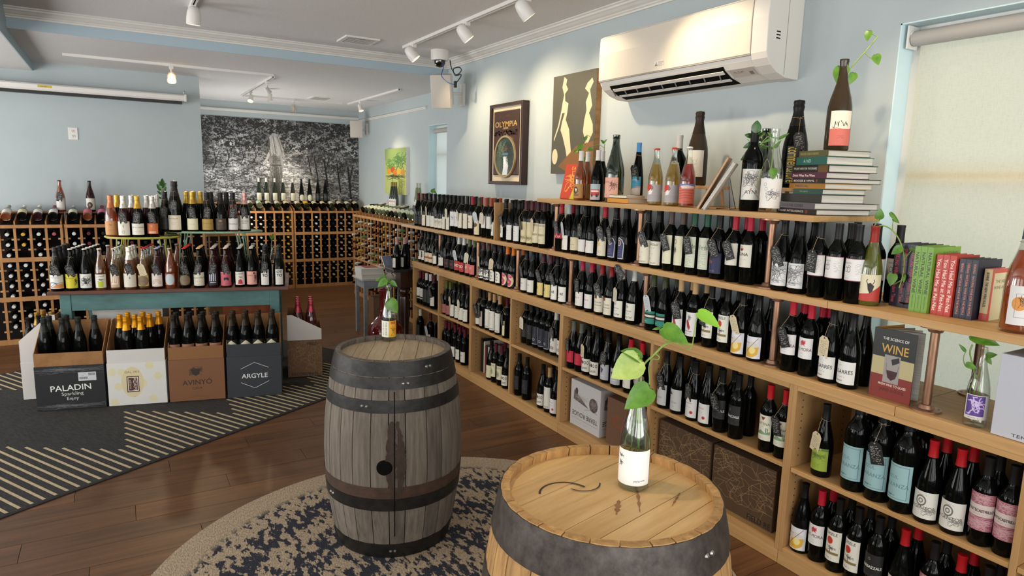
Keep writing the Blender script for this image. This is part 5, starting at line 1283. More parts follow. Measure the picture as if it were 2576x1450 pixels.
t = thing('beer_sign', 'embossed brown brewery sign in a dark wooden frame', 'sign', (3.11, 5.31, 2.08))
y0, y1, z0, z1 = 5.01, 5.605, 1.72, 2.445
fw = .03
for n_, a in (('frame_side', (3.05, 3.118, y0, y0 + fw, z0, z1)), ('frame_side', (3.05, 3.118, y1 - fw, y1, z0, z1)), ('frame_rail', (3.05, 3.118, y0 + fw, y1 - fw, z0, z0 + fw)), ('frame_rail', (3.05, 3.118, y0 + fw, y1 - fw, z1 - fw, z1))):
    MB().box(*a).build(n_, FRB, t, bevel=.004)
MB().box(3.074, 3.112, y0 + fw, y1 - fw, z0 + fw, z1 - fw).build('mat_board', pbr('mat_board', '#d8c6a8', .8), t)
MB().box(3.06, 3.0735, y0 + .075, y1 - .07, z0 + .085, z1 - .065).build('relief_panel', pbr('relief_brown', '#3a2219', .4), t, bevel=.008)
at_wall(3.0595, y0 + .083, y1 - .078, z0 + .093, z1 - .073, 'olympia', 'printed_relief', t, PRINTG)
yc, zc = (y0 + y1) / 2, z0 + .25
Mx = Matrix(((0, 0, -1), (0, 1, 0), (1, 0, 0)))
r = MB().lathe([(.17, 0), (.172, .012), (.188, .014), (.192, 0)], 36, (3.06, yc, zc), M=Mx).build('round_frame', pbr('brass_ring', '#b8a27a', .35, metal=.5), t, smooth=35)
q = MB()
n = 36; u0, v0, u1, v1 = CELL['falls']
q._add([(3.056, yc - .17 * math.cos(2 * PI * k / n), zc + .17 * math.sin(2 * PI * k / n)) for k in range(n)], [tuple(range(n))])
q.uv[0] = [(u0 + (u1 - u0) * (.5 + .5 * math.cos(2 * PI * k / n)), v0 + (v1 - v0) * (.5 + .5 * math.sin(2 * PI * k / n))) for k in range(n)]
q.build('waterfall_scene', PRINTG, t)
mo = MB()
for k in range(60):
    yy, zz = y0 + .1 + rnd.random() * (y1 - y0 - .2), zc + .192 + rnd.random() * .04
    mo.obox((3.0595, yy, zz), .004, .012, .006, Matrix.Rotation(rnd.uniform(-.6, .6), 3, 'X'))
mo.build('hop_relief', pbr('relief_brown', '#3a2219', .4), t, kind='stuff')

t = thing('canvas_painting', 'dark olive canvas with two pale slender figures, beside the air conditioner', 'painting', (3.11, 4.29, 2.2))
MB().box(3.07, 3.118, 4.012, 4.575, 1.82, 2.582).build('stretcher', pbr('raw_pine', '#a37b4f', .7, noise=.6, nscale=(5, 5, 30), dark='#7d5934'), t)
at_wall(3.0695, 4.012, 4.575, 1.82, 2.582, 'figures', 'painted_canvas', t)
t = thing('fruit_painting', 'small green abstract canvas with orange fruit in the far room', 'painting', (3.49, 9.1, 1.85))
MB().box(3.455, 3.499, 8.72, 9.56, 1.525, 2.17).build('stretcher', M_WHITE, t)
at_wall(3.4545, 8.72, 9.56, 1.525, 2.17, 'fruit', 'painted_canvas', t)

# ------------------------------------------------------------------ barrels
STAVE_G = pbr('weathered_oak', '#857b70', .85, spec=.2, noise=1.0, nscale=(48, 48, 3), dark='#4a423a', per_obj=.2, bump=.5, detail=8)
STAVE_N = pbr('fresh_oak', '#cfa56a', .6, spec=.35, noise=1.0, nscale=(44, 44, 2.2), dark='#7d5530', per_obj=.16, bump=.35, detail=8)
HEAD_G = pbr('bleached_head', '#c8b496', .8, spec=.25, noise=.8, nscale=(50, 5, 50), dark='#a68f70', per_obj=.1, bump=.4, detail=9)
HEAD_N = pbr('golden_head', '#dfbd86', .5, spec=.4, noise=.9, nscale=(30, 2.6, 30), dark='#b98f58', per_obj=.1, bump=.2, detail=9)
HOOP_D = pbr('dark_iron', '#3a3836', .45, metal=.6, spec=.4, noise=.8, nscale=(22, 22, 30), dark='#201e1d', bump=.25, detail=8)
HOOP_N = pbr('galvanised_iron', '#5f5751', .45, metal=.55, noise=.8, nscale=(30, 30, 24), dark='#2b2522', bump=.2, detail=9)
HOOP_R = pbr('rusted_band', '#4d3626', .8, noise=.8, nscale=(24, 24, 30), dark='#33231a')
STAIN = pbr('wet_stain', '#4a3a2e', .8, noise=1.0, nscale=(60, 60, 24), dark='#1e1410', detail=8)


def barrel(label, c, rh, rb, H, staves, stave_m, head_m, hoops, hoop_m, ang, group=None, bung=None, turn=0.0):
    t = thing('wine_barrel', label, 'barrel', (c[0], c[1], c[2]), group)
    rad = lambda z: rh + (rb - rh) * (1 - ((z - H / 2) / (H / 2)) ** 2)
    zs = [0, .012, .06, .14, .24, .34, H / 2, H - .34, H - .24, H - .14, H - .06, H - .012, H]
    zs = sorted(set(round(z, 4) for z in zs))
    th = .024
    g = random.Random(len(label))
    widths = [g.uniform(.75, 1.25) for _ in range(staves)]
    tot = sum(widths)
    a = ang
    for k in range(staves):
        wd = 2 * PI * widths[k] / tot
        gap = .0022 / rb
        mb = MB(); vs = []; sub = 3
        out = g.uniform(-.0012, .0012)
        nz = len(zs)
        for z in zs:
            r1 = rad(z) + out
            for i in range(sub + 1):
                an = a + gap + (wd - 2 * gap) * i / sub
                rr = r1 - (.0018 if i in (0, sub) else 0)
                vs.append((c[0] + rr * math.cos(an), c[1] + rr * math.sin(an), c[2] + z))
        base = len(vs)
        for z in zs:
            r1 = rad(z) - th
            for i in range(sub + 1):
                an = a + gap + (wd - 2 * gap) * i / sub
                vs.append((c[0] + r1 * math.cos(an), c[1] + r1 * math.sin(an), c[2] + z))
        fs = []
        m_ = sub + 1
        for j in range(nz - 1):
            for i in range(sub):
                fs.append((j * m_ + i, j * m_ + i + 1, (j + 1) * m_ + i + 1, (j + 1) * m_ + i))
                fs.append((base + j * m_ + i + 1, base + j * m_ + i, base + (j + 1) * m_ + i, base + (j + 1) * m_ + i + 1))
            fs.append((base + j * m_, j * m_, (j + 1) * m_, base + (j + 1) * m_))
            fs.append((j * m_ + sub, base + j * m_ + sub, base + (j + 1) * m_ + sub, (j + 1) * m_ + sub))
        for i in range(sub):
            fs.append((base + i, base + i + 1, i + 1, i))
            tt = (nz - 1) * m_
            fs.append((tt + i, tt + i + 1, base + tt + i + 1, base + tt + i))
        mb._add(vs, fs)
        mb.build('stave', stave_m, t, smooth=45)
        a += wd
    MB().lathe([(0, .05), (rad(.05) - th - .001, .05), (rad(.05) - th - .001, H - .052), (0, H - .052)], 28, c).build('inner_drum', M_DARK, t)
    # head boards
    nb = 7
    R0 = rad(H - .024) - th + .004
    zt = H - .026
    ca, sa = math.cos(ang + .5), math.sin(ang + .5)
    edges = [-R0 + 2 * R0 * k / nb for k in range(nb + 1)]
    for k in range(nb):
        e0, e1 = edges[k] + .0009, edges[k + 1] - .0009
        pts = []
        for j in range(9):
            v = e0 + (e1 - e0) * j / 8
            pts.append((v, math.sqrt(max(R0 * R0 - v * v, 0))))
        poly = pts + [(v, -u) for v, u in reversed(pts)]
        clean = []
        for p in poly:
            if not clean or (abs(p[0] - clean[-1][0]) + abs(p[1] - clean[-1][1])) > 1e-5: clean.append(p)
        mb = MB().prism(clean, 'z', zt - .02, zt + g.uniform(-.0012, .0012))
        o = mb.mesh('head_board', head_m)
        bo = clone('head_board', o, t, (0, 0, 0), (0, 0, turn))
    for z0, z1, th2 in hoops:
        p = []
        for q_ in range(7):
            z = z0 + (z1 - z0) * q_ / 6
            p.append((rad(z) + .0025, z))
        full = [(rad(z0) - .004, z0)] + p + [(rad(z1) - .004, z1)]
        hp = MB().lathe(full, 56, c).build('hoop', hoop_m, t, smooth=35)
        rv = MB()
        for da in (-.035, .035):
            an = ang + th2 + da
            z = (z0 + z1) / 2
            rr = rad(z) + .002
            Mq = Vector((math.cos(an), math.sin(an), 0)).to_track_quat('Z', 'Y').to_matrix()
            rv.lathe([(0, .006), (.005, .005), (.008, 0)], 8, (c[0] + rr * math.cos(an), c[1] + rr * math.sin(an), c[2] + z), M=Mq)
        rv.build('rivets', pbr('rivet_steel', '#9a9690', .35, metal=.9), hp, kind='stuff')
    if bung:
        an, z, rr = bung
        Mq = Vector((math.cos(an), math.sin(an), 0)).to_track_quat('Z', 'Y').to_matrix()
        p = Vector((c[0] + rad(z) * math.cos(an), c[1] + rad(z) * math.sin(an), c[2] + z))
        MB().lathe([(0, .0035), (rr, .0035), (rr * 1.18, .0005), (rr * 1.25, -.01)], 24, p, M=Mq).build('bung_hole', M_DARK, t)
        # the dark drip stain below a leaking joint
        aj = an + .135
        for off, wd0, seed in ((-.035, .016, 3), (.05, .02, 8)):
            gg = random.Random(seed)
            sm = MB(); vs = []
            wl, wr = wd0, wd0
            N_ = 60
            for j in range(N_):
                z = .32 + (.68 - .32) * j / (N_ - 1)
                wl = min(max(wl + gg.uniform(-.005, .005), .004), wd0 * 1.8); wr = min(max(wr + gg.uniform(-.005, .005), .004), wd0 * 1.8)
                k_ = math.sin(PI * (j + .6) / N_) ** .35
                for wv in (-wl * k_, wr * k_):
                    a2 = aj + off + wv / rb
                    vs.append((c[0] + (rad(z) + .0024) * math.cos(a2), c[1] + (rad(z) + .0024) * math.sin(a2), c[2] + z))
            sm._add(vs, [(2 * j, 2 * j + 1, 2 * j + 3, 2 * j + 2) for j in range(N_ - 1)])
            sm.build('drip_stain', STAIN, t)
        sm = MB(); vs = []
        for j in range(24):
            z = .12 + .69 * j / 23
            for wv in (-.0022, .0022):
                a2 = aj + wv / rb
                vs.append((c[0] + (rad(z) + .0028) * math.cos(a2), c[1] + (rad(z) + .0028) * math.sin(a2), c[2] + z))
        sm._add(vs, [(2 * j, 2 * j + 1, 2 * j + 3, 2 * j + 2) for j in range(23)])
        sm.build('open_joint', M_DARK, t)
        MB().lathe([(rad(.316) + .0012, .316), (rad(.345) + .0016, .345), (rad(.372) + .0012, .372)], 56, c).build('rust_band', HOOP_R, t, smooth=60)
    return t


vdir = math.atan2(-2.96, -1.11)
BAR1 = barrel('weathered grey oak barrel with a bung hole and black iron hoops', (1.108, 2.958, .009), .272, .333, .938, 24, STAVE_G, HEAD_G,
              [(.0, .075, .3), (.255, .315, -.75), (.715, .77, -.1), (.818, .868, .5), (.872, .9365, .9)], HOOP_D, vdir - .32, bung=(vdir - .125, .468, .03), turn=R(154))
BAR2 = barrel('golden oak barrel in front with a fresh tan head', (1.106, 1.308, .009), .296, .35, .928, 26, STAVE_N, HEAD_N,
              [(.0, .06, .4), (.16, .215, -.6), (.66, .72, .35), (.822, .9255, .8)], HOOP_N, math.atan2(-1.3, -1.1) + .1, turn=R(-76.6))

ZHD = .009 + .928 - .0243
for r0, r1, a0, a1, cx_, cy_ in ((.07, .076, 10, 150, -.1, .06), (.05, .054, 200, 330, -.02, .1)):
    MB()._add([(BAR2.location.x + cx_ + r_ * math.cos(R(a0 + (a1 - a0) * k / 20)), BAR2.location.y + cy_ + r_ * math.sin(R(a0 + (a1 - a0) * k / 20)), ZHD) for k in range(21) for r_ in (r0, r1)], [(2 * k, 2 * k + 1, 2 * k + 3, 2 * k + 2) for k in range(20)]).build('burn_mark', STAIN, BAR2)
sp_ = MB()
for (x_, y_, l_, w_, a_) in ((.06, -.05, .16, .012, .9), (.15, -.1, .1, .008, .55), (-.02, -.06, .09, .02, .8)):
    pts_ = []
    for k in range(13):
        t_ = k / 12 - .5
        ww = w_ * (1 - (2 * t_) ** 2) * (.6 + .4 * math.sin(k * 2.1)) * .5
        for sg in (-1, 1): pts_.append((BAR2.location.x + x_ + l_ * t_ * math.cos(a_) - sg * ww * math.sin(a_), BAR2.location.y + y_ + l_ * t_ * math.sin(a_) + sg * ww * math.cos(a_), ZHD))
    sp_._add(pts_, [(2 * k, 2 * k + 1, 2 * k + 3, 2 * k + 2) for k in range(12)])
sp_.build('wine_stain', pbr('wine_stain_tan', '#9a6c3e', .6, noise=.8, nscale=(40, 40, 40), dark='#7a4e2a'), BAR2)
# ------------------------------------------------------------------ rugs
RB = pbr('rug_weave', '#454443', .95, spec=.1, noise=.9, nscale=(160, 20, 60), dark='#262525', bump=.5)
RS = pbr('rug_cream_yarn', '#b5a688', .95, spec=.1, noise=.5, nscale=(60, 60, 60), dark='#a39273')
ua = math.atan2(.5, .866) - .002
t = thing('striped_rug', 'charcoal rug with cream pinstripe diamonds under the sparkling table', 'rug', (-.603, 3.981, 0), None, ua, local=True)
MB().box(-1.3, 3.38, 0, 2.72, .0005, .007).build('pile', RB, t)
MB().box(-1.3, 3.38, -.012, 0, .0005, .006).box(3.38, 3.392, -.012, 2.72, .0005, .006).build('edging', pbr('rug_binding', '#1b1a1b', .9), t)
mb = MB()
u = -1.25
while u < 3.35:
    ph = ((u - .42) / .8) % 1.0
    vt = .3 + .7 * abs(2 * ph - 1)
    mb.box(u - .008, u + .008, .018, vt, .007, .0082)
    mb.box(u - .008, u + .008, 2.72 - vt + .1, 2.7, .007, .0082)
    u += .0585
mb.build('stripes', RS, t, kind='stuff')

m = bpy.data.materials.new('distressed_weave'); m.use_nodes = True
nt = m.node_tree; b = nt.nodes['Principled BSDF']; b.inputs['Roughness'].default_value = .95; b.inputs['Specular IOR Level'].default_value = .1
L = nt.links.new
tc = nt.nodes.new('ShaderNodeTexCoord')
vl = nt.nodes.new('ShaderNodeVectorMath'); vl.operation = 'LENGTH'; L(tc.outputs['Object'], vl.inputs[0])
mp = nt.nodes.new('ShaderNodeMapping'); mp.inputs['Scale'].default_value = (30, 14, 1); mp.inputs['Rotation'].default_value = (0, 0, .5); L(tc.outputs['Object'], mp.inputs[0])
n1 = nt.nodes.new('ShaderNodeTexNoise'); n1.inputs['Scale'].default_value = 1; n1.inputs['Detail'].default_value = 5; n1.inputs['Roughness'].default_value = .62; L(mp.outputs[0], n1.inputs[0])
mp2 = nt.nodes.new('ShaderNodeMapping'); mp2.inputs['Scale'].default_value = (190, 60, 1); mp2.inputs['Rotation'].default_value = (0, 0, .5); L(tc.outputs['Object'], mp2.inputs[0])
n2 = nt.nodes.new('ShaderNodeTexNoise'); n2.inputs['Scale'].default_value = 1; L(mp2.outputs[0], n2.inputs[0])
sn = nt.nodes.new('ShaderNodeMath'); sn.operation = 'SINE'
ml = nt.nodes.new('ShaderNodeMath'); ml.operation = 'MULTIPLY'; ml.inputs[1].default_value = 22; L(vl.outputs['Value'], ml.inputs[0]); L(ml.outputs[0], sn.inputs[0])
s2 = nt.nodes.new('ShaderNodeMath'); s2.operation = 'MULTIPLY_ADD'; s2.inputs[1].default_value = .05; L(sn.outputs[0], s2.inputs[0]); L(n1.outputs[0], s2.inputs[2])
s3 = nt.nodes.new('ShaderNodeMath'); s3.operation = 'MULTIPLY_ADD'; s3.inputs[1].default_value = .09; L(n2.outputs[0], s3.inputs[0]); L(s2.outputs[0], s3.inputs[2])
rp = nt.nodes.new('ShaderNodeValToRGB'); rp.color_ramp.interpolation = 'LINEAR'
rp.color_ramp.elements[0].position = .54; rp.color_ramp.elements[0].color = (*lin('#a3917a'), 1)
rp.color_ramp.elements[1].position = .556; rp.color_ramp.elements[1].color = (*lin('#34353d'), 1)
L(s3.outputs[0], rp.inputs[0])
edge = nt.nodes.new('ShaderNodeMapRange'); edge.inputs['From Min'].default_value = 1.12; edge.inputs['From Max'].default_value = 1.17; L(vl.outputs['Value'], edge.inputs['Value'])
mx = nt.nodes.new('ShaderNodeMix'); mx.data_type = 'RGBA'; L(edge.outputs[0], mx.inputs[0]); L(rp.outputs[0], mx.inputs[6]); mx.inputs[7].default_value = (*lin('#a3917a'), 1)
hv = nt.nodes.new('ShaderNodeMapRange'); hv.inputs['To Min'].default_value = .62; hv.inputs['To Max'].default_value = 1.35; hv.inputs['From Min'].default_value = .3; hv.inputs['From Max'].default_value = .7; L(n2.outputs[0], hv.inputs['Value'])
hs = nt.nodes.new('ShaderNodeHueSaturation'); L(mx.outputs[2], hs.inputs['Color']); L(hv.outputs[0], hs.inputs['Value'])
L(hs.outputs[0], b.inputs['Base Color'])
bp = nt.nodes.new('ShaderNodeBump'); bp.inputs['Strength'].default_value = .6; bp.inputs['Distance'].default_value = .003; L(n2.outputs[0], bp.inputs['Height']); L(bp.outputs[0], b.inputs['Normal'])
o = MB().lathe([(0, .0005), (1.3, .0005), (1.303, .004), (1.3, .008), (0, .008)], 96, (1.17, 2.44, 0)).build('round_rug', m, None, org=(1.17, 2.44, 0))
tag(o, 'round jute rug with distressed navy medallion pattern beneath both barrels', 'rug')

# ------------------------------------------------------------------ teal table and what stands under it
TA = R(-12.7)
TL, TD, TZ = 1.72, .86, .83
T0 = (-.49, 6.05, 0)
TEAL = pbr('chipped_teal', '#5a8583', .65, noise=1.2, nscale=(4, 16, 12), dark='#34504c', bump=.25, detail=8)
TTOP = pbr('worn_brown_top', '#6a3d27', .4, noise=.8, nscale=(3, 40, 30), dark='#43251a')
t = thing('display_table', 'long table with worn teal apron and brown top, crowded with bottles', 'table', T0, None, TA, local=True)
for k in range(5):
    MB().box(-.01, TL + .01, TD * k / 5 + .001, TD * (k + 1) / 5 - .001, TZ - .028, TZ).build('top_plank', TTOP, t, bevel=.003)
for x in (.06, TL - .14):
    for yy in (.03, TD - .11):
        MB().box(x, x + .075, yy, yy + .075, 0.008, TZ - .0285).build('leg', TEAL, t, bevel=.004)
MB().box(.135, TL - .14, .035, .055, TZ - .16, TZ - .0285).build('apron', TEAL, t, bevel=.003)
MB().box(.135, TL - .14, TD - .055, TD - .035, TZ - .16, TZ - .0285).build('apron', TEAL, t)
for x in (.07, TL - .09):
    MB().box(x, x + .02, .105, TD - .11, TZ - .16, TZ - .0285).build('apron', TEAL, t)


def tpt(u, v, z=0):
    """table coordinates to the room"""
    c, s = math.cos(TA), math.sin(TA)
    return (T0[0] + u * c - v * s, T0[1] + u * s + v * c, z)


def stand(label, u, v, rx, ry, z, col):
    t = thing('plant_stand', label, 'stand', tpt(u, v, TZ), None, TA, local=True)
    mt = pbr('stand_' + col, col, .45, noise=.4, nscale=(20, 20, 20), dark=.8)
    n = 40
    h = z - TZ
    ring = [(rx * math.cos(2 * PI * k / n), ry * math.sin(2 * PI * k / n)) for k in range(n)]
    MB().prism(ring, 'z', h - .012, h - .002).build('tray', mt, t)
    MB().tube([(x * 1.01, y * 1.01, h - .002) for x, y in ring + ring[:1]], .008, 6).build('tray_rim', mt, t, smooth=60)
    for sx in (-1, 1):
        for sy in (-1, 1):
            x, y = sx * rx * .68, sy * ry * .62
            MB().tube([(x * .92, y * .92, h - .012), (x * 1.06, y * 1.06, 0.002)], .006, 6).tube([(x * .72, y * .92, h - .012), (x * 1.0, y * 1.05, .002)], .006, 6).build('leg', mt, t)
    return t


stand('yellow green metal plant stand holding foil topped bottles', .60, .36, .275, .2, 1.225, '#a9a548')
stand('pale green metal plant stand with the big black magnum', 1.12, .48, .385, .2, 1.262, '#7fa387')

CARD = pbr('raw_cardboard', '#9a6f45', .85, noise=.3, nscale=(8, 8, 8), dark='#8a6239')
CARDW = pbr('white_card', '#cfcbc6', .8)
CARDB = pbr('black_card', '#1d1e1f', .7)
CARDG = pbr('slate_card', '#33363b', .75)
CARDK = pbr('kraft_card', '#6d4b2c', .85)


def closed_carton(name, label, u0, u1, v0, v1, z0, z1, mat, face, frm='front', rz=None, origin=None):
    """closed carton in a local frame (table frame unless given); printed face on its local -y side"""
    t = thing(name, label, 'box', origin or tpt(u0, v0, z0), None, TA if rz is None else rz, local=True)
    w_, d_, h_ = u1 - u0, v1 - v0, z1 - z0
    MB().box(0, w_, 0, d_, 0, h_).build('carton_body', mat, t, bevel=.003)
    if face:
        q = MB()
        if frm == 'front':
            q.quad((.002, -.0006, .002), (w_ - .002, -.0006, .002), (w_ - .002, -.0006, h_ - .002), (.002, -.0006, h_ - .002), CELL[face])
        q.build('printed_face', PRINT, t)
    MB().box(w_ * .02, w_ * .98, d_ * .48, d_ * .52, h_ + .0003, h_ + .0012).build('tape', pbr('parcel_tape', '#a98d63', .3), t)
    return t


def cut_carton(name, label, u0, u1, v0, v1, z0, hf, hb, mo, mi, face=None, side=None, slant='v', hl=None, hr=None):
    """open carton cut away towards the front so the bottles show"""
    t = thing(name, label, 'box', tpt(u0, v0, z0), None, TA, local=True)
    w_, d_ = u1 - u0, v1 - v0
    th = .004
    if slant == 'v':
        MB().box(0, w_, 0, th, 0, hf).build('front_wall', mo, t)
        MB().box(0, w_, d_ - th, d_, 0, hb).build('back_wall', mi, t)
        for x in (0, w_ - th):
            MB().prism([(th, 0), (d_ - th, 0), (d_ - th, hb), (d_ * .75, hb), (th, hf)], 'x', x, x + th).build('side_wall', mi, t)
    else:
        for yy, m_ in ((0, mo), (d_ - th, mi)):
            MB().prism([(0, 0), (w_, 0), (w_, hr), (w_ * .85 if hr > hl else w_, hr), (0 if hr > hl else w_ * .15, hl), (0, hl)], 'y', yy, yy + th).build('side_wall', m_, t)
        MB().box(0, th, th, d_ - th, 0, hl).build('end_wall', mi, t)
        MB().box(w_ - th, w_, th, d_ - th, 0, hr).build('end_wall', mi, t)
    MB().box(th, w_ - th, th, d_ - th, 0, .004).build('carton_floor', mi, t)
    if face:
        q = MB(); q.quad((.01, -.0006, .01), (w_ - .01, -.0006, .01), (w_ - .01, -.0006, hf - .01), (.01, -.0006, hf - .01), CELL[face]); q.build('printed_face', PRINT, t)
    return t


# front row of carton stacks, in table coordinates
def uvof(x, y):
    c, s = math.cos(TA), math.sin(TA)
    dx, dy = x - T0[0], y - T0[1]
    return dx * c + dy * s, -dx * s + dy * c


FV = -.36
ZB = .008
for nm, lab_, lab2, a, b2, face, mo, mo2, mi in (
        ('wine_carton', 'closed black wine carton with white lettering and a shipping label', 'open tan carton cut down in front, on the black carton', -.02, .425, 'paladin', CARDB, CARD, CARD),
        ('wine_carton', 'closed white wine carton with cream blobs and a maroon plaque', 'open white carton of orange foil bottles', .44, .835, 'adami', CARDW, CARDW, CARD),
        ('wine_carton', 'closed brown wine carton with a crest and dark capitals', 'open brown carton of copper labelled bottles', .85, 1.245, 'avinyo', CARDK, pbr('tan_card', '#8a6039', .85), CARD),
        ('wine_carton', 'closed slate wine carton with a white lozenge outline', 'open slate carton of bottles with pointed labels', 1.26, 1.665, 'argyle', CARDG, CARDG, CARD)):
    closed_carton(nm, lab_, a, b2, FV, FV + .29, ZB, .338, mo, face)
    cut_carton('cut_carton', lab2, a + .004, b2 - .004, FV + .004, FV + .286, .3385, .098, .285, mo2, mi)
closed_carton('wine_carton', 'closed kraft carton with pale map lines at the table end', 1.705, 1.995, .11, .5, ZB, .335, CARDK, 'field')
cut_carton('cut_carton', 'open white carton of pink foil bottles at the table end', 1.708, 1.992, .112, .498, .3355, 0, 0, CARDW, CARD, slant='u', hl=.225, hr=.095)
q = MB(); q.quad((.03, -.001, .0), (.26, -.001, .0), (.26, -.001, .09), (.03, -.001, .09), CELL['fieldtop'])
closed_carton('wine_carton', 'closed white carton with 15 kg print at the left table end', -.205, .045, -.05, .34, ZB, .3, CARDW, None)
o = cut_carton('cut_carton', 'open white carton cut on a slant, left of the black carton', -.203, .043, -.048, .338, .3005, 0, 0, CARDW, CARD, slant='u', hl=.165, hr=.36)
q = MB(); q.quad((.004, -.001, -.29), (.242, -.001, -.29), (.242, -.001, .16), (.004, -.001, .16), CELL['leftbox'])
q.build('printed_face', PRINT, o)
closed_carton('wine_carton', 'long white carton in the dark behind the black carton', .25, .75, .12, .4, ZB, .66, CARDW, None)
closed_carton('wine_carton', 'rust coloured carton in the dark under the table', 1.2, 1.6, .14, .42, ZB, .655, pbr('rust_card', '#8a4524', .8), None)

# ------------------------------------------------------------------ corner group: side table, papers, vase, pedestal
GREY = pbr('grey_paint', '#8d9496', .55, noise=.4, nscale=(10, 10, 20), dark='#7c8486')
t = thing('side_table', 'small grey painted side table behind the red vase', 'table', (2.33, 7.05, 0))
MB().box(2.26, 2.74, 6.98, 7.34, .628, .65).build('top', pbr('pale_top', '#b9b8b0', .5), t, bevel=.003)
for x in (2.285, 2.68):
    for yy in (7.0, 7.285):
        MB().box(x, x + .035, yy, yy + .035, 0, .628).build('leg', GREY, t)
for a in ((2.32, 2.68, 7.005, 7.02, .54, .628), (2.32, 2.68, 7.3, 7.315, .54, .628), (2.29, 2.305, 7.035, 7.285, .54, .628), (2.695, 2.71, 7.035, 7.285, .54, .628)):
    MB().box(*a).build('apron', GREY, t)
t = thing('thick_book', 'two thick white books lying on the grey side table', 'book', (2.4, 7.12, .65))
MB().box(2.25, 2.5, 6.97, 7.2, .65, .655).box(2.25, 2.5, 6.97, 7.2, .7, .705).box(2.25, 2.256, 6.97, 7.2, .655, .7).build('cover', M_WHITE, t)
MB().box(2.256, 2.495, 6.975, 7.195, .655, .7).build('pages', M_PAPER, t)
t['label'] = 'lower thick white book lying on the grey side table'
t = thing('thick_book', 'upper thick white book lying on the grey side table', 'book', (2.4, 7.12, .705))
MB().box(2.24, 2.5, 6.96, 7.19, .705, .71).box(2.24, 2.5, 6.96, 7.19, .765, .77).box(2.24, 2.246, 6.96, 7.19, .71, .765).build('cover', M_WHITE, t)
MB().box(2.246, 2.495, 6.965, 7.185, .71, .765).build('pages', M_PAPER, t)
o = MB().box(2.3, 2.45, 7.0, 7.15, .7705, .774).build('leaflet', pbr('red_leaflet', '#a0402c', .5), None, org=(2.37, 7.07, .77))
tag(o, 'red leaflet lying on top of the thick white books', 'leaflet')
t = thing('tablet_frame', 'white tablet on a wire easel above the side table', 'tablet', (2.62, 7.1, .65))
Mx = Matrix.Rotation(R(28), 3, 'Z') @ Matrix.Rotation(R(-24), 3, 'X')
c0 = Vector((2.6, 7.1, .79))
MB().obox(c0, .075, .005, .1, Mx).build('case', M_WHITE, t)
q = MB(); pp = [c0 + Mx @ Vector(p) for p in ((-.068, -.0056, -.092), (.068, -.0056, -.092), (.068, -.0056, .092), (-.068, -.0056, .092))]
q.quad(*pp, CELL['tablet']); q.build('screen', PRINTG, t)
MB().tube([c0 + Vector((-.05, -.06, -.137)), c0 + Vector((-.04, .02, -.09)), c0 + Vector((0, .1, -.137))], .004).tube([c0 + Vector((.05, -.03, -.137)), c0 + Vector((.03, .04, -.08)), c0 + Vector((0, .1, -.137))], .004).build('easel', M_BLACK, t)
o = MB().box(2.42, 2.6, 7.08, 7.26, 0.0, .42).build('wine_carton', CARDK, None, org=(2.5, 7.17, 0))
tag(o, 'plain kraft carton standing under the grey side table', 'box')
q = MB(); q.quad((2.425, 7.079, .15), (2.595, 7.079, .15), (2.595, 7.079, .41), (2.425, 7.079, .41), CELL['abox']); q.build('printed_face', PRINT, o)
OX = pbr('oxblood_glaze', '#6b1a1c', .08, coat=.8, noise=.4, nscale=(12, 12, 12), dark='#4d0f12')
o = MB().lathe([(0, .0), (.09, 0), (.105, .012), (.15, .1), (.178, .19), (.18, .235), (.165, .29), (.12, .345), (.085, .38), (.066, .42), (.058, .48), (.056, .56), (.06, .63), (.066, .655), (.06, .66), (.052, .655), (.05, .5), (0, .45)], 36, (2.235, 6.2, 0)).build('floor_vase', OX, None, smooth=50, org=(2.235, 6.2, 0))
tag(o, 'tall oxblood red glazed floor vase behind the grey barrel', 'vase')
WAL = pbr('dark_walnut', '#3d2318', .3, noise=.8, nscale=(12, 12, 5), dark='#24130c', coat=.3)
t = thing('turned_pedestal', 'dark turned wooden pedestal at the end of the bookcases', 'pedestal', (2.6, 6.62, 0))
MB().box(2.44, 2.72, 6.5, 6.78, .775, .805).build('top', pbr('black_top', '#1c1715', .4), t, bevel=.004)
MB().box(2.53, 2.67, 6.55, 6.69, .6, .775).build('block', WAL, t, bevel=.004)
MB().lathe([(.0, .0), (.1, .0), (.105, .03), (.06, .06), (.05, .1), (.058, .3), (.06, .47), (.055, .5), (.035, .51), (.05, .53), (.058, .555), (.05, .58), (.04, .59), (.06, .6), (0, .6)], 24, (2.6, 6.62, 0)).build('column', WAL, t, smooth=40)


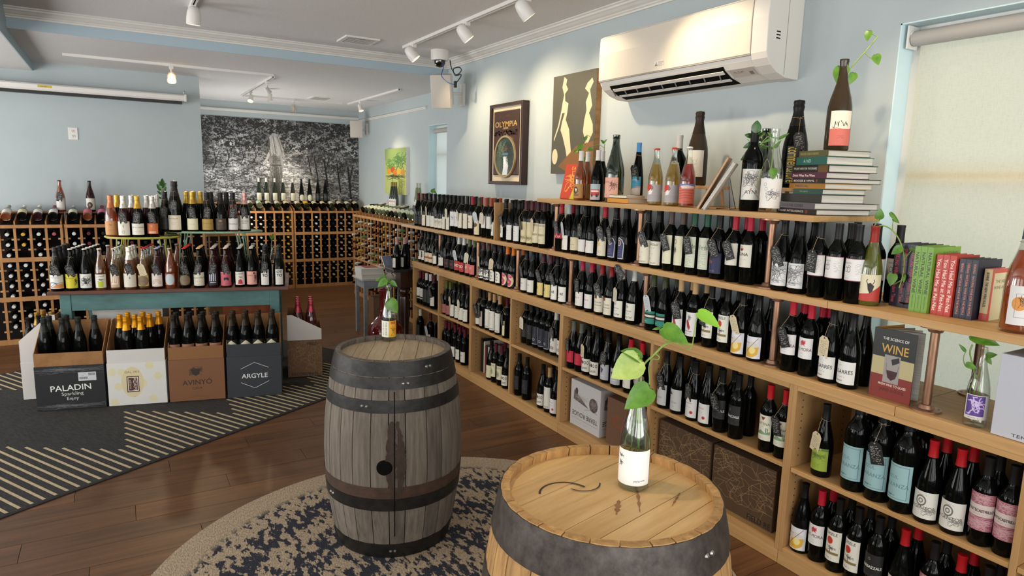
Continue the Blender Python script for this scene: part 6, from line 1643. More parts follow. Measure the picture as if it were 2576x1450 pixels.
ROWS = [
    ('C', 'counter', 2.652, 0.9155, [('photo', 6.254, 1, 'b'), ('photo', 6.166, 1, ''), ('dune', 6.078, 1, 'b'), ('dune', 5.99, 1, ''), ('swoosh', 5.89, 1, 'b'), ('swoosh', 5.75, 1, ''), ('ctio', 5.608, 1, 'b'), ('ctio', 5.505, 1, ''), ('redd', 5.404, 1, 'w'), ('redd', 5.291, 1, ''), ('pinkb', 5.188, 1, 'w'), ('pinkb', 5.1, 1, ''), ('upp', 4.92, 1, 'w'), ('upp', 4.828, 1, ''), ('cut', 4.725, 1, 'w'), ('cut', 4.626, 1, ''), ('ess', 4.523, 1, ''), ('ess', 4.435, 1, ''), ('son', 4.239, 1, 'b'), ('son', 4.137, 1, ''), ('yel', 4.006, 1, 'b'), ('yel', 3.906, 1, ''), ('keb', 3.818, 1, 'b'), ('keb', 3.73, 1, ''), ('pinktxt', 3.527, 1, 'b'), ('pinktxt', 3.426, 1, ''), ('notch', 3.321, 1, 'b'), ('notch', 3.22, 1, ''), ('rhone', 3.115, 1, 'w'), ('rhone', 3.011, 1, ''), ('teal', 2.835, 1, 'w'), ('teal', 2.746, 1, ''), ('redfig', 2.617, 1, 'b'), ('redfig', 2.513, 1, ''), ('sikele', 2.399, 1, 'b'), ('sikele', 2.294, 2, ''), ('gold', 2.195, 1, 'w'), ('gold', 2.097, 1, ''), ('mora', 1.908, 1, 'b'), ('mora', 1.818, 2, ''), ('piss', 1.708, 1, 'w'), ('piss', 1.616, 1, '')]),
    ('S', 'middle shelf', 2.652, 1.2795, [('wax', 6.35, 1, 'b'), ('wax', 6.247, 1, ''), ('creamt', 6.146, 1, 'w'), ('whitea', 6.038, 1, 'w'), ('whitea', 5.942, 1, ''), ('leaf', 5.854, 1, 'b'), ('leaf', 5.766, 1, ''), ('whiteb', 5.678, 1, ''), ('whiteb', 5.59, 1, 'w'), ('bela', 5.505, 1, ''), ('bela', 5.423, 1, ''), ('creamb', 5.334, 1, 'w'), ('creamb', 5.247, 1, ''), ('crest', 5.147, 1, ''), ('tree', 5.028, 1, 'w'), ('whitec', 4.907, 1, 'w'), ('whitec', 4.816, 1, ''), ('frame', 4.719, 1, 'b'), ('frame', 4.572, 1, 'b'), ('whited', 4.466, 1, ''), ('whited', 4.358, 1, ''), ('pattern', 4.259, 1, 'b'), ('pattern', 4.174, 1, ''), ('ands', 4.093, 1, 'w'), ('ands', 4.011, 1, ''), ('redscr', 3.79, 1, 'b'), ('greycap', 3.702, 1, 'w'), ('creamc', 3.614, 1, ''), ('dot', 3.526, 1, 'b'), ('dot', 3.436, 1, ''), ('illus', 3.312, 1, 'b'), ('shield', 3.209, 1, 'b'), ('shield', 3.114, 1, ''), ('barolo', 2.915, 1, 'b'), ('barolo', 2.827, 1, ''), ('knight', 2.724, 1, 'b'), ('knight', 2.641, 1, ''), ('verde', 2.55, 1, 'b'), ('verde', 2.464, 1, ''), ('navy', 2.38, 1, 'b'), ('suna', 2.281, 1, 'b'), ('suna', 2.19, 1, ''), ('oak', 1.995, 1, 'b'), ('oak', 1.907, 1, ''), ('v63', 1.808, 0, 'b'), ('v63', 1.724, 1, ''), ('v63', 1.636, 0, '')]),
    ('U1', 'farthest top cubby', 2.648, 0.4855, [('twoband', 6.278, 1, ''), ('twoband', 6.196, 1, ''), ('darkw', 6.114, 1, ''), ('darkw', 6.033, 1, ''), ('script', 5.938, 1, 'b')]),
    ('U2', 'second top cubby', 2.648, 0.4755, [('dusty', 5.648, 1, 'b'), ('dusty', 5.56, 1, ''), ('specks', 5.472, 1, 'w'), ('specks', 5.384, 0, ''), ('specks', 5.296, 0, 'w'), ('specks', 5.208, 0, '')]),
    ('U3', 'third top cubby', 2.648, 0.4955, [('stripes', 4.966, 1, 'b'), ('pinkbar', 4.884, 0, 'b'), ('toe', 4.802, 1, ''), ('toe', 4.713, 0, ''), ('toe', 4.619, 1, ''), ('slim', 4.495, 0, 'b')]),
    ('U4', 'fourth top cubby', 2.7, 0.5055, [('jet', 4.291, 1, 'w'), ('jet', 4.209, 1, ''), ('navyw', 4.127, 1, ''), ('navyw', 4.046, 1, ''), ('navyw', 3.964, 1, ''), ('skyline', 3.879, 1, 'b'), ('skyline', 3.791, 0, '')]),
    ('U5', 'cubby over the white carton', 2.648, 0.4905, [('redlab', 3.592, 1, 'b'), ('redlab', 3.504, 1, ''), ('moons', 3.416, 1, 'w'), ('moons', 3.326, 1, ''), ('purple', 3.222, 1, 'b'), ('purple', 3.115, 1, ''), ('ajas', 2.997, 1, ''), ('ajas', 2.895, 1, '')]),
    ('U6', 'cubby over the map cartons', 2.648, 0.4885, [('alba', 2.688, 1, 'b'), ('alba', 2.583, 1, ''), ('redseal', 2.466, 1, 'b'), ('redseal', 2.371, 1, ''), ('razz', 2.278, 1, 'b'), ('razz', 2.176, 1, ''), ('catena', 1.989, 0, ''), ('catena', 1.901, 0, 'b')]),
    ('U7', 'nearest top cubby', 2.648, 0.4855, [('lime', 1.694, 0, 'w'), ('azul', 1.543, 1, ''), ('azul', 1.44, 1, 'b'), ('azul', 1.334, 1, ''), ('agent', 1.238, 1, ''), ('agent', 1.142, 1, ''), ('monte', 1.051, 1, ''), ('monte', 0.97, 1, '')]),
    ('L1', 'farthest bottom cubby', 2.648, 0.0875, [('darkw', 6.278, 0, ''), ('script', 6.01, 1, 'w')]),
    ('L2', 'second bottom cubby', 2.648, 0.0875, [('script', 5.652, 1, ''), ('script', 5.57, 1, ''), ('script', 5.456, 1, ''), ('script', 5.346, 1, ''), ('script', 5.24, 1, '')]),
    ('L3', 'bottom cubby beside books', 2.648, 0.0875, [('creamk', 4.754, 0, ''), ('sealm', 4.668, 1, ''), ('sealm', 4.57, 0, ''), ('moons', 4.485, 0, '')]),
    ('L4', 'fourth bottom cubby', 2.648, 0.0875, [('jet', 4.291, 0, ''), ('jet', 4.169, 0, ''), ('moons', 3.955, 1, ''), ('toe', 3.859, 0, ''), ('redseal', 3.775, 0, '')]),
    ('L7', 'nearest bottom cubby', 2.648, 0.0875, [('gold', 1.757, 0, ''), ('mora', 1.672, 1, ''), ('sikele', 1.582, 1, ''), ('sikele', 1.494, 1, ''), ('razz', 1.404, 1, ''), ('agent', 1.299, 1, ''), ('monte', 1.186, 1, ''), ('agent', 1.091, 1, ''), ('monte', 0.999, 1, '')]),
]
TABLE = [('mer', 0.049, 3, 'b'), ('lemon', 0.147, 4, 'b'), ('daisy', 0.243, 4, ''), ('limefig', 0.343, 3, ''), ('column', 0.442, 3, 'b'), ('foilw', 0.545, 2, 'b'), ('oval', 0.643, 4, 'w'), ('rainbow', 0.739, 4, 'b'), ('disc', 0.834, 4, ''), ('ovald', 0.938, 4, 'b'), ('bristol', 1.044, 3, 'b'), ('temple', 1.148, 4, 'b'), ('cow', 1.244, 4, 'b'), ('redfig2', 1.351, 4, ''), ('pinkdood', 1.443, 4, ''), ('otto', 1.549, 2, 'b'), ('otto', 1.656, 1, '')]
TRAYS = [('rosegold', 0.389, 0.29, 1.2235, '', 'left on the yellow stand'), ('silverfoil', 0.491, 0.24, 1.2235, 'b', 'front of the yellow stand'), ('goldfoil', 0.592, 0.23, 1.2235, 'b', 'front of the yellow stand'), ('orangelab', 0.693, 0.26, 1.2235, 'b', 'front of the yellow stand'), ('goldfoil', 0.416, 0.385, 1.2235, '', 'second row of the yellow stand'), ('silverfoil', 0.53, 0.34, 1.2235, '', 'second row of the yellow stand'), ('goldfoil', 0.51, 0.45, 1.2235, '', 'third row of the yellow stand'), ('silverfoil', 0.632, 0.37, 1.2235, '', 'second row, nearer the black magnum'), ('orangelab', 0.691, 0.475, 1.2235, '', 'second row of the yellow stand'), ('darkfoil', 0.766, 0.4, 1.2605, 'b', 'beside the black magnum'), ('blackmag', 0.849, 0.345, 1.2605, 'b', 'the tallest on the stands'), ('goldcream', 0.98, 0.34, 1.2605, 'b', 'front of the pale green stand'), ('goldlab', 1.094, 0.335, 1.2605, 'b', 'front of the pale green stand'), ('bronze', 1.198, 0.345, 1.2605, '', 'front of the pale green stand'), ('cherry', 1.294, 0.36, 1.2605, 'b', 'front of the pale green stand'), ('pinkfoil', 1.383, 0.4, 1.2605, 'b', 'far end of the pale green stand'), ('goldcream', 0.922, 0.45, 1.2605, '', 'second row of the pale green stand'), ('goldcream', 1.031, 0.445, 1.2605, '', 'second row beside the other gold one'), ('goldcream', 0.966, 0.545, 1.2605, '', 'third row of the pale green stand'), ('darkfoil', 1.109, 0.48, 1.2605, '', 'second row of the pale green stand'), ('darkfoil', 1.231, 0.5, 1.2605, '', 'second row, farther along')]
INBOX = [('blackfoil', 0.036, -0.26, 0.343, 'in the open tan carton'), ('blackfoil', 0.039, -0.15999999999999998, 0.343, 'in the open tan carton'), ('blackfoil', 0.154, -0.27, 0.343, 'in the open tan carton'), ('blackfoil', 0.15, -0.155, 0.343, 'in the open tan carton'), ('blackfoil', 0.249, -0.245, 0.343, 'in the open tan carton'), ('blackfoil', 0.343, -0.19999999999999998, 0.343, 'in the open tan carton'), ('orangefoil', 0.514, -0.21, 0.343, 'in the open white carton'), ('orangefoil', 0.575, -0.306, 0.343, 'in the open white carton'), ('orangefoil', 0.673, -0.306, 0.343, 'in the open white carton'), ('orangefoil', 0.716, -0.21, 0.343, 'in the open white carton'), ('orangefoil', 0.762, -0.123, 0.343, 'in the open white carton'), ('orangefoil', 0.549, -0.123, 0.343, 'in the open white carton'), ('orangefoil', 0.617, -0.214, 0.343, 'in the open white carton'), ('orangefoil', 0.653, -0.123, 0.343, 'in the open white carton'), ('cavaf', 0.892, -0.29, 0.343, 'in the open brown carton'), ('cavaf', 0.896, -0.185, 0.343, 'in the open brown carton'), ('cavaf', 0.987, -0.29, 0.343, 'in the open brown carton'), ('cavaf', 0.991, -0.185, 0.343, 'in the open brown carton'), ('cavaf', 1.082, -0.29, 0.343, 'in the open brown carton'), ('cavaf', 1.086, -0.185, 0.343, 'in the open brown carton'), ('cavaf', 1.181, -0.29, 0.343, 'in the open brown carton'), ('cavaf', 1.185, -0.185, 0.343, 'in the open brown carton'), ('argf', 1.302, -0.29, 0.343, 'in the open slate carton'), ('argf', 1.306, -0.185, 0.343, 'in the open slate carton'), ('argf', 1.398, -0.29, 0.343, 'in the open slate carton'), ('argf', 1.402, -0.185, 0.343, 'in the open slate carton'), ('argf', 1.493, -0.29, 0.343, 'in the open slate carton'), ('argf', 1.497, -0.185, 0.343, 'in the open slate carton'), ('argf', 1.597, -0.29, 0.343, 'in the open slate carton'), ('argf', 1.601, -0.185, 0.343, 'in the open slate carton'), ('pinkcap', 1.8, 0.18, 0.34, 'in the open carton at the table end'), ('pinkcap', 1.8, 0.285, 0.34, 'in the open carton at the table end'), ('pinkcap', 1.8, 0.39, 0.34, 'in the open carton at the table end'), ('pinkcap', 1.91, 0.18, 0.34, 'in the open carton at the table end'), ('pinkcap', 1.91, 0.285, 0.34, 'in the open carton at the table end'), ('pinkcap', 1.91, 0.39, 0.34, 'in the open carton at the table end'), ('plainblk', -0.15, 0.01, 0.305, 'in the slanted white carton'), ('plainblk', -0.055, 0.015, 0.305, 'in the slanted white carton'), ('plainblk', -0.11, 0.105, 0.305, 'in the slanted white carton'), ('plainblk', -0.01, 0.11, 0.305, 'in the slanted white carton'), ('goldcork', -0.15, 0.2, 0.305, 'in the slanted white carton'), ('goldcork', -0.055, 0.205, 0.305, 'in the slanted white carton'), ('goldcork', -0.14, 0.295, 0.305, 'in the slanted white carton'), ('goldcork', -0.01, 0.295, 0.305, 'in the slanted white carton')]
STANDING = [('amberw', -0.505, 8.4, 1.316, 'beside the dark red one'), ('snail', -0.241, 8.4, 1.316, 'on the rack ledge'), ('mosel', 1.897, 10.88, 1.326, 'first from the table, mural ledge'), ('mosel', 2.008, 10.88, 1.326, 'second from the table, mural ledge'), ('mosel', 2.133, 10.88, 1.326, 'third from the table, mural ledge'), ('mosel', 2.259, 10.88, 1.326, 'fourth from the table, mural ledge'), ('mosel', 2.405, 10.88, 1.326, 'fifth from the table, mural ledge'), ('discl', 2.541, 10.88, 1.326, 'nearer the white capsules'), ('discl', 2.666, 10.88, 1.326, 'beside the engraved ones'), ('engr', 2.799, 10.88, 1.326, 'left one, mural ledge'), ('engr', 2.921, 10.88, 1.326, 'last on the mural ledge'), ('goldcap', 3.36, 9.02, 1.322, 'farthest of three by the fruit painting'), ('goldcap', 3.36, 8.94, 1.322, 'middle of three by the fruit painting'), ('goldcap', 3.36, 8.86, 1.322, 'nearest of three by the fruit painting'), ('riesl', 3.36, 8.1, 1.322, 'farther of two beyond the shelf'), ('riesl', 3.36, 8.01, 1.322, 'nearer of two beyond the shelf'), ('tahini', 2.5, 6.57, 0.8055, 'front left on the turned pedestal'), ('tahini', 2.6, 6.6, 0.8055, 'front right on the turned pedestal'), ('tahini', 2.66, 6.7, 0.8055, 'back on the turned pedestal')]

# ------------------------------------------------------------------ bottles
GL = {
    'dk': pbr('dark_bottle_glass', '#070907', .03, spec=.16),
    'um': pbr('umber_bottle_glass', '#33291b', .08, spec=.4),
    'br': clear('amber_glass', '#b8752f', .14, .35),
    'gr': clear('green_glass', '#2c4a26', .14, .45),
    'gg': clear('olive_green_glass', '#a3a83a', .14, .35),
    'lg': clear('pale_green_glass', '#a9b78a', .14, .35),
    'cl': clear('clear_glass', '#f3f6f2', .13),
    'ro': clear('rose_wine_glass', '#c9713f', .14, .4),
    'dr': pbr('deep_red_bottle', '#2b0c10', .05, spec=.35),
    'rd': clear('cherry_wine_glass', '#7d1622', .14, .5),
}
CAPM = {}


def capmat(c, foil):
    k = (c, foil)
    if k not in CAPM:
        n = 'capsule_%s_%s' % (c.strip('#'), 'foil' if foil else 'plain')
        r, g, b = lin(c)
        CAPM[k] = pbr(n, c, .34 if foil else .4, metal=.55 if foil and r + g + b > .15 else 0, spec=.2, bump=.25 if foil else 0, nscale=(90, 90, 60))
    return CAPM[k]


BM = {}


def bottle_meshes(kd):
    K_ = KIND[kd]
    sh = K_['shape']
    pr, z0, bul = SHAPES[sh]
    if ('b', sh, K_['glass']) not in BM:
        BM['b', sh, K_['glass']] = MB().lathe(pr, 20).mesh('bottle_glass', GL[K_['glass']], smooth=40)
    body = BM['b', sh, K_['glass']]
    cap = None
    if K_['cap']:
        kk = ('c', sh, K_['cap'])
        if kk not in BM:
            zt = max(z for r, z in pr)
            pts = [(rad_at(sh, z0) + .0007, z0)] + [(r + .0007, z) for r, z in pr if z > z0 and r > 0] + [(0, zt + .0008)]
            if bul:
                k2 = zt / .334
                top = max(r for r, z in pr if z > zt * .92)
                pts = [(rad_at(sh, z0) + .0012, z0), (rad_at(sh, z0 + .03 * k2) + .0014, z0 + .03 * k2), (rad_at(sh, zt * .87) + .0016, zt * .87), (top + bul * .6, zt * .9), (top + bul, zt * .925), (top + bul * .3, zt * .945), (top + bul * .9, zt * .97), (top + bul * .5, zt * .995), (0, zt + .004)]
            elif sh in ('crn', 'ale'):
                r_ = .0158
                pts = [(r_ + .0012, zt - .008), (r_ + .0006, zt - .002), (r_ - .004, zt + .001), (0, zt + .0014)]
            BM[kk] = MB().lathe(pts, 20).mesh('capsule', capmat(K_['cap'], bool(bul)), smooth=40)
        cap = BM[kk]
    lab_ = None
    if K_['art']:
        kk = ('l', kd)
        if kk not in BM:
            u0, v0, u1, v1 = CELL[kd]
            mb = MB(); n = 12; vs = []
            r_ = max(rad_at(sh, K_['z0'] + (K_['z1'] - K_['z0']) * f) for f in (0, .5, 1))
            for z in (K_['z0'], K_['z1']):
                for i in range(n + 1):
                    a = -K_['ha'] + 2 * K_['ha'] * i / n
                    rr = min(r_, rad_at(sh, z) + .004) + .0007
                    vs.append((rr * math.sin(a), -rr * math.cos(a), z))
            for i in range(n):
                mb.uv[i] = [(u0 + (u1 - u0) * i / n, v0), (u0 + (u1 - u0) * (i + 1) / n, v0), (u0 + (u1 - u0) * (i + 1) / n, v1), (u0 + (u1 - u0) * i / n, v1)]
            mb._add(vs, [(i, i + 1, n + 2 + i, n + 1 + i) for i in range(n)])
            BM[kk] = mb.mesh('label', PRINT, smooth=1)
        lab_ = BM[kk]
    liq = None
    if K_['liquid']:
        kk = ('w', kd)
        if kk not in BM:
            zt = max(z for r, z in pr)
            fill = zt * .72
            pts = [(0, .009)] + [(max(r - .0035, 0), max(z, .009)) for r, z in pr[2:] if z < fill and r > .01] + [(max(rad_at(sh, fill) - .0035, .004), fill), (0, fill)]
            BM[kk] = MB().lathe(pts, 18).mesh('wine', clear('wine_' + K_['liquid'].strip('#'), K_['liquid'], .05, .38), smooth=40)
        liq = BM[kk]
    return body, cap, lab_, liq


USED = {}


def uniq(label):
    """never the same label twice unless a group shares it on purpose"""
    k = label.lower()
    n = USED.get(k, 0)
    USED[k] = n + 1
    if n:
        return label + (', a second one', ', a third one', ', a fourth one', ', a fifth one')[min(n - 1, 3)]
    return label


def put(kd, loc, rz=0.0, label=None, group=None, name='wine_bottle', rot=None, parts=True, share=False):
    body, cap, lab_, liq = bottle_meshes(kd)
    o = clone(name, body, None, loc, rot or (0, 0, rz))
    tag(o, label if share else uniq(label), 'bottle', group)
    if cap: clone('capsule', cap, o)
    if lab_ and parts: clone('label', lab_, o)
    if liq: clone('wine', liq, o)
    return o


def dsc(kd):
    d = KIND[kd]['desc']
    return d if 'bottle' in d or 'magnum' in d or 'wine ' in d or 'champagne' in d else 'bottle with ' + d


def clip(s, n=16):
    w_ = s.split()
    return ' '.join(w_[:n]).rstrip(',')


# --- price tags
TAGM = {}
STRM = pbr('jute_string', '#a08a68', .8)


def tag_mesh(art_):
    if art_ not in TAGM:
        u0, v0, u1, v1 = CELL[art_]
        hw, hh = .0255, .049
        pts = [(-hw, -hh), (hw, -hh), (hw, hh * .68), (hw * .5, hh), (-hw * .5, hh), (-hw, hh * .68)]
        mb = MB().prism([(p[0], p[1]) for p in pts], 'y', 0, .0014)
        uvp = [(u0 + (u1 - u0) * (p[0] / hw * .5 + .5), v0 + (v1 - v0) * (p[1] / hh * .5 + .5)) for p in pts]
        # prism on y gives (x, t, z)
        for fi, f in enumerate(mb.f):
            mb.uv[fi] = [uvp[i % 6] for i in f]
        TAGM[art_] = mb.mesh('price_tag', PRINT)
    return TAGM[art_]


STRING = {}


def hang_tag(b, kd, art_, face, lean, label, twist=0.0, drop=.0):
    """a card tag tied round the neck: face = heading of the bottle front"""
    sh = KIND[kd]['shape']
    k = max(z for r, z in SHAPES[sh][0]) / .33
    zt = .205 * k - drop
    r_ = rad_at(sh, min(zt, .3 * k)) + .011
    rl = rad_at(sh, zt - .04) + .006
    a = face + twist
    fx, fy = math.sin(a), -math.cos(a)
    rr = max(r_, rl)
    loc = (b.location.x + fx * rr, b.location.y + fy * rr, b.location.z + zt - .045)
    o = clone('price_tag', tag_mesh(art_), None, loc, (R(6), lean, a))
    tag(o, uniq(label), 'price tag', 'handwritten price tags')
    key = (sh, round(lean, 1), round(twist, 1), round(drop, 2), round(face, 1))
    if key not in STRING:
        Mi = (Matrix.Translation(loc) @ Matrix.Rotation(a, 4, 'Z') @ Matrix.Rotation(lean, 4, 'Y') @ Matrix.Rotation(R(6), 4, 'X')).inverted()
        zn = b.location.z + .262 * k
        rn = rad_at(sh, .262 * k) + .002
        ctr = Vector((b.location.x, b.location.y, zn))
        mb = MB()
        mb.tube([Mi @ (ctr + Vector((rn * math.cos(t * PI / 5), rn * math.sin(t * PI / 5), -.004 * math.cos(t * PI / 5 - a)))) for t in range(11)], .0009, 4)
        kn = ctr + Vector((fx * (rn + .002), fy * (rn + .002), 0))
        mb.tube([Mi @ kn, Mi @ (kn + Vector((fx * .008, fy * .008, -.012))), Vector((0, -.001, .045))], .0009, 4)
        mb.tube([Mi @ kn, Mi @ (kn + Vector((fx * .01 - fy * .016, fy * .01 + fx * .016, .008)))], .0008, 4)
        STRING[key] = mb.mesh('string', STRM)
    clone('string', STRING[key], o)
    return o


# --- the rows on counter, shelf and in the cubbies: y along the wall in metres
ORD = 'first second third fourth fifth sixth seventh eighth ninth tenth eleventh twelfth thirteenth fourteenth fifteenth sixteenth seventeenth eighteenth nineteenth twentieth'.split()
for rname, place, xf, z, rows in ROWS:
    grp = 'wine bottles, ' + place
    cnt = {}
    for e in rows: cnt[e[0]] = cnt.get(e[0], 0) + 1
    seen = {}
    for kd, yy, nb, tg in rows:
        seen[kd] = seen.get(kd, 0) + 1
        n = cnt[kd]
        which = '' if n == 1 else ('farther ', 'nearer ')[seen[kd] - 1] if n == 2 else ('nearest ' if seen[kd] == n else ('farthest ', 'second ', 'third ', 'fourth ', 'fifth ')[seen[kd] - 1])
        face = R(-90) + rnd.uniform(-.14, .12)
        b = put(kd, (xf + rnd.uniform(-.004, .004), yy, z), face, clip(which + dsc(kd) + ', ' + place), grp)
        if tg:
            art_ = ('tagw%d' if tg == 'w' else 'tagb%d') % (rnd.randrange(4) if tg == 'w' else rnd.randrange(8))
            hang_tag(b, kd, art_, face, rnd.choice((-.32, -.2, .12, .25)), clip(('cream' if tg == 'w' else 'black') + ' price tag, ' + place + ', ' + which + dsc(kd)), twist=rnd.uniform(-.25, .25))
        for k in range(nb):
            rad = rad_at(KIND[kd]['shape'], .08)
            put(kd, (xf + (k + 1) * (2 * rad + .008), yy, z), face, clip(('second', 'third')[k] + ' row bottle, ' + place + ', behind ' + which + dsc(kd).replace('bottle with ', '')), 'back row of wine bottles, ' + place, parts=False)

# --- sparkling table: fronts with their queues
legs = []
for (u, v, rx, ry) in ((.60, .36, .275, .2), (1.12, .48, .385, .2)):
    for sx in (-1, 1):
        for sy in (-1, 1):
            legs.append((u + sx * rx * .8, v + sy * ry * .75, .055)); legs.append((u + sx * rx * .98, v + sy * ry * .9, .05))
for kd, u, nback, tg in TABLE:
    face = TA + rnd.uniform(-.12, .12)
    b = put(kd, tpt(u, .06, TZ), face, clip(dsc(kd) + (', nearer the table end' if kd == 'otto' and u > 1.6 else '') + ', front row of the teal table'), 'front row of the teal table', name='sparkling_bottle')
    if tg:
        hang_tag(b, kd, ('tagw%d' % rnd.randrange(4)) if tg == 'w' else 'tagb%d' % rnd.randrange(8), face, rnd.choice((-.25, .1, .22)), clip(('cream' if tg == 'w' else 'black') + ' price tag, teal table, on the ' + dsc(kd)))
    r_ = rad_at(KIND[kd]['shape'], .08)
    v = .06
    for k in range(nback):
        v += 2 * r_ + .006
        if v > .8: break
        uu = u + rnd.uniform(-.003, .003)
        if any((uu - a) ** 2 + (v - c) ** 2 < d ** 2 for a, c, d in legs): continue
        put(kd, tpt(uu, v, TZ), face, clip(('second', 'third', 'fourth', 'fifth')[k] + ' in the queue' + (' at the end' if kd == 'otto' and u > 1.6 else '') + ' behind ' + dsc(kd) + ', teal table'), 'queues of bottles on the teal table', name='sparkling_bottle', parts=False)
for kd, u, v, z, tg, extra in TRAYS:
    face = TA + rnd.uniform(-.1, .1)
    b = put(kd, tpt(u, v, z), face, clip(dsc(kd) + ', ' + extra), 'foil topped bottles on the plant stands', name='sparkling_bottle', parts=not extra.startswith('second'))
    if tg: hang_tag(b, kd, 'tagb%d' % rnd.randrange(8), face, rnd.choice((-.15, .1)), clip('black handwritten price tag on the ' + dsc(kd) + ', plant stand'))
rowsof = {}
for kd, u, v, z, extra in INBOX: rowsof.setdefault((kd, extra), []).append((u, v))
for kd, u, v, z, extra in INBOX:
    L_ = rowsof[kd, extra]
    mid = sum(q_[1] for q_ in L_) / len(L_)
    side = [q_ for q_ in L_ if (q_[1] > mid) == (v > mid)]
    nth = sorted(side).index((u, v))
    put(kd, tpt(u, v, z), TA + rnd.uniform(-.15, .15), clip(dsc(kd) + ', ' + ('rear' if v > mid else 'front') + ' row, ' + ORD[nth] + ' from left, ' + extra.replace('in the ', '')), 'sparkling bottles in open cartons', name='sparkling_bottle')
b = [o for o in C.objects if o.name.startswith('sparkling_bottle') and 'pointed cream label' in o.get('label', '')]
if len(b) > 1:
    hang_tag(b[1], 'argf', 'tagb2', TA, .05, 'black handwritten price tag in the slate carton')

# --- bottles lying in the racks
def lay(rk, k, pitch, z, y, kd, name, label, group, flip=True, tilt=0.0, parts=False):
    label = label and '%s, %s column, %s cell down' % (label, ORD[k], ORD[min(max(int((1.2 - z) / .103), 0), 19)])
    M_ = rk.matrix_basis
    p = M_ @ Vector(((k + .5) * pitch, y, z))
    rot = (Matrix.Rotation(rk.rotation_euler.z, 3, 'Z') @ Matrix.Rotation(R(90) if flip else -(R(90) - tilt), 3, 'X')).to_euler()
    return put(kd, p, label=label, group=group, name=name, rot=rot, parts=parts, share=True)


for nm, glass, cap in (('rw', 'dk', '#cfd2d0'), ('ry', 'dk', '#c9a53a'), ('rp', 'dk', '#a8506a'), ('rm', 'dk', '#6b2433'), ('rb', 'dk', '#1a1a1a'), ('rc', 'dk', '#b39a78'), ('rg', 'dk', '#b98a3a')):
    kind(nm, 'lying bottle', 'bdx', glass, cap, .03, .12, 60)
    bottle_meshes(nm)
RK = [o for o in C.objects if o.name.startswith('wine_rack')]
rl0, rl1, rf0, rf1, rr = RK[:5]


def cells(ztop, peg=.103):
    out = []
    j = 0
    while True:
        z = ztop - .145 - j * peg
        if z < .1: break
        out.append(z + .009 + .041)
        j += 1
    return out


LCOL = {7: 'rw', 8: 'ry', 9: 'rw', 10: 'rp'}
for k, kd in LCOL.items():
    for j, z in enumerate(cells(1.2)):
        if (kd == 'rp' and j > 0) or (kd == 'ry' and j == 2) or (k == 8 and 6 <= j <= 7): continue
        kk = 'rw' if kd == 'ry' and j > 2 else kd
        lay(rl0, k, .1275, z, .332, kk, 'rack_bottle', 'neck of a bottle lying in the left rack', 'bottles lying in the left rack')
for k, kd in ((0, 'rw'), (1, 'rm'), (2, 'rb'), (3, 'rw'), (4, 'rm'), (5, 'rb'), (6, 'rw'), (7, 'rb'), (8, 'rw')):
    for j, z in enumerate(cells(1.2)):
        if j > 5 and k < 6 or j > 7: continue
        lay(rl1, k, .1275, z, .332, kd, 'rack_bottle', 'neck of a bottle in the rack behind the table', 'bottles lying in the left rack')

MASS_PROF = [(0, 0), (.036, 0), (.038, .01), (.038, .19), (.03, .22), (.016, .25), (.0145, .26)]
CAPP = [(.0158, .26), (.0158, .325), (0, .326)]
mcols = ['#131613', '#cfd0ca', '#b39a78', '#c9a53a', '#5d202c', '#161616', '#5f8a52']
mm = [GL['dk']] + [capmat(c, False) for c in mcols[1:]]
mb = MB()


def mass(rk, k, pitch, z, y, ci):
    Mx = Matrix.Rotation(rk.rotation_euler.z, 3, 'Z') @ Matrix.Rotation(R(90), 3, 'X')
    p = rk.matrix_basis @ Vector(((k + .5) * pitch, y, z))
    mb.cur = 0
    mb.lathe(MASS_PROF, 8, p, M=Mx)
    mb.cur = ci
    mb.lathe(CAPP, 8, p, M=Mx)
    mb.cur = 0


for k, cs in ((4, (1,)), (5, (1,)), (6, (1,)), (7, (5,)), (8, (5,)), (9, (3,))):
    for j, z in enumerate(cells(1.21)):
        mass(rf0, k, .1325, z, .315, cs[0])
F1C = {0: lambda j: 5, 1: lambda j: 5, 2: lambda j: 1 if j < 6 else 2, 3: lambda j: 5 if j < 8 else 2, 4: lambda j: 5 if j < 7 else 2, 5: lambda j: 2, 6: lambda j: 2, 7: lambda j: 2}
for k, fn in F1C.items():
    for j, z in enumerate(cells(1.21)):
        mass(rf1, k, .1325, z, .315, fn(j))
pal = [1, 4, 2, 5, 5, 1, 1, 3, 5, 6]
for k in range(20):
    for j, z in enumerate(cells(1.205)):
        if rnd.random() < .2: continue
        c = pal[(k * 3 + (j // 3)) % 10]
        mass(rr, k, .15, z, .27, c)
o = mb.build('racked_bottles', mm, None, kind='stuff', smooth=50)
tag(o, 'bottles lying neck outward filling the two far redwood racks', 'bottles')

# display rows on the sloping rack tops: base towards the room, label up
TI = math.atan2(.09, .31)


def display(rk, k, pitch, ztop, kd, place):
    lay(rk, k, pitch, ztop + .068, .045, kd, 'wine_bottle', None, None, False, TI, True)


def disp_row(rk, pitch, ztop, items, place):
    for k, kd in items:
        p = rk.matrix_basis @ Vector(((k + .5) * pitch, .05, ztop + .075))
        rot = (Matrix.Rotation(rk.rotation_euler.z, 3, 'Z') @ Matrix.Rotation(-(R(90) - TI), 3, 'X')).to_euler()
        put(kd, p, label=clip(dsc(kd) + ', ' + ORD[[i_[0] for i_ in items].index(k)] + ' from left on ' + place), group='bottles tilted on the rack tops', rot=rot)


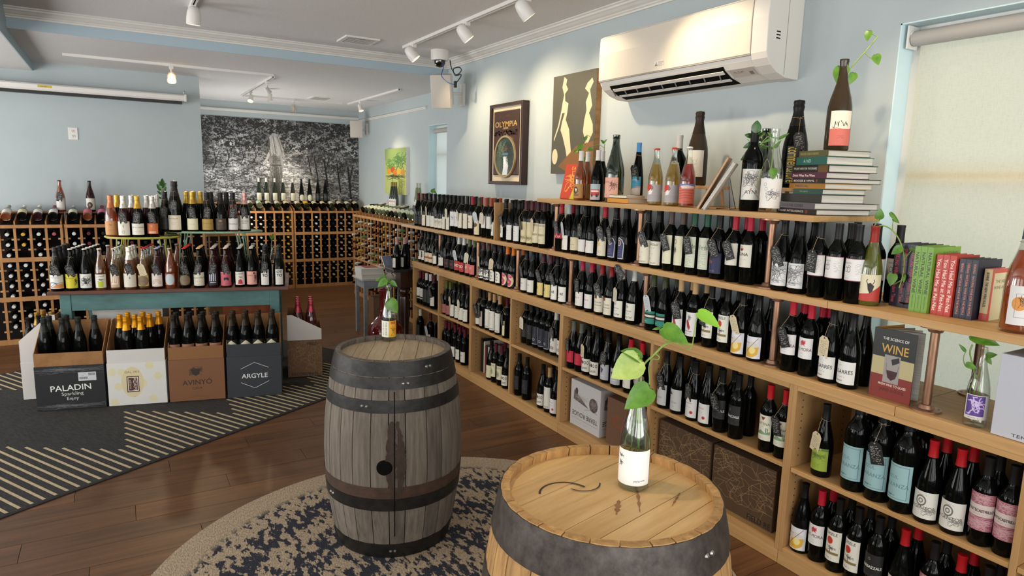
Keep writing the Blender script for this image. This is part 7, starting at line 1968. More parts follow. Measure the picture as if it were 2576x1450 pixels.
disp_row(rl0, .1275, 1.2, ((7, 'd0'), (8, 'd1'), (9, 'd2'), (10, 'd3')), 'the left rack top')
disp_row(rl1, .1275, 1.2, ((0, 'd4'), (1, 'd5'), (2, 'd6'), (7, 'd4')), 'the rack top under the pale blue wall')
disp_row(rf0, .1325, 1.21, ((5, 'd8'), (6, 'd9'), (7, 'd4'), (8, 'd8'), (9, 'd1')), 'the mural rack top, left unit')
disp_row(rf1, .1325, 1.21, tuple((k, ('d8', 'd7', 'd4', 'd1', 'd8', 'd4', 'd8', 'd1')[k]) for k in range(8)), 'the mural rack top, right unit')
disp_row(rr, .15, 1.205, tuple((k, ('d8', 'd4', 'd8', 'd9', 'd4', 'd9', 'd9', 'd9')[k % 8]) for k in range(1, 19)), 'the rack top by the fruit painting')
for kd, x, y_, z, place in STANDING:
    put(kd, (x, y_, z), R(-4) if y_ > 8 and x < 3 else R(-80), clip(dsc(kd) + ', ' + place), 'bottles standing on the rack ledges')

for o in [o for o in C.objects if o.name.startswith('wine_bottle') and o.get('label', '').startswith('amber wine with a white label')]:
    hang_tag(o, 'amberw', 'tagb4', R(-4), .2, 'black price tag on the amber bottle standing on the left rack')


PLANTS = [
    ('pothos cutting with five big leaves rooted in the front bottle', (1.205, 1.326, 0.9), [[(1.2184, 1.3139, 0.9817), (1.2084, 1.3229, 1.0679), (1.2057, 1.3253, 1.1712), (1.2056, 1.3255, 1.2336), (1.2144, 1.3174, 1.2683), (1.2336, 1.3, 1.2983), (1.2511, 1.2841, 1.3245), (1.2723, 1.2649, 1.3355), (1.2909, 1.2479, 1.3308), (1.3047, 1.2354, 1.33)], [(1.3047, 1.2354, 1.33), (1.3063, 1.234, 1.3607), (1.3089, 1.2316, 1.3989), (1.3157, 1.2254, 1.4136)], [(1.2056, 1.3255, 1.2336), (1.1999, 1.3306, 1.2555), (1.1971, 1.3332, 1.2664)], [(1.2144, 1.3174, 1.2683), (1.2062, 1.3249, 1.2753), (1.2025, 1.3282, 1.2883)], [(1.2336, 1.3, 1.2983), (1.2417, 1.2926, 1.2903), (1.2397, 1.2944, 1.2823), (1.228, 1.3051, 1.281), (1.2227, 1.3099, 1.258), (1.226, 1.3069, 1.219), (1.2248, 1.308, 1.1906)], [(1.2647, 1.2718, 1.3325), (1.2506, 1.2846, 1.3355), (1.2497, 1.2854, 1.3552), (1.2595, 1.2765, 1.3616)], [(1.2724, 1.2648, 1.3333), (1.2961, 1.2432, 1.3182), (1.3034, 1.2365, 1.3255)], [(1.2014, 1.3292, 1.1592), (1.1917, 1.338, 1.1004), (1.1981, 1.3323, 1.0432), (1.1902, 1.3394, 0.9951)], [(1.2046, 1.3263, 1.1596), (1.201, 1.3296, 1.0901), (1.1855, 1.3437, 1.053), (1.1849, 1.3443, 1.006)], [(1.2083, 1.323, 1.1486), (1.2148, 1.3171, 1.0688), (1.2086, 1.3227, 1.0213), (1.1987, 1.3317, 0.9869)], [(1.2108, 1.3207, 1.126), (1.2223, 1.3103, 1.0815), (1.2325, 1.301, 1.0482), (1.2257, 1.3072, 1.0005)]], [((1.1895, 1.313, 1.2835), (1.1172, 1.3382, 1.235), 0.95, 1), ((1.2076, 1.3237, 1.281), (1.149, 1.3363, 1.3112), 0.8, 0), ((1.2063, 1.2843, 1.208), (1.1287, 1.2872, 1.1634), 0.8, 0), ((1.2459, 1.2888, 1.3702), (1.2751, 1.2218, 1.3427), 0.7, 0), ((1.3117, 1.229, 1.4186), (1.3412, 1.1752, 1.3891), 0.6, 2), ((1.2513, 1.2974, 1.3679), (1.2312, 1.3157, 1.3638), 0.3, 0)], 0),
    ('leafy green cutting in the small bottle on the grey barrel', (1.17, 3.19, 0.9), [[(1.1749, 3.1882, 0.9559), (1.1732, 3.1888, 1.0399), (1.1696, 3.1901, 1.092), (1.1736, 3.1887, 1.1542), (1.1625, 3.1927, 1.2058), (1.1477, 3.1982, 1.2305)], [(1.1625, 3.1927, 1.2058), (1.1888, 3.1831, 1.2222)], [(1.1734, 3.1887, 1.1024), (1.1886, 3.1832, 1.123)]], [((1.1515, 3.1968, 1.2469), (1.1034, 3.2038, 1.2362), 0.6, 0), ((1.1521, 3.1753, 1.2417), (1.1059, 3.1815, 1.2067), 0.7, 0), ((1.162, 3.2142, 1.2439), (1.1437, 3.2103, 1.2659), 0.7, 0), ((1.1814, 3.1858, 1.2304), (1.2078, 3.1655, 1.2031), 0.6, 0), ((1.1766, 3.2089, 1.1153), (1.1525, 3.2071, 1.1381), 0.5, 0), ((1.1629, 3.1713, 1.1331), (1.2005, 3.1469, 1.0705), 0.95, 0), ((1.1877, 3.2155, 1.1343), (1.2222, 3.1922, 1.1108), 0.6, 0), ((1.1748, 3.2202, 1.23), (1.1996, 3.2004, 1.2108), 0.5, 0)], 0),
    ('small trailing pothos behind the white capped amber bottles', (2.92, 3.68, 1.66), [[(2.9131, 3.6855, 1.9199), (2.9101, 3.6879, 2.0005), (2.9135, 3.6851, 2.022)], [(2.9103, 3.6877, 1.9952), (2.8777, 3.7136, 2.0132), (2.825, 3.7554, 1.9931), (2.8048, 3.7714, 1.9576)], [(2.825, 3.7554, 1.9931), (2.8061, 3.7704, 2.0464), (2.8135, 3.7645, 2.0787), (2.8353, 3.7472, 2.0658)], [(2.8048, 3.7714, 1.9576), (2.8242, 3.756, 1.8905)]], [((2.7944, 3.7797, 2.0112), (2.7552, 3.798, 1.9803), 0.8, 0), ((2.8252, 3.7552, 1.9877), (2.8494, 3.7232, 1.9772), 0.7, 0), ((2.8018, 3.7738, 2.0463), (2.812, 3.7529, 2.0728), 0.8, 0), ((2.7655, 3.8026, 1.9755), (2.7389, 3.811, 1.9529), 0.8, 0), ((2.7825, 3.7891, 1.9813), (2.7668, 3.7888, 1.9536), 0.7, 0), ((2.9091, 3.6887, 2.0273), (2.883, 3.6966, 2.0476), 0.6, 0), ((2.911, 3.6871, 2.0327), (2.9167, 3.6699, 2.0537), 0.6, 0), ((2.8143, 3.7639, 1.9308), (2.8011, 3.7616, 1.8897), 0.6, 0)], 0),
    ('glossy dark leaved sprig standing in the pale line drawing bottle', (2.715, 2.261, 1.66), [[(2.7211, 2.2537, 1.852), (2.7152, 2.2607, 1.9673), (2.7147, 2.2614, 2.0245), (2.7165, 2.2592, 2.0587)], [(2.7174, 2.2581, 1.9482), (2.693, 2.2874, 1.9863)], [(2.7184, 2.257, 1.929), (2.7415, 2.2291, 1.958)]], [((2.701, 2.2466, 2.0135), (2.6949, 2.2383, 2.073), 0.75, 0), ((2.7268, 2.2781, 1.9973), (2.6924, 2.3038, 2.01), 0.6, 0), ((2.7359, 2.2828, 1.9691), (2.6984, 2.3122, 1.945), 0.5, 0), ((2.7418, 2.2756, 1.946), (2.7081, 2.3005, 1.8947), 0.5, 0), ((2.7421, 2.2754, 1.9884), (2.7595, 2.2389, 2.0261), 0.5, 0), ((2.7521, 2.2789, 1.9659), (2.7773, 2.2331, 1.9464), 0.5, 0), ((2.7456, 2.2868, 1.931), (2.6993, 2.3268, 1.887), 0.4, 0), ((2.7593, 2.2859, 1.9995), (2.7693, 2.2583, 1.9777), 0.5, 0), ((2.7101, 2.2512, 2.0086), (2.7156, 2.229, 2.023), 0.6, 0)], 1),
    ('trailing vine with roots in the clear vase bottle', (2.705, 2.134, 1.66), [[(2.7051, 2.1339, 1.7003), (2.7014, 2.1386, 1.7945), (2.702, 2.1378, 1.8695), (2.7026, 2.1371, 1.9438), (2.7067, 2.1318, 1.99)], [(2.7027, 2.137, 1.8133), (2.6879, 2.1557, 1.8878), (2.6717, 2.1762, 1.8123), (2.6701, 2.1783, 1.7555), (2.6863, 2.1578, 1.6992), (2.6993, 2.1413, 1.6619)], [(2.7017, 2.1382, 1.9401), (2.6882, 2.1553, 1.99), (2.6777, 2.1686, 1.9807), (2.6647, 2.1851, 1.9528)], [(2.705, 2.134, 1.9808), (2.7176, 2.118, 1.99)], [(2.7018, 2.138, 1.8508), (2.7134, 2.1234, 1.7762), (2.7185, 2.1169, 1.7199)], [(2.6995, 2.141, 1.832), (2.7191, 2.1161, 1.8139), (2.7252, 2.1085, 1.7391)]], [((2.6684, 2.0996, 1.8421), (2.661, 2.0929, 1.7903), 0.8, 0), ((2.6941, 2.1478, 1.9808), (2.6631, 2.1709, 1.9615), 0.25, 0), ((2.7027, 2.137, 1.9845), (2.6737, 2.1575, 2.0132), 0.25, 0), ((2.7343, 2.1453, 1.9791), (2.7573, 2.0999, 2.0098), 0.25, 0), ((2.7165, 2.1517, 1.9356), (2.688, 2.1716, 1.9516), 0.4, 0), ((2.7071, 2.1313, 1.9402), (2.7136, 2.1069, 1.9765), 0.4, 0)], 0),
    ('pothos shoot rising high out of the olive bottle on the books', (2.785, 1.87, 1.92), [[(2.7844, 1.871, 2.2061), (2.7839, 1.8717, 2.2484), (2.7996, 1.8482, 2.2808), (2.8241, 1.8117, 2.3367), (2.8413, 1.7861, 2.3793), (2.8508, 1.7719, 2.4043)], [(2.8508, 1.7719, 2.4043), (2.8402, 1.7877, 2.4138), (2.8316, 1.8006, 2.4181)], [(2.8265, 1.8082, 2.3398), (2.8387, 1.79, 2.3188), (2.8475, 1.7769, 2.313)], [(2.7839, 1.8717, 2.2484), (2.774, 1.8864, 2.2694)]], [((2.8318, 1.8003, 2.4295), (2.8197, 1.8005, 2.3871), 0.8, 0), ((2.8508, 1.772, 2.3291), (2.8505, 1.7545, 2.2857), 0.85, 0), ((2.7749, 1.8851, 2.2862), (2.7634, 1.8842, 2.2107), 0.65, 0), ((2.8022, 1.8802, 2.2512), (2.7811, 1.8937, 2.2931), 0.7, 0), ((2.7813, 1.8576, 2.2549), (2.7742, 1.8502, 2.295), 0.75, 0), ((2.8078, 1.836, 2.2566), (2.7933, 1.8397, 2.2087), 0.85, 0)], 0),
    ('trailing pothos growing out of the green bull bottle', (2.68, 1.59, 1.283), [[(2.6861, 1.5798, 1.3914), (2.6744, 1.5994, 1.4895), (2.6748, 1.5988, 1.5556), (2.6774, 1.5944, 1.5921), (2.6941, 1.5663, 1.6102), (2.7131, 1.5342, 1.5929), (2.7299, 1.5059, 1.5463), (2.7404, 1.4882, 1.4829), (2.7417, 1.486, 1.4179), (2.7376, 1.493, 1.3596)], [(2.6759, 1.5969, 1.5919), (2.6825, 1.5858, 1.622), (2.6853, 1.581, 1.6386)], [(2.7131, 1.5342, 1.5929), (2.7123, 1.5356, 1.6219), (2.7129, 1.5346, 1.638)], [(2.7351, 1.4971, 1.5146), (2.7295, 1.5066, 1.5138)], [(2.7408, 1.4875, 1.4749), (2.7466, 1.4778, 1.5001), (2.7508, 1.4706, 1.5136)], [(2.7401, 1.4887, 1.393), (2.7281, 1.5089, 1.3743), (2.7207, 1.5215, 1.3779)]], [((2.6854, 1.5809, 1.637), (2.679, 1.5721, 1.6796), 0.9, 0), ((2.7115, 1.537, 1.6379), (2.715, 1.5115, 1.6234), 0.4, 0), ((2.7058, 1.5465, 1.6631), (2.715, 1.5115, 1.6234), 0.35, 0), ((2.733, 1.5006, 1.5273), (2.7073, 1.5244, 1.4964), 0.8, 0), ((2.7488, 1.474, 1.5246), (2.7587, 1.4378, 1.504), 0.4, 0), ((2.7245, 1.5149, 1.4149), (2.7112, 1.5179, 1.3657), 0.85, 0), ((2.7447, 1.481, 1.4152), (2.7348, 1.4781, 1.3834), 0.5, 0)], 0),
    ('young pothos in the small violet labelled bottle', (2.64, 1.118, 0.93), [[(2.638, 1.1227, 0.9898), (2.635, 1.1297, 1.0781), (2.6322, 1.1364, 1.1214), (2.6251, 1.1532, 1.1774), (2.6264, 1.15, 1.2105)], [(2.6322, 1.1364, 1.1214), (2.6371, 1.1248, 1.0941), (2.6403, 1.1174, 1.1475), (2.6454, 1.1052, 1.1749)], [(2.6304, 1.1407, 1.1205), (2.6215, 1.1616, 1.1311), (2.6184, 1.169, 1.1594), (2.6202, 1.1647, 1.1826)], [(2.6338, 1.1326, 1.085), (2.6312, 1.1388, 1.0386), (2.6351, 1.1296, 1.0032)], [(2.6347, 1.1305, 1.0854), (2.6408, 1.116, 1.0514), (2.6412, 1.1151, 1.0217)]], [((2.6058, 1.1474, 1.2454), (2.6297, 1.0653, 1.2295), 0.55, 0), ((2.6192, 1.167, 1.1836), (2.6021, 1.1819, 1.2087), 0.4, 0), ((2.6039, 1.1519, 1.1416), (2.6081, 1.1164, 1.1326), 0.7, 0), ((2.6444, 1.1076, 1.1774), (2.6463, 1.0774, 1.1904), 0.8, 0), ((2.6457, 1.1046, 1.1692), (2.6419, 1.0879, 1.1505), 0.7, 0)], 0),
    ('glossy green sprig beside the black magnum on the stand', (0.414, 6.42, 1.26), [[(0.3306, 6.4254, 1.4602), (0.3298, 6.4254, 1.5612), (0.341, 6.4247, 1.6619)], [(0.3298, 6.4254, 1.5612), (0.3085, 6.4268, 1.6111)], [(0.3345, 6.4251, 1.5948), (0.3693, 6.4229, 1.629)]], [((0.3392, 6.4248, 1.6284), (0.3453, 6.4144, 1.6988), 0.5, 0), ((0.3285, 6.4255, 1.5947), (0.3012, 6.4173, 1.6512), 0.5, 0), ((0.3298, 6.4254, 1.5612), (0.3012, 6.4173, 1.5945), 0.45, 0), ((0.3335, 6.4252, 1.5747), (0.3687, 6.4129, 1.6292), 0.5, 0), ((0.3281, 6.4255, 1.5276), (0.3016, 6.4172, 1.5444), 0.45, 0), ((0.3349, 6.4251, 1.5445), (0.3626, 6.4133, 1.5687), 0.45, 0), ((0.3336, 6.4252, 1.635), (0.3143, 6.4164, 1.6748), 0.5, 0), ((0.3414, 6.4247, 1.6117), (0.3702, 6.4128, 1.6594), 0.45, 0)], 1),
    ('small sprig in a clear bottle at the table end', (1.2, 6.3, 0.85), [[(1.1856, 6.3027, 1.0349), (1.1922, 6.3015, 1.1442), (1.2002, 6.3, 1.1878)]], [((1.1966, 6.3006, 1.1805), (1.2094, 6.288, 1.2248), 0.8, 0), ((1.1964, 6.3007, 1.1733), (1.1722, 6.2951, 1.2104), 0.5, 0)], 0),
    ('tiny leafy vine standing by the far small window', (2.95, 6.45, 1.285), [[(2.8553, 6.4933, 1.5071), (2.8586, 6.4918, 1.582), (2.8735, 6.485, 1.6239)]], [((2.8584, 6.4919, 1.6152), (2.8843, 6.469, 1.6575), 0.8, 0), ((2.8734, 6.485, 1.6322), (2.9036, 6.4602, 1.6001), 0.5, 0), ((2.8586, 6.4918, 1.582), (2.8242, 6.4965, 1.6146), 0.5, 0)], 0),
]
# ------------------------------------------------------------------ top shelf: special bottles, stools, books
ZT = ZS3 + .0005


def spec(kd, x, y, z, label, tagk=None, rz=-.9, lean=.1, twist=0.0):
    b = put(kd, (x, y, z), rz, label, None)
    if tagk: hang_tag(b, kd, tagk, rz, lean, ('cream' if tagk[3] == 'w' else 'black') + ' handwritten price tag on the ' + clip(label, 9), twist)
    return b


F1_, F2_ = R(-75), R(-60)
spec('brown', 2.70, 3.661, ZT, 'amber bottle with golden picture label, first on the top shelf', rz=F1_)
spec('brown', 2.80, 3.72, ZT, 'amber bottle behind the first one, by the orange book', rz=F1_)
spec('bus', 2.70, 3.476, ZT, 'white capped dark bottle with a red bus on the label', rz=F1_)
spec('bus', 2.80, 3.56, ZT, 'white capped bottle half hidden behind the red bus bottle', rz=F1_)
spec('brown', 2.90, 3.57, ZT, 'white capped amber bottle at the back by the pothos', rz=F1_)
spec('pinkmag', 2.715, 3.32, ZT, 'green magnum with a pink doodle label', rz=F1_)
for i, (th, c, w_) in enumerate(((.03, '#c98a2c', .2), (.018, '#d8d2bc', .16))):
    z0 = ZT + (0, .0305)[i]
    t = thing('paperback', ('small orange paperback lying flat under a cream one', 'small cream paperback lying on the orange one')[i], 'book', (2.72, 3.17, z0))
    MB().box(2.64, 2.79, 3.19 - w_ / 2, 3.19 + w_ / 2, z0, z0 + .002).box(2.64, 2.79, 3.19 - w_ / 2, 3.19 + w_ / 2, z0 + th - .002, z0 + th).box(2.64, 2.642, 3.19 - w_ / 2, 3.19 + w_ / 2, z0, z0 + th).build('cover', pbr('cover' + c, c, .5), t)
    MB().box(2.643, 2.788, 3.192 - w_ / 2, 3.188 + w_ / 2, z0 + .002, z0 + th - .002).build('pages', M_PAPER, t)
spec('blue', 2.86, 3.27, ZT, 'tall slim black bottle with bright blue wax cap', 'tagb1', F1_, -.15)
spec('swan', 2.70, 2.929, ZT, 'golden clear bottle with swan label, front left of four', rz=F2_)
spec('swan', 2.70, 2.79, ZT, 'golden clear bottle with swan label, beside the rosé one', rz=F2_)
spec('swan', 2.79, 3.03, ZT, 'golden clear bottle with swan label, far left of four', rz=F2_)
spec('swan', 2.80, 2.89, ZT, 'golden clear bottle with swan label, back of four', rz=F2_)
spec('silver', 2.92, 2.98, ZT, 'dark bottle with silver capsule behind the golden ones', 'tagw1', F2_, -.2)
spec('swanr', 2.685, 2.66, ZT, 'clear bottle of coral red rosé', rz=F2_)
PINE = pbr('pale_pine', '#c9a071', .55, noise=.5, nscale=(20, 3, 20), dark='#b58a5a')


def stool(label, x, y, z, L):
    t = thing('riser', label, 'riser', (x, y, z))
    MB().box(x - .08, x + .08, y - L / 2, y + L / 2, z + .1, z + .118).build('top', PINE, t, bevel=.002)
    for sx in (-.06, .06):
        for sy in (-1, 1):
            MB().tube([(x + sx, y + sy * (L / 2 - .025), z), (x + sx * .9, y + sy * (L / 2 - .04), z + .1)], .011, 8).build('leg', PINE, t)
    return t


stool('small pine riser under the huge umber bottle', 2.93, 2.80, ZT, .3)
spec('umber', 2.92, 2.83, ZT + .1185, 'huge umber sparkling bottle with rust neck band', rz=F2_)
stool('small pine riser under the black magnum by the books', 2.90, 2.12, ZT, .3)
spec('commend', 2.88, 2.15, ZT + .1185, 'black magnum with yellow letters running up its side', 'tagb3', R(-58), -.2, .35)
spec('ayni', 2.715, 2.261, ZT, 'black bottle with pale line drawing label and leaves in its neck', rz=R(-50))
spec('orchid', 2.705, 2.134, ZT, 'clear vase bottle with a white flower drawing label', rz=R(-50))
spec('pinkmag', 2.92, 2.36, ZT, 'green magnum with pink label half hidden by the line drawing bottle', rz=R(-60))


def leaf_book(name, label, cat, c, w_, h_, th, yaw, tilt, face, cover, roll=0):
    """a standing or leaning book: local x width, y thickness (front face at -y), z height"""
    t = thing(name, label, cat, c)
    Mx = Matrix.Rotation(yaw, 3, 'Z') @ Matrix.Rotation(tilt, 3, 'X')
    P_ = lambda x, y, z: Vector(c) + Mx @ Vector((x, y, z))
    cm = pbr('cover' + cover, cover, .4)
    mb = MB()
    for y0 in (0, th - .0025):
        mb.obox(P_(w_ / 2, y0 + .00125, h_ / 2), w_ / 2, .00125, h_ / 2, Mx)
    mb.obox(P_(.0012, th / 2, h_ / 2), .0012, th / 2, h_ / 2, Mx)
    mb.build('cover', cm, t)
    MB().obox(P_(w_ / 2, th / 2, h_ / 2), w_ / 2 - .004, th / 2 - .003, h_ / 2 - .003, Mx).build('pages', M_PAPER, t)
    if face:
        q = MB(); q.quad(P_(0, -.0004, 0), P_(w_, -.0004, 0), P_(w_, -.0004, h_), P_(0, -.0004, h_), CELL[face]); q.build('cover_print', PRINTG, t)
    return t


leaf_book('paperback', 'orange red book leaning back at the end of the top shelf', 'book', (2.72, 3.93, ZT + .003), .19, .25, .02, R(-80), R(-14), 'redbook', '#b5402a')
leaf_book('paperback', 'picture brochure leaning on a black wire stand, front one', 'brochure', (2.66, 2.53, ZT + .004), .2, .29, .012, R(-143), R(-27), 'brochure', '#b0783f')
leaf_book('paperback', 'white brochure leaning behind the picture brochure', 'brochure', (2.676, 2.508, ZT + .004), .2, .27, .014, R(-143), R(-30), None, '#d3cfc6')
t = thing('wire_stand', 'black wire easel holding the brochures', 'stand', (2.75, 2.46, ZT))
for dy in (0, .06):
    MB().tube([(2.68 + dy * .5, 2.44 - dy, ZT + .003), (2.78 + dy * .5, 2.44 - dy, ZT + .005), (2.76 + dy * .5, 2.45 - dy, ZT + .2), (2.8 + dy * .5, 2.42 - dy, ZT + .003)], .0025, 6).build('wire', M_BLACK, t)

# stack of ten books with the plant bottle on top
zc = ZT
yc, xc0 = 1.85, 2.66
heights = (.026, .028, .038, .024, .025, .022, .027, .033, .036, .028)
lengths = (.268, .231, .268, .19, .234, .211, .228, .237, .196, .185)
depths = (.293, .347, .234, .234, .259, .305, .234, .264, .254, .229)
offs = (0, -.012, .02, .022, .032, .029, .034, .044, .029, .032)
names = ('st9', 'st8', 'st7', 'st6', 'st5', 'st4', 'st3', 'st2', 'st1', 'st0')
words_ = ('black book with white capitals at the bottom', 'grey book second from the bottom', 'plain black linen book', 'slim green book in the middle', 'mustard yellow book in the middle', 'black record themed book', 'plum coloured book', 'black book with a gold block', 'teal green book', 'olive book on top')
for k in range(10):
    h_, L_, d_ = heights[k], lengths[k], depths[k]
    t = thing('hardback', words_[k] + ' of the horizontal stack', 'book', (xc0, yc, zc), 'books stacked flat on the top shelf', R(-15), local=True)
    bg = ('#16130f', '#55525a', '#2a2725', '#22453a', '#9a6a1f', '#17140f', '#4a1d30', '#1b1712', '#1d5348', '#4d4a2a')[k]
    cm = pbr('cover' + bg, bg, .45)
    x0 = offs[k]
    MB().box(x0, x0 + d_, 0, L_, .0004, .003).box(x0, x0 + d_, 0, L_, h_ - .003, h_).box(x0, x0 + .003, 0, L_, .003, h_ - .003).build('cover', cm, t)
    MB().box(x0 + .003, x0 + d_ - .005, .004, L_ - .004, .003, h_ - .003).build('pages', M_PAPER, t)
    q = MB(); q.quad((x0 - .0004, L_, .0004), (x0 - .0004, 0, .0004), (x0 - .0004, 0, h_), (x0 - .0004, L_, h_), CELL[names[k]]); q.build('spine_print', PRINTG, t)
    zc += h_
spec('pect', 2.785, 1.87, zc + .0005, 'olive bottle with half cream half coral label on the book stack', rz=R(-40))

# ------------------------------------------------------------------ middle shelf near the window: bull bottle, dish, upright books
ZM = ZS2 + .0005
spec('matador', 2.68, 1.585, ZM, 'green glass bottle with a bull label, holding a trailing plant', rz=R(-55))
for i, (x, y) in enumerate(((2.76, 1.62), (2.85, 1.68), (2.86, 1.58), (2.87, 1.78))):
    put('v63', (x, y, ZM), R(-62), 'doodle label bottle beside the bull bottle, %s' % ('second row', 'back row', 'back row nearer the window', 'back row farther along')[i], 'doodle label bottles near the bull bottle')
o = MB().lathe([(0, 0), (.05, 0), (.075, .012), (.08, .022), (.075, .02), (.05, .008), (0, .006)], 28, (2.83, 1.475, ZM)).build('black_dish', pbr('black_dish', '#111', .25), None, smooth=50, org=(2.83, 1.475, ZM))
tag(o, 'shallow black dish beside the navy spined books', 'dish')
BK = (('sp_spk', '#191b30', .26, .19, 1.538, .0305, 3, 2.755, 'navy book with red spine letters', None), ('sp_nat', '#6d9a33', .26, .2, 1.430, .0235, 3, 2.705, 'lime green wine book', 'cv_nat'), ('sp_had', '#b8392e', .235, .17, 1.3545, .0245, 3, 2.72, 'red book with white spine script', None), ('sp_fei', '#1f2136', .226, .18, 1.2755, .0215, 3, 2.73, 'midnight blue book with copper spine letters', None), ('sp_new', '#cf4f42', .195, .15, 1.205, .028, 1, 2.77, 'small red and cream book', 'cv_new'))
for key, col, h_, d_, ys_, th, n, x0, word, cov in BK:
    cm = pbr('cover' + col, col, .45)
    for i in range(n):
        ya = ys_ - (i + 1) * th + .001; yb = ys_ - i * th
        lb = word + (', ' + ('farthest', 'middle', 'nearest')[i] + ' of three, upright on the shelf' if n == 3 else ' standing last in the upright row')
        t = thing('hardback', lb, 'book', (x0, ya, ZM), 'upright wine books by the window' if n == 3 else None)
        MB().box(x0, x0 + d_, ya, ya + .002, ZM, ZM + h_).box(x0, x0 + d_, yb - .002, yb, ZM, ZM + h_).box(x0, x0 + .002, ya + .002, yb - .002, ZM, ZM + h_).build('cover', cm, t)
        MB().box(x0 + .002, x0 + d_ - .004, ya + .002, yb - .002, ZM + .004, ZM + h_ - .004).build('pages', M_PAPER, t)
        u0, v0, u1, v1 = CELL[key]
        q = MB()
        q.uv[0] = [(u1, v0), (u1, v1), (u0, v1), (u0, v0)]
        # spine lettering reads downwards
        q._add([(x0 - .0004, yb, ZM), (x0 - .0004, ya, ZM), (x0 - .0004, ya, ZM + h_), (x0 - .0004, yb, ZM + h_)], [(0, 1, 2, 3)])
        q.build('spine_print', PRINTG, t)
        if cov:
            q = MB(); q.quad((x0, ya - .0004, ZM), (x0 + d_, ya - .0004, ZM), (x0 + d_, ya - .0004, ZM + h_), (x0, ya - .0004, ZM + h_), CELL[cov]); q.build('cover_print', PRINTG, t)
b = spec('orangew', 2.665, 1.04, ZM, 'clear bottle of orange wine with watercolour label at the picture edge', 'tagb5', R(-45), .2, 1.3)

# ------------------------------------------------------------------ counter near the window
ZK = .9155
t = thing('display_book', 'black and red wine science book standing open on the counter', 'book', (2.64, 1.43, ZK))
cm = pbr('cover_science', '#1f211f', .35)
MB().box(2.643, 2.646, 1.348, 1.515, ZK, ZK + .285).build('front_cover', cm, t)
MB().box(2.643, 2.67, 1.515, 1.518, ZK, ZK + .285).build('spine', cm, t)
at_wall(2.6426, 1.348, 1.515, ZK, ZK + .285, 'science', 'cover_print', t, PRINTG)
Mx = Matrix.Rotation(R(24), 3, 'Z')
p0 = Vector((2.646, 1.512, ZK))
for k, a in enumerate((-62, -40, -22)):
    Mk = Matrix.Rotation(R(a), 3, 'Z')
    cpos = p0 + Mk @ Vector((.088, 0, .141)) + Vector((.008, -.002, 0))
    MB().obox(cpos, .078, (.007, .005, .002)[k], .138, Mk).build('pages', M_PAPER, t)
Mk = Matrix.Rotation(R(-8), 3, 'Z')
MB().obox(p0 + Mk @ Vector((.083, .003, .1425)), .083, .0015, .1425, Mk).build('back_cover', pbr('cover_amber', '#c98f35', .5), t)
spec('violet', 2.645, 1.118, ZK, 'small clear bottle with violet label and a rooted plant', rz=R(-50))
t = thing('wine_carton', 'pale grey carton with a big black letter E on the counter', 'box', (2.6, .85, ZK))
MB().box(2.605, 2.86, .62, 1.047, ZK, ZK + .292).build('carton_body', pbr('grey_carton', '#b7b8c0', .6), t, bevel=.003)
at_wall(2.6044, .622, 1.045, ZK + .002, ZK + .29, 'ebox', 'printed_face', t)
for i, (x, y) in enumerate(((2.76, 2.02 - .09), (2.76, 1.80), (2.79, 1.70))):
    put(('mora', 'mora', 'piss')[i], (x, y, ZK), R(-70), ('red capsuled bottle third in the bloom label cluster', 'red capsuled bottle behind the narrow capitals bottles', 'dark bottle at the back beside the open book')[i], 'back row of wine bottles on the counter')

# ------------------------------------------------------------------ cartons and books in the cubbies
def cub_carton(label, y0, y1, z1, mat, face, x0=2.65, d_=.3):
    t = thing('wine_carton', label, 'box', (x0, (y0 + y1) / 2, .0875))
    MB().box(x0, x0 + d_, y0, y1, .0875, z1).build('carton_body', mat, t, bevel=.003)
    at_wall(x0 - .0006, y0 + .002, y1 - .002, .0895, z1 - .002, face, 'printed_face', t)
    return t


CG = pbr('grey_white_card', '#c3c1be', .75)
MAPC = pbr('map_card', '#4f3a24', .85)
o = cub_carton('white carton with upside down vineyard print in the bottom cubby', 3.27, 3.60, .41, CG, 'terre')
q = MB(); q.quad((2.652, 3.2694, .0895), (2.948, 3.2694, .0895), (2.948, 3.2694, .408), (2.652, 3.2694, .408), CELL['terre']); q.build('printed_side', PRINT, o)
cub_carton('brown carton with a rust swirl beside the white carton', 2.90, 3.20, .40, CARDK, 'brownbox')
cub_carton('dark carton with pale map lines, farther one in the bottom cubby', 2.325, 2.715, .405, MAPC, 'fieldc')
o = cub_carton('dark carton with map lines and black capitals, nearer one in the cubby', 1.915, 2.305, .405, MAPC, 'fieldb')
bcols = (('#15130f', .3), ('#1c1a16', .27), ('#d0c9ba', .28), ('#7d2a22', .25), ('#211d19', .26), ('#cfcac0', .25))
y = 5.0
for i, (c, h_) in enumerate(bcols):
    th = (.03, .022, .018, .024, .03, .02)[i]
    t = thing('hardback', ('tall black', 'charcoal', 'cream', 'dark red', 'dark brown', 'off white')[i] + ' book standing in the bottom cubby beside a bottle', 'book', (2.68, y - th, .0875), 'books in the bottom cubby')
    MB().box(2.68, 2.9, y - th, y - th + .002, .0875, .0875 + h_).box(2.68, 2.9, y - .003, y - .001, .0875, .0875 + h_).box(2.68, 2.682, y - th + .002, y - .003, .0875, .0875 + h_).build('cover', pbr('cover' + c, c, .5), t)
    MB().box(2.683, 2.896, y - th + .002, y - .003, .0905, .0845 + h_).build('pages', M_PAPER, t)
    y -= th + .002

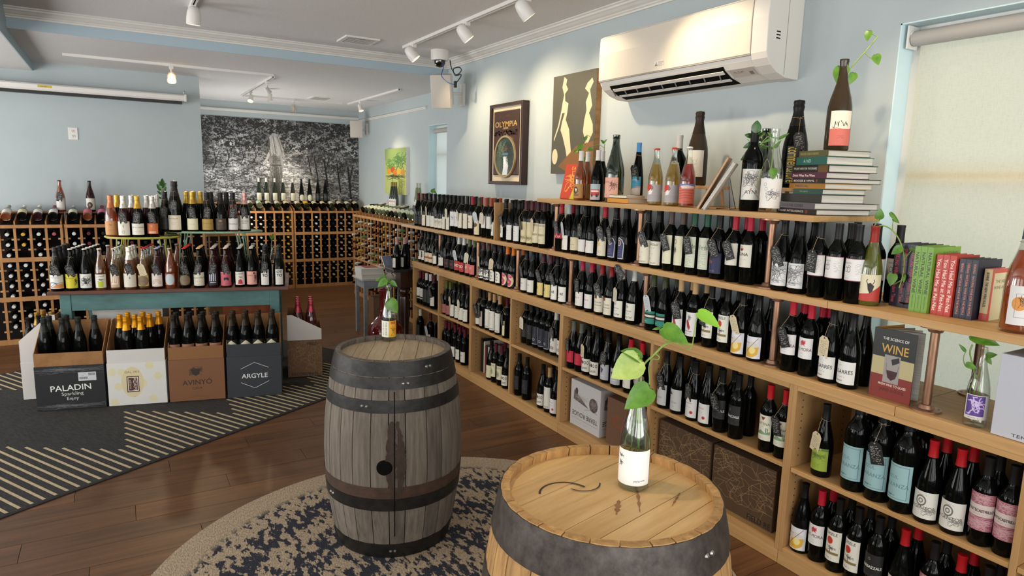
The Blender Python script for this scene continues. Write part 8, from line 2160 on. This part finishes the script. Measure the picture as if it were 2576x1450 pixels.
# ------------------------------------------------------------------ plant bottles on the barrels
ZH = .009 + .928 - .034 + .0018
ZH1 = .009 + .938 - .034 + .0018
spec('young', 1.205, 1.326, ZH, 'clear bottle of water with white label on the golden barrel', rz=R(-48))
spec('bitter', 1.17, 3.19, ZH1, 'small clear bottle with yellow label on the grey barrel', rz=R(-22))
WATER = clear('water', '#dfe8dc', .1, .04)
for x, y, kd, f in ((1.205, 1.326, 'young', .62), (1.17, 3.19, 'bitter', .5)):
    pr = SHAPES[KIND[kd]['shape']][0]
    zf = max(z for r, z in pr) * f
    w_ = MB().lathe([(0, .01)] + [(max(r - .004, 0), max(z, .01)) for r, z in pr[2:] if z < zf and r > .01] + [(max(rad_at(KIND[kd]['shape'], zf) - .004, .005), zf), (0, zf)], 20).mesh('water', WATER, smooth=40)
    par = [o for o in C.objects if o.name.startswith('wine_bottle') and abs(o.location.x - x) < .001 and abs(o.location.y - y) < .001][0]
    clone('water', w_, par)

# ------------------------------------------------------------------ plants
LEAFM = [pbr('pothos_leaf', '#5f8a2a', .35, spec=.4, noise=.6, nscale=(30, 30, 30), dark='#3f6b1c'), pbr('variegated_leaf', '#b3bf6a', .4, noise=.9, nscale=(26, 26, 26), dark='#7d9c3a'), pbr('young_leaf', '#7fae30', .4, noise=.5, nscale=(30, 30, 30), dark='#79ad2c'), pbr('glossy_dark_leaf', '#3d6a2a', .25, noise=.5, nscale=(30, 30, 30), dark='#28491c')]
STEM = pbr('green_stem', '#7f9c4a', .5)
HEART = [(0, 0), (.16, -.07), (.34, .0), (.45, .17), (.46, .36), (.36, .58), (.2, .8), (0, 1.0)]
LANCE = [(0, 0), (.12, .05), (.24, .2), (.28, .4), (.25, .6), (.16, .8), (.07, .93), (0, 1.0)]
CAMP = Vector((0, 0, 1.75))


def leaf(parent, base, tip, wf, mat, lance=False):
    base, tip = Vector(base), Vector(tip)
    d = tip - base
    Ln = max(d.length, .012)
    yv = d.normalized()
    n = (CAMP - base).normalized() + Vector((rnd.uniform(-.45, .45), rnd.uniform(-.45, .45), rnd.uniform(.1, .7)))
    xv = yv.cross(n).normalized()
    zv = xv.cross(yv).normalized()
    M_ = Matrix((xv, yv, zv)).transposed()
    out = LANCE if lance else HEART
    wf = wf * (1.9 if lance else 1.0)
    mb = MB()
    cols = []
    for x, y in out:
        colm = []
        for s_ in (-1, -.5, 0, .5, 1):
            fold = .16 * abs(x * s_) ** 1.0 * 1.0
            droop = -.14 * y * y
            colm.append(base + M_ @ Vector((x * s_ * wf * Ln, (y + (0 if s_ else (.05 if y < .01 else 0))) * Ln, (fold + droop) * Ln)))
        cols.append(colm)
    vs = [p for c in cols for p in c]
    fs = []
    for i in range(len(cols) - 1):
        for j in range(4):
            fs.append((i * 5 + j, i * 5 + j + 1, (i + 1) * 5 + j + 1, (i + 1) * 5 + j))
    mb._add(vs, fs)
    return mb.build('leaf', mat, parent, smooth=1)


for label, ref, stems, leaves, dark in PLANTS:
    t = thing('plant_cutting', label, 'plant', stems[0][0])
    for k, s_ in enumerate(stems):
        pts = [Vector(p) for p in s_]
        fine = []
        for i in range(len(pts) - 1):
            p0, p1, p2, p3 = pts[max(i - 1, 0)], pts[i], pts[i + 1], pts[min(i + 2, len(pts) - 1)]
            for j in range(4):
                u = j / 4
                fine.append(.5 * ((2 * p1) + (p2 - p0) * u + (2 * p0 - 5 * p1 + 4 * p2 - p3) * u * u + (3 * p1 - p0 - 3 * p2 + p3) * u ** 3))
        fine.append(pts[-1])
        big = ref[1] < 2.0 and ref[0] < 2
        MB().tube(fine, (.003 if big else .0028) if k == 0 else .0017, 6).build('stem', STEM, t, smooth=60)
    for b0, t0, wf, sh in leaves:
        leaf(t, b0, t0, wf, LEAFM[3] if dark else LEAFM[sh], bool(dark) or wf <= .3)
    if label.startswith('small sprig') or label.startswith('tiny'):
        pass
put('bitter', (1.2, 6.3, TZ), TA, 'small clear bottle holding a sprig at the far table end', None)
put('bitter', (2.95, 6.45, ZS2 + .0005), R(-80), 'small clear bottle with a vine at the far shelf end', None)

put('bitter', tpt(.80, .56, 1.2625), TA, 'small clear bottle holding a glossy sprig beside the black magnum', None, name='bud_bottle')

o = clone('price_tag', tag_mesh('tagb6'), None, (2.572, 3.06, 1.232), (R(4), R(-52), R(-90)))
tag(o, 'black price tag dangling from the front edge of the middle shelf', 'price tag', 'handwritten price tags')
MB().tube([(0, -.001, .045), (.002, .001, .06), (.004, .004, .072)], .0009, 4).build('string', STRM, o, org=(0, 0, 0))
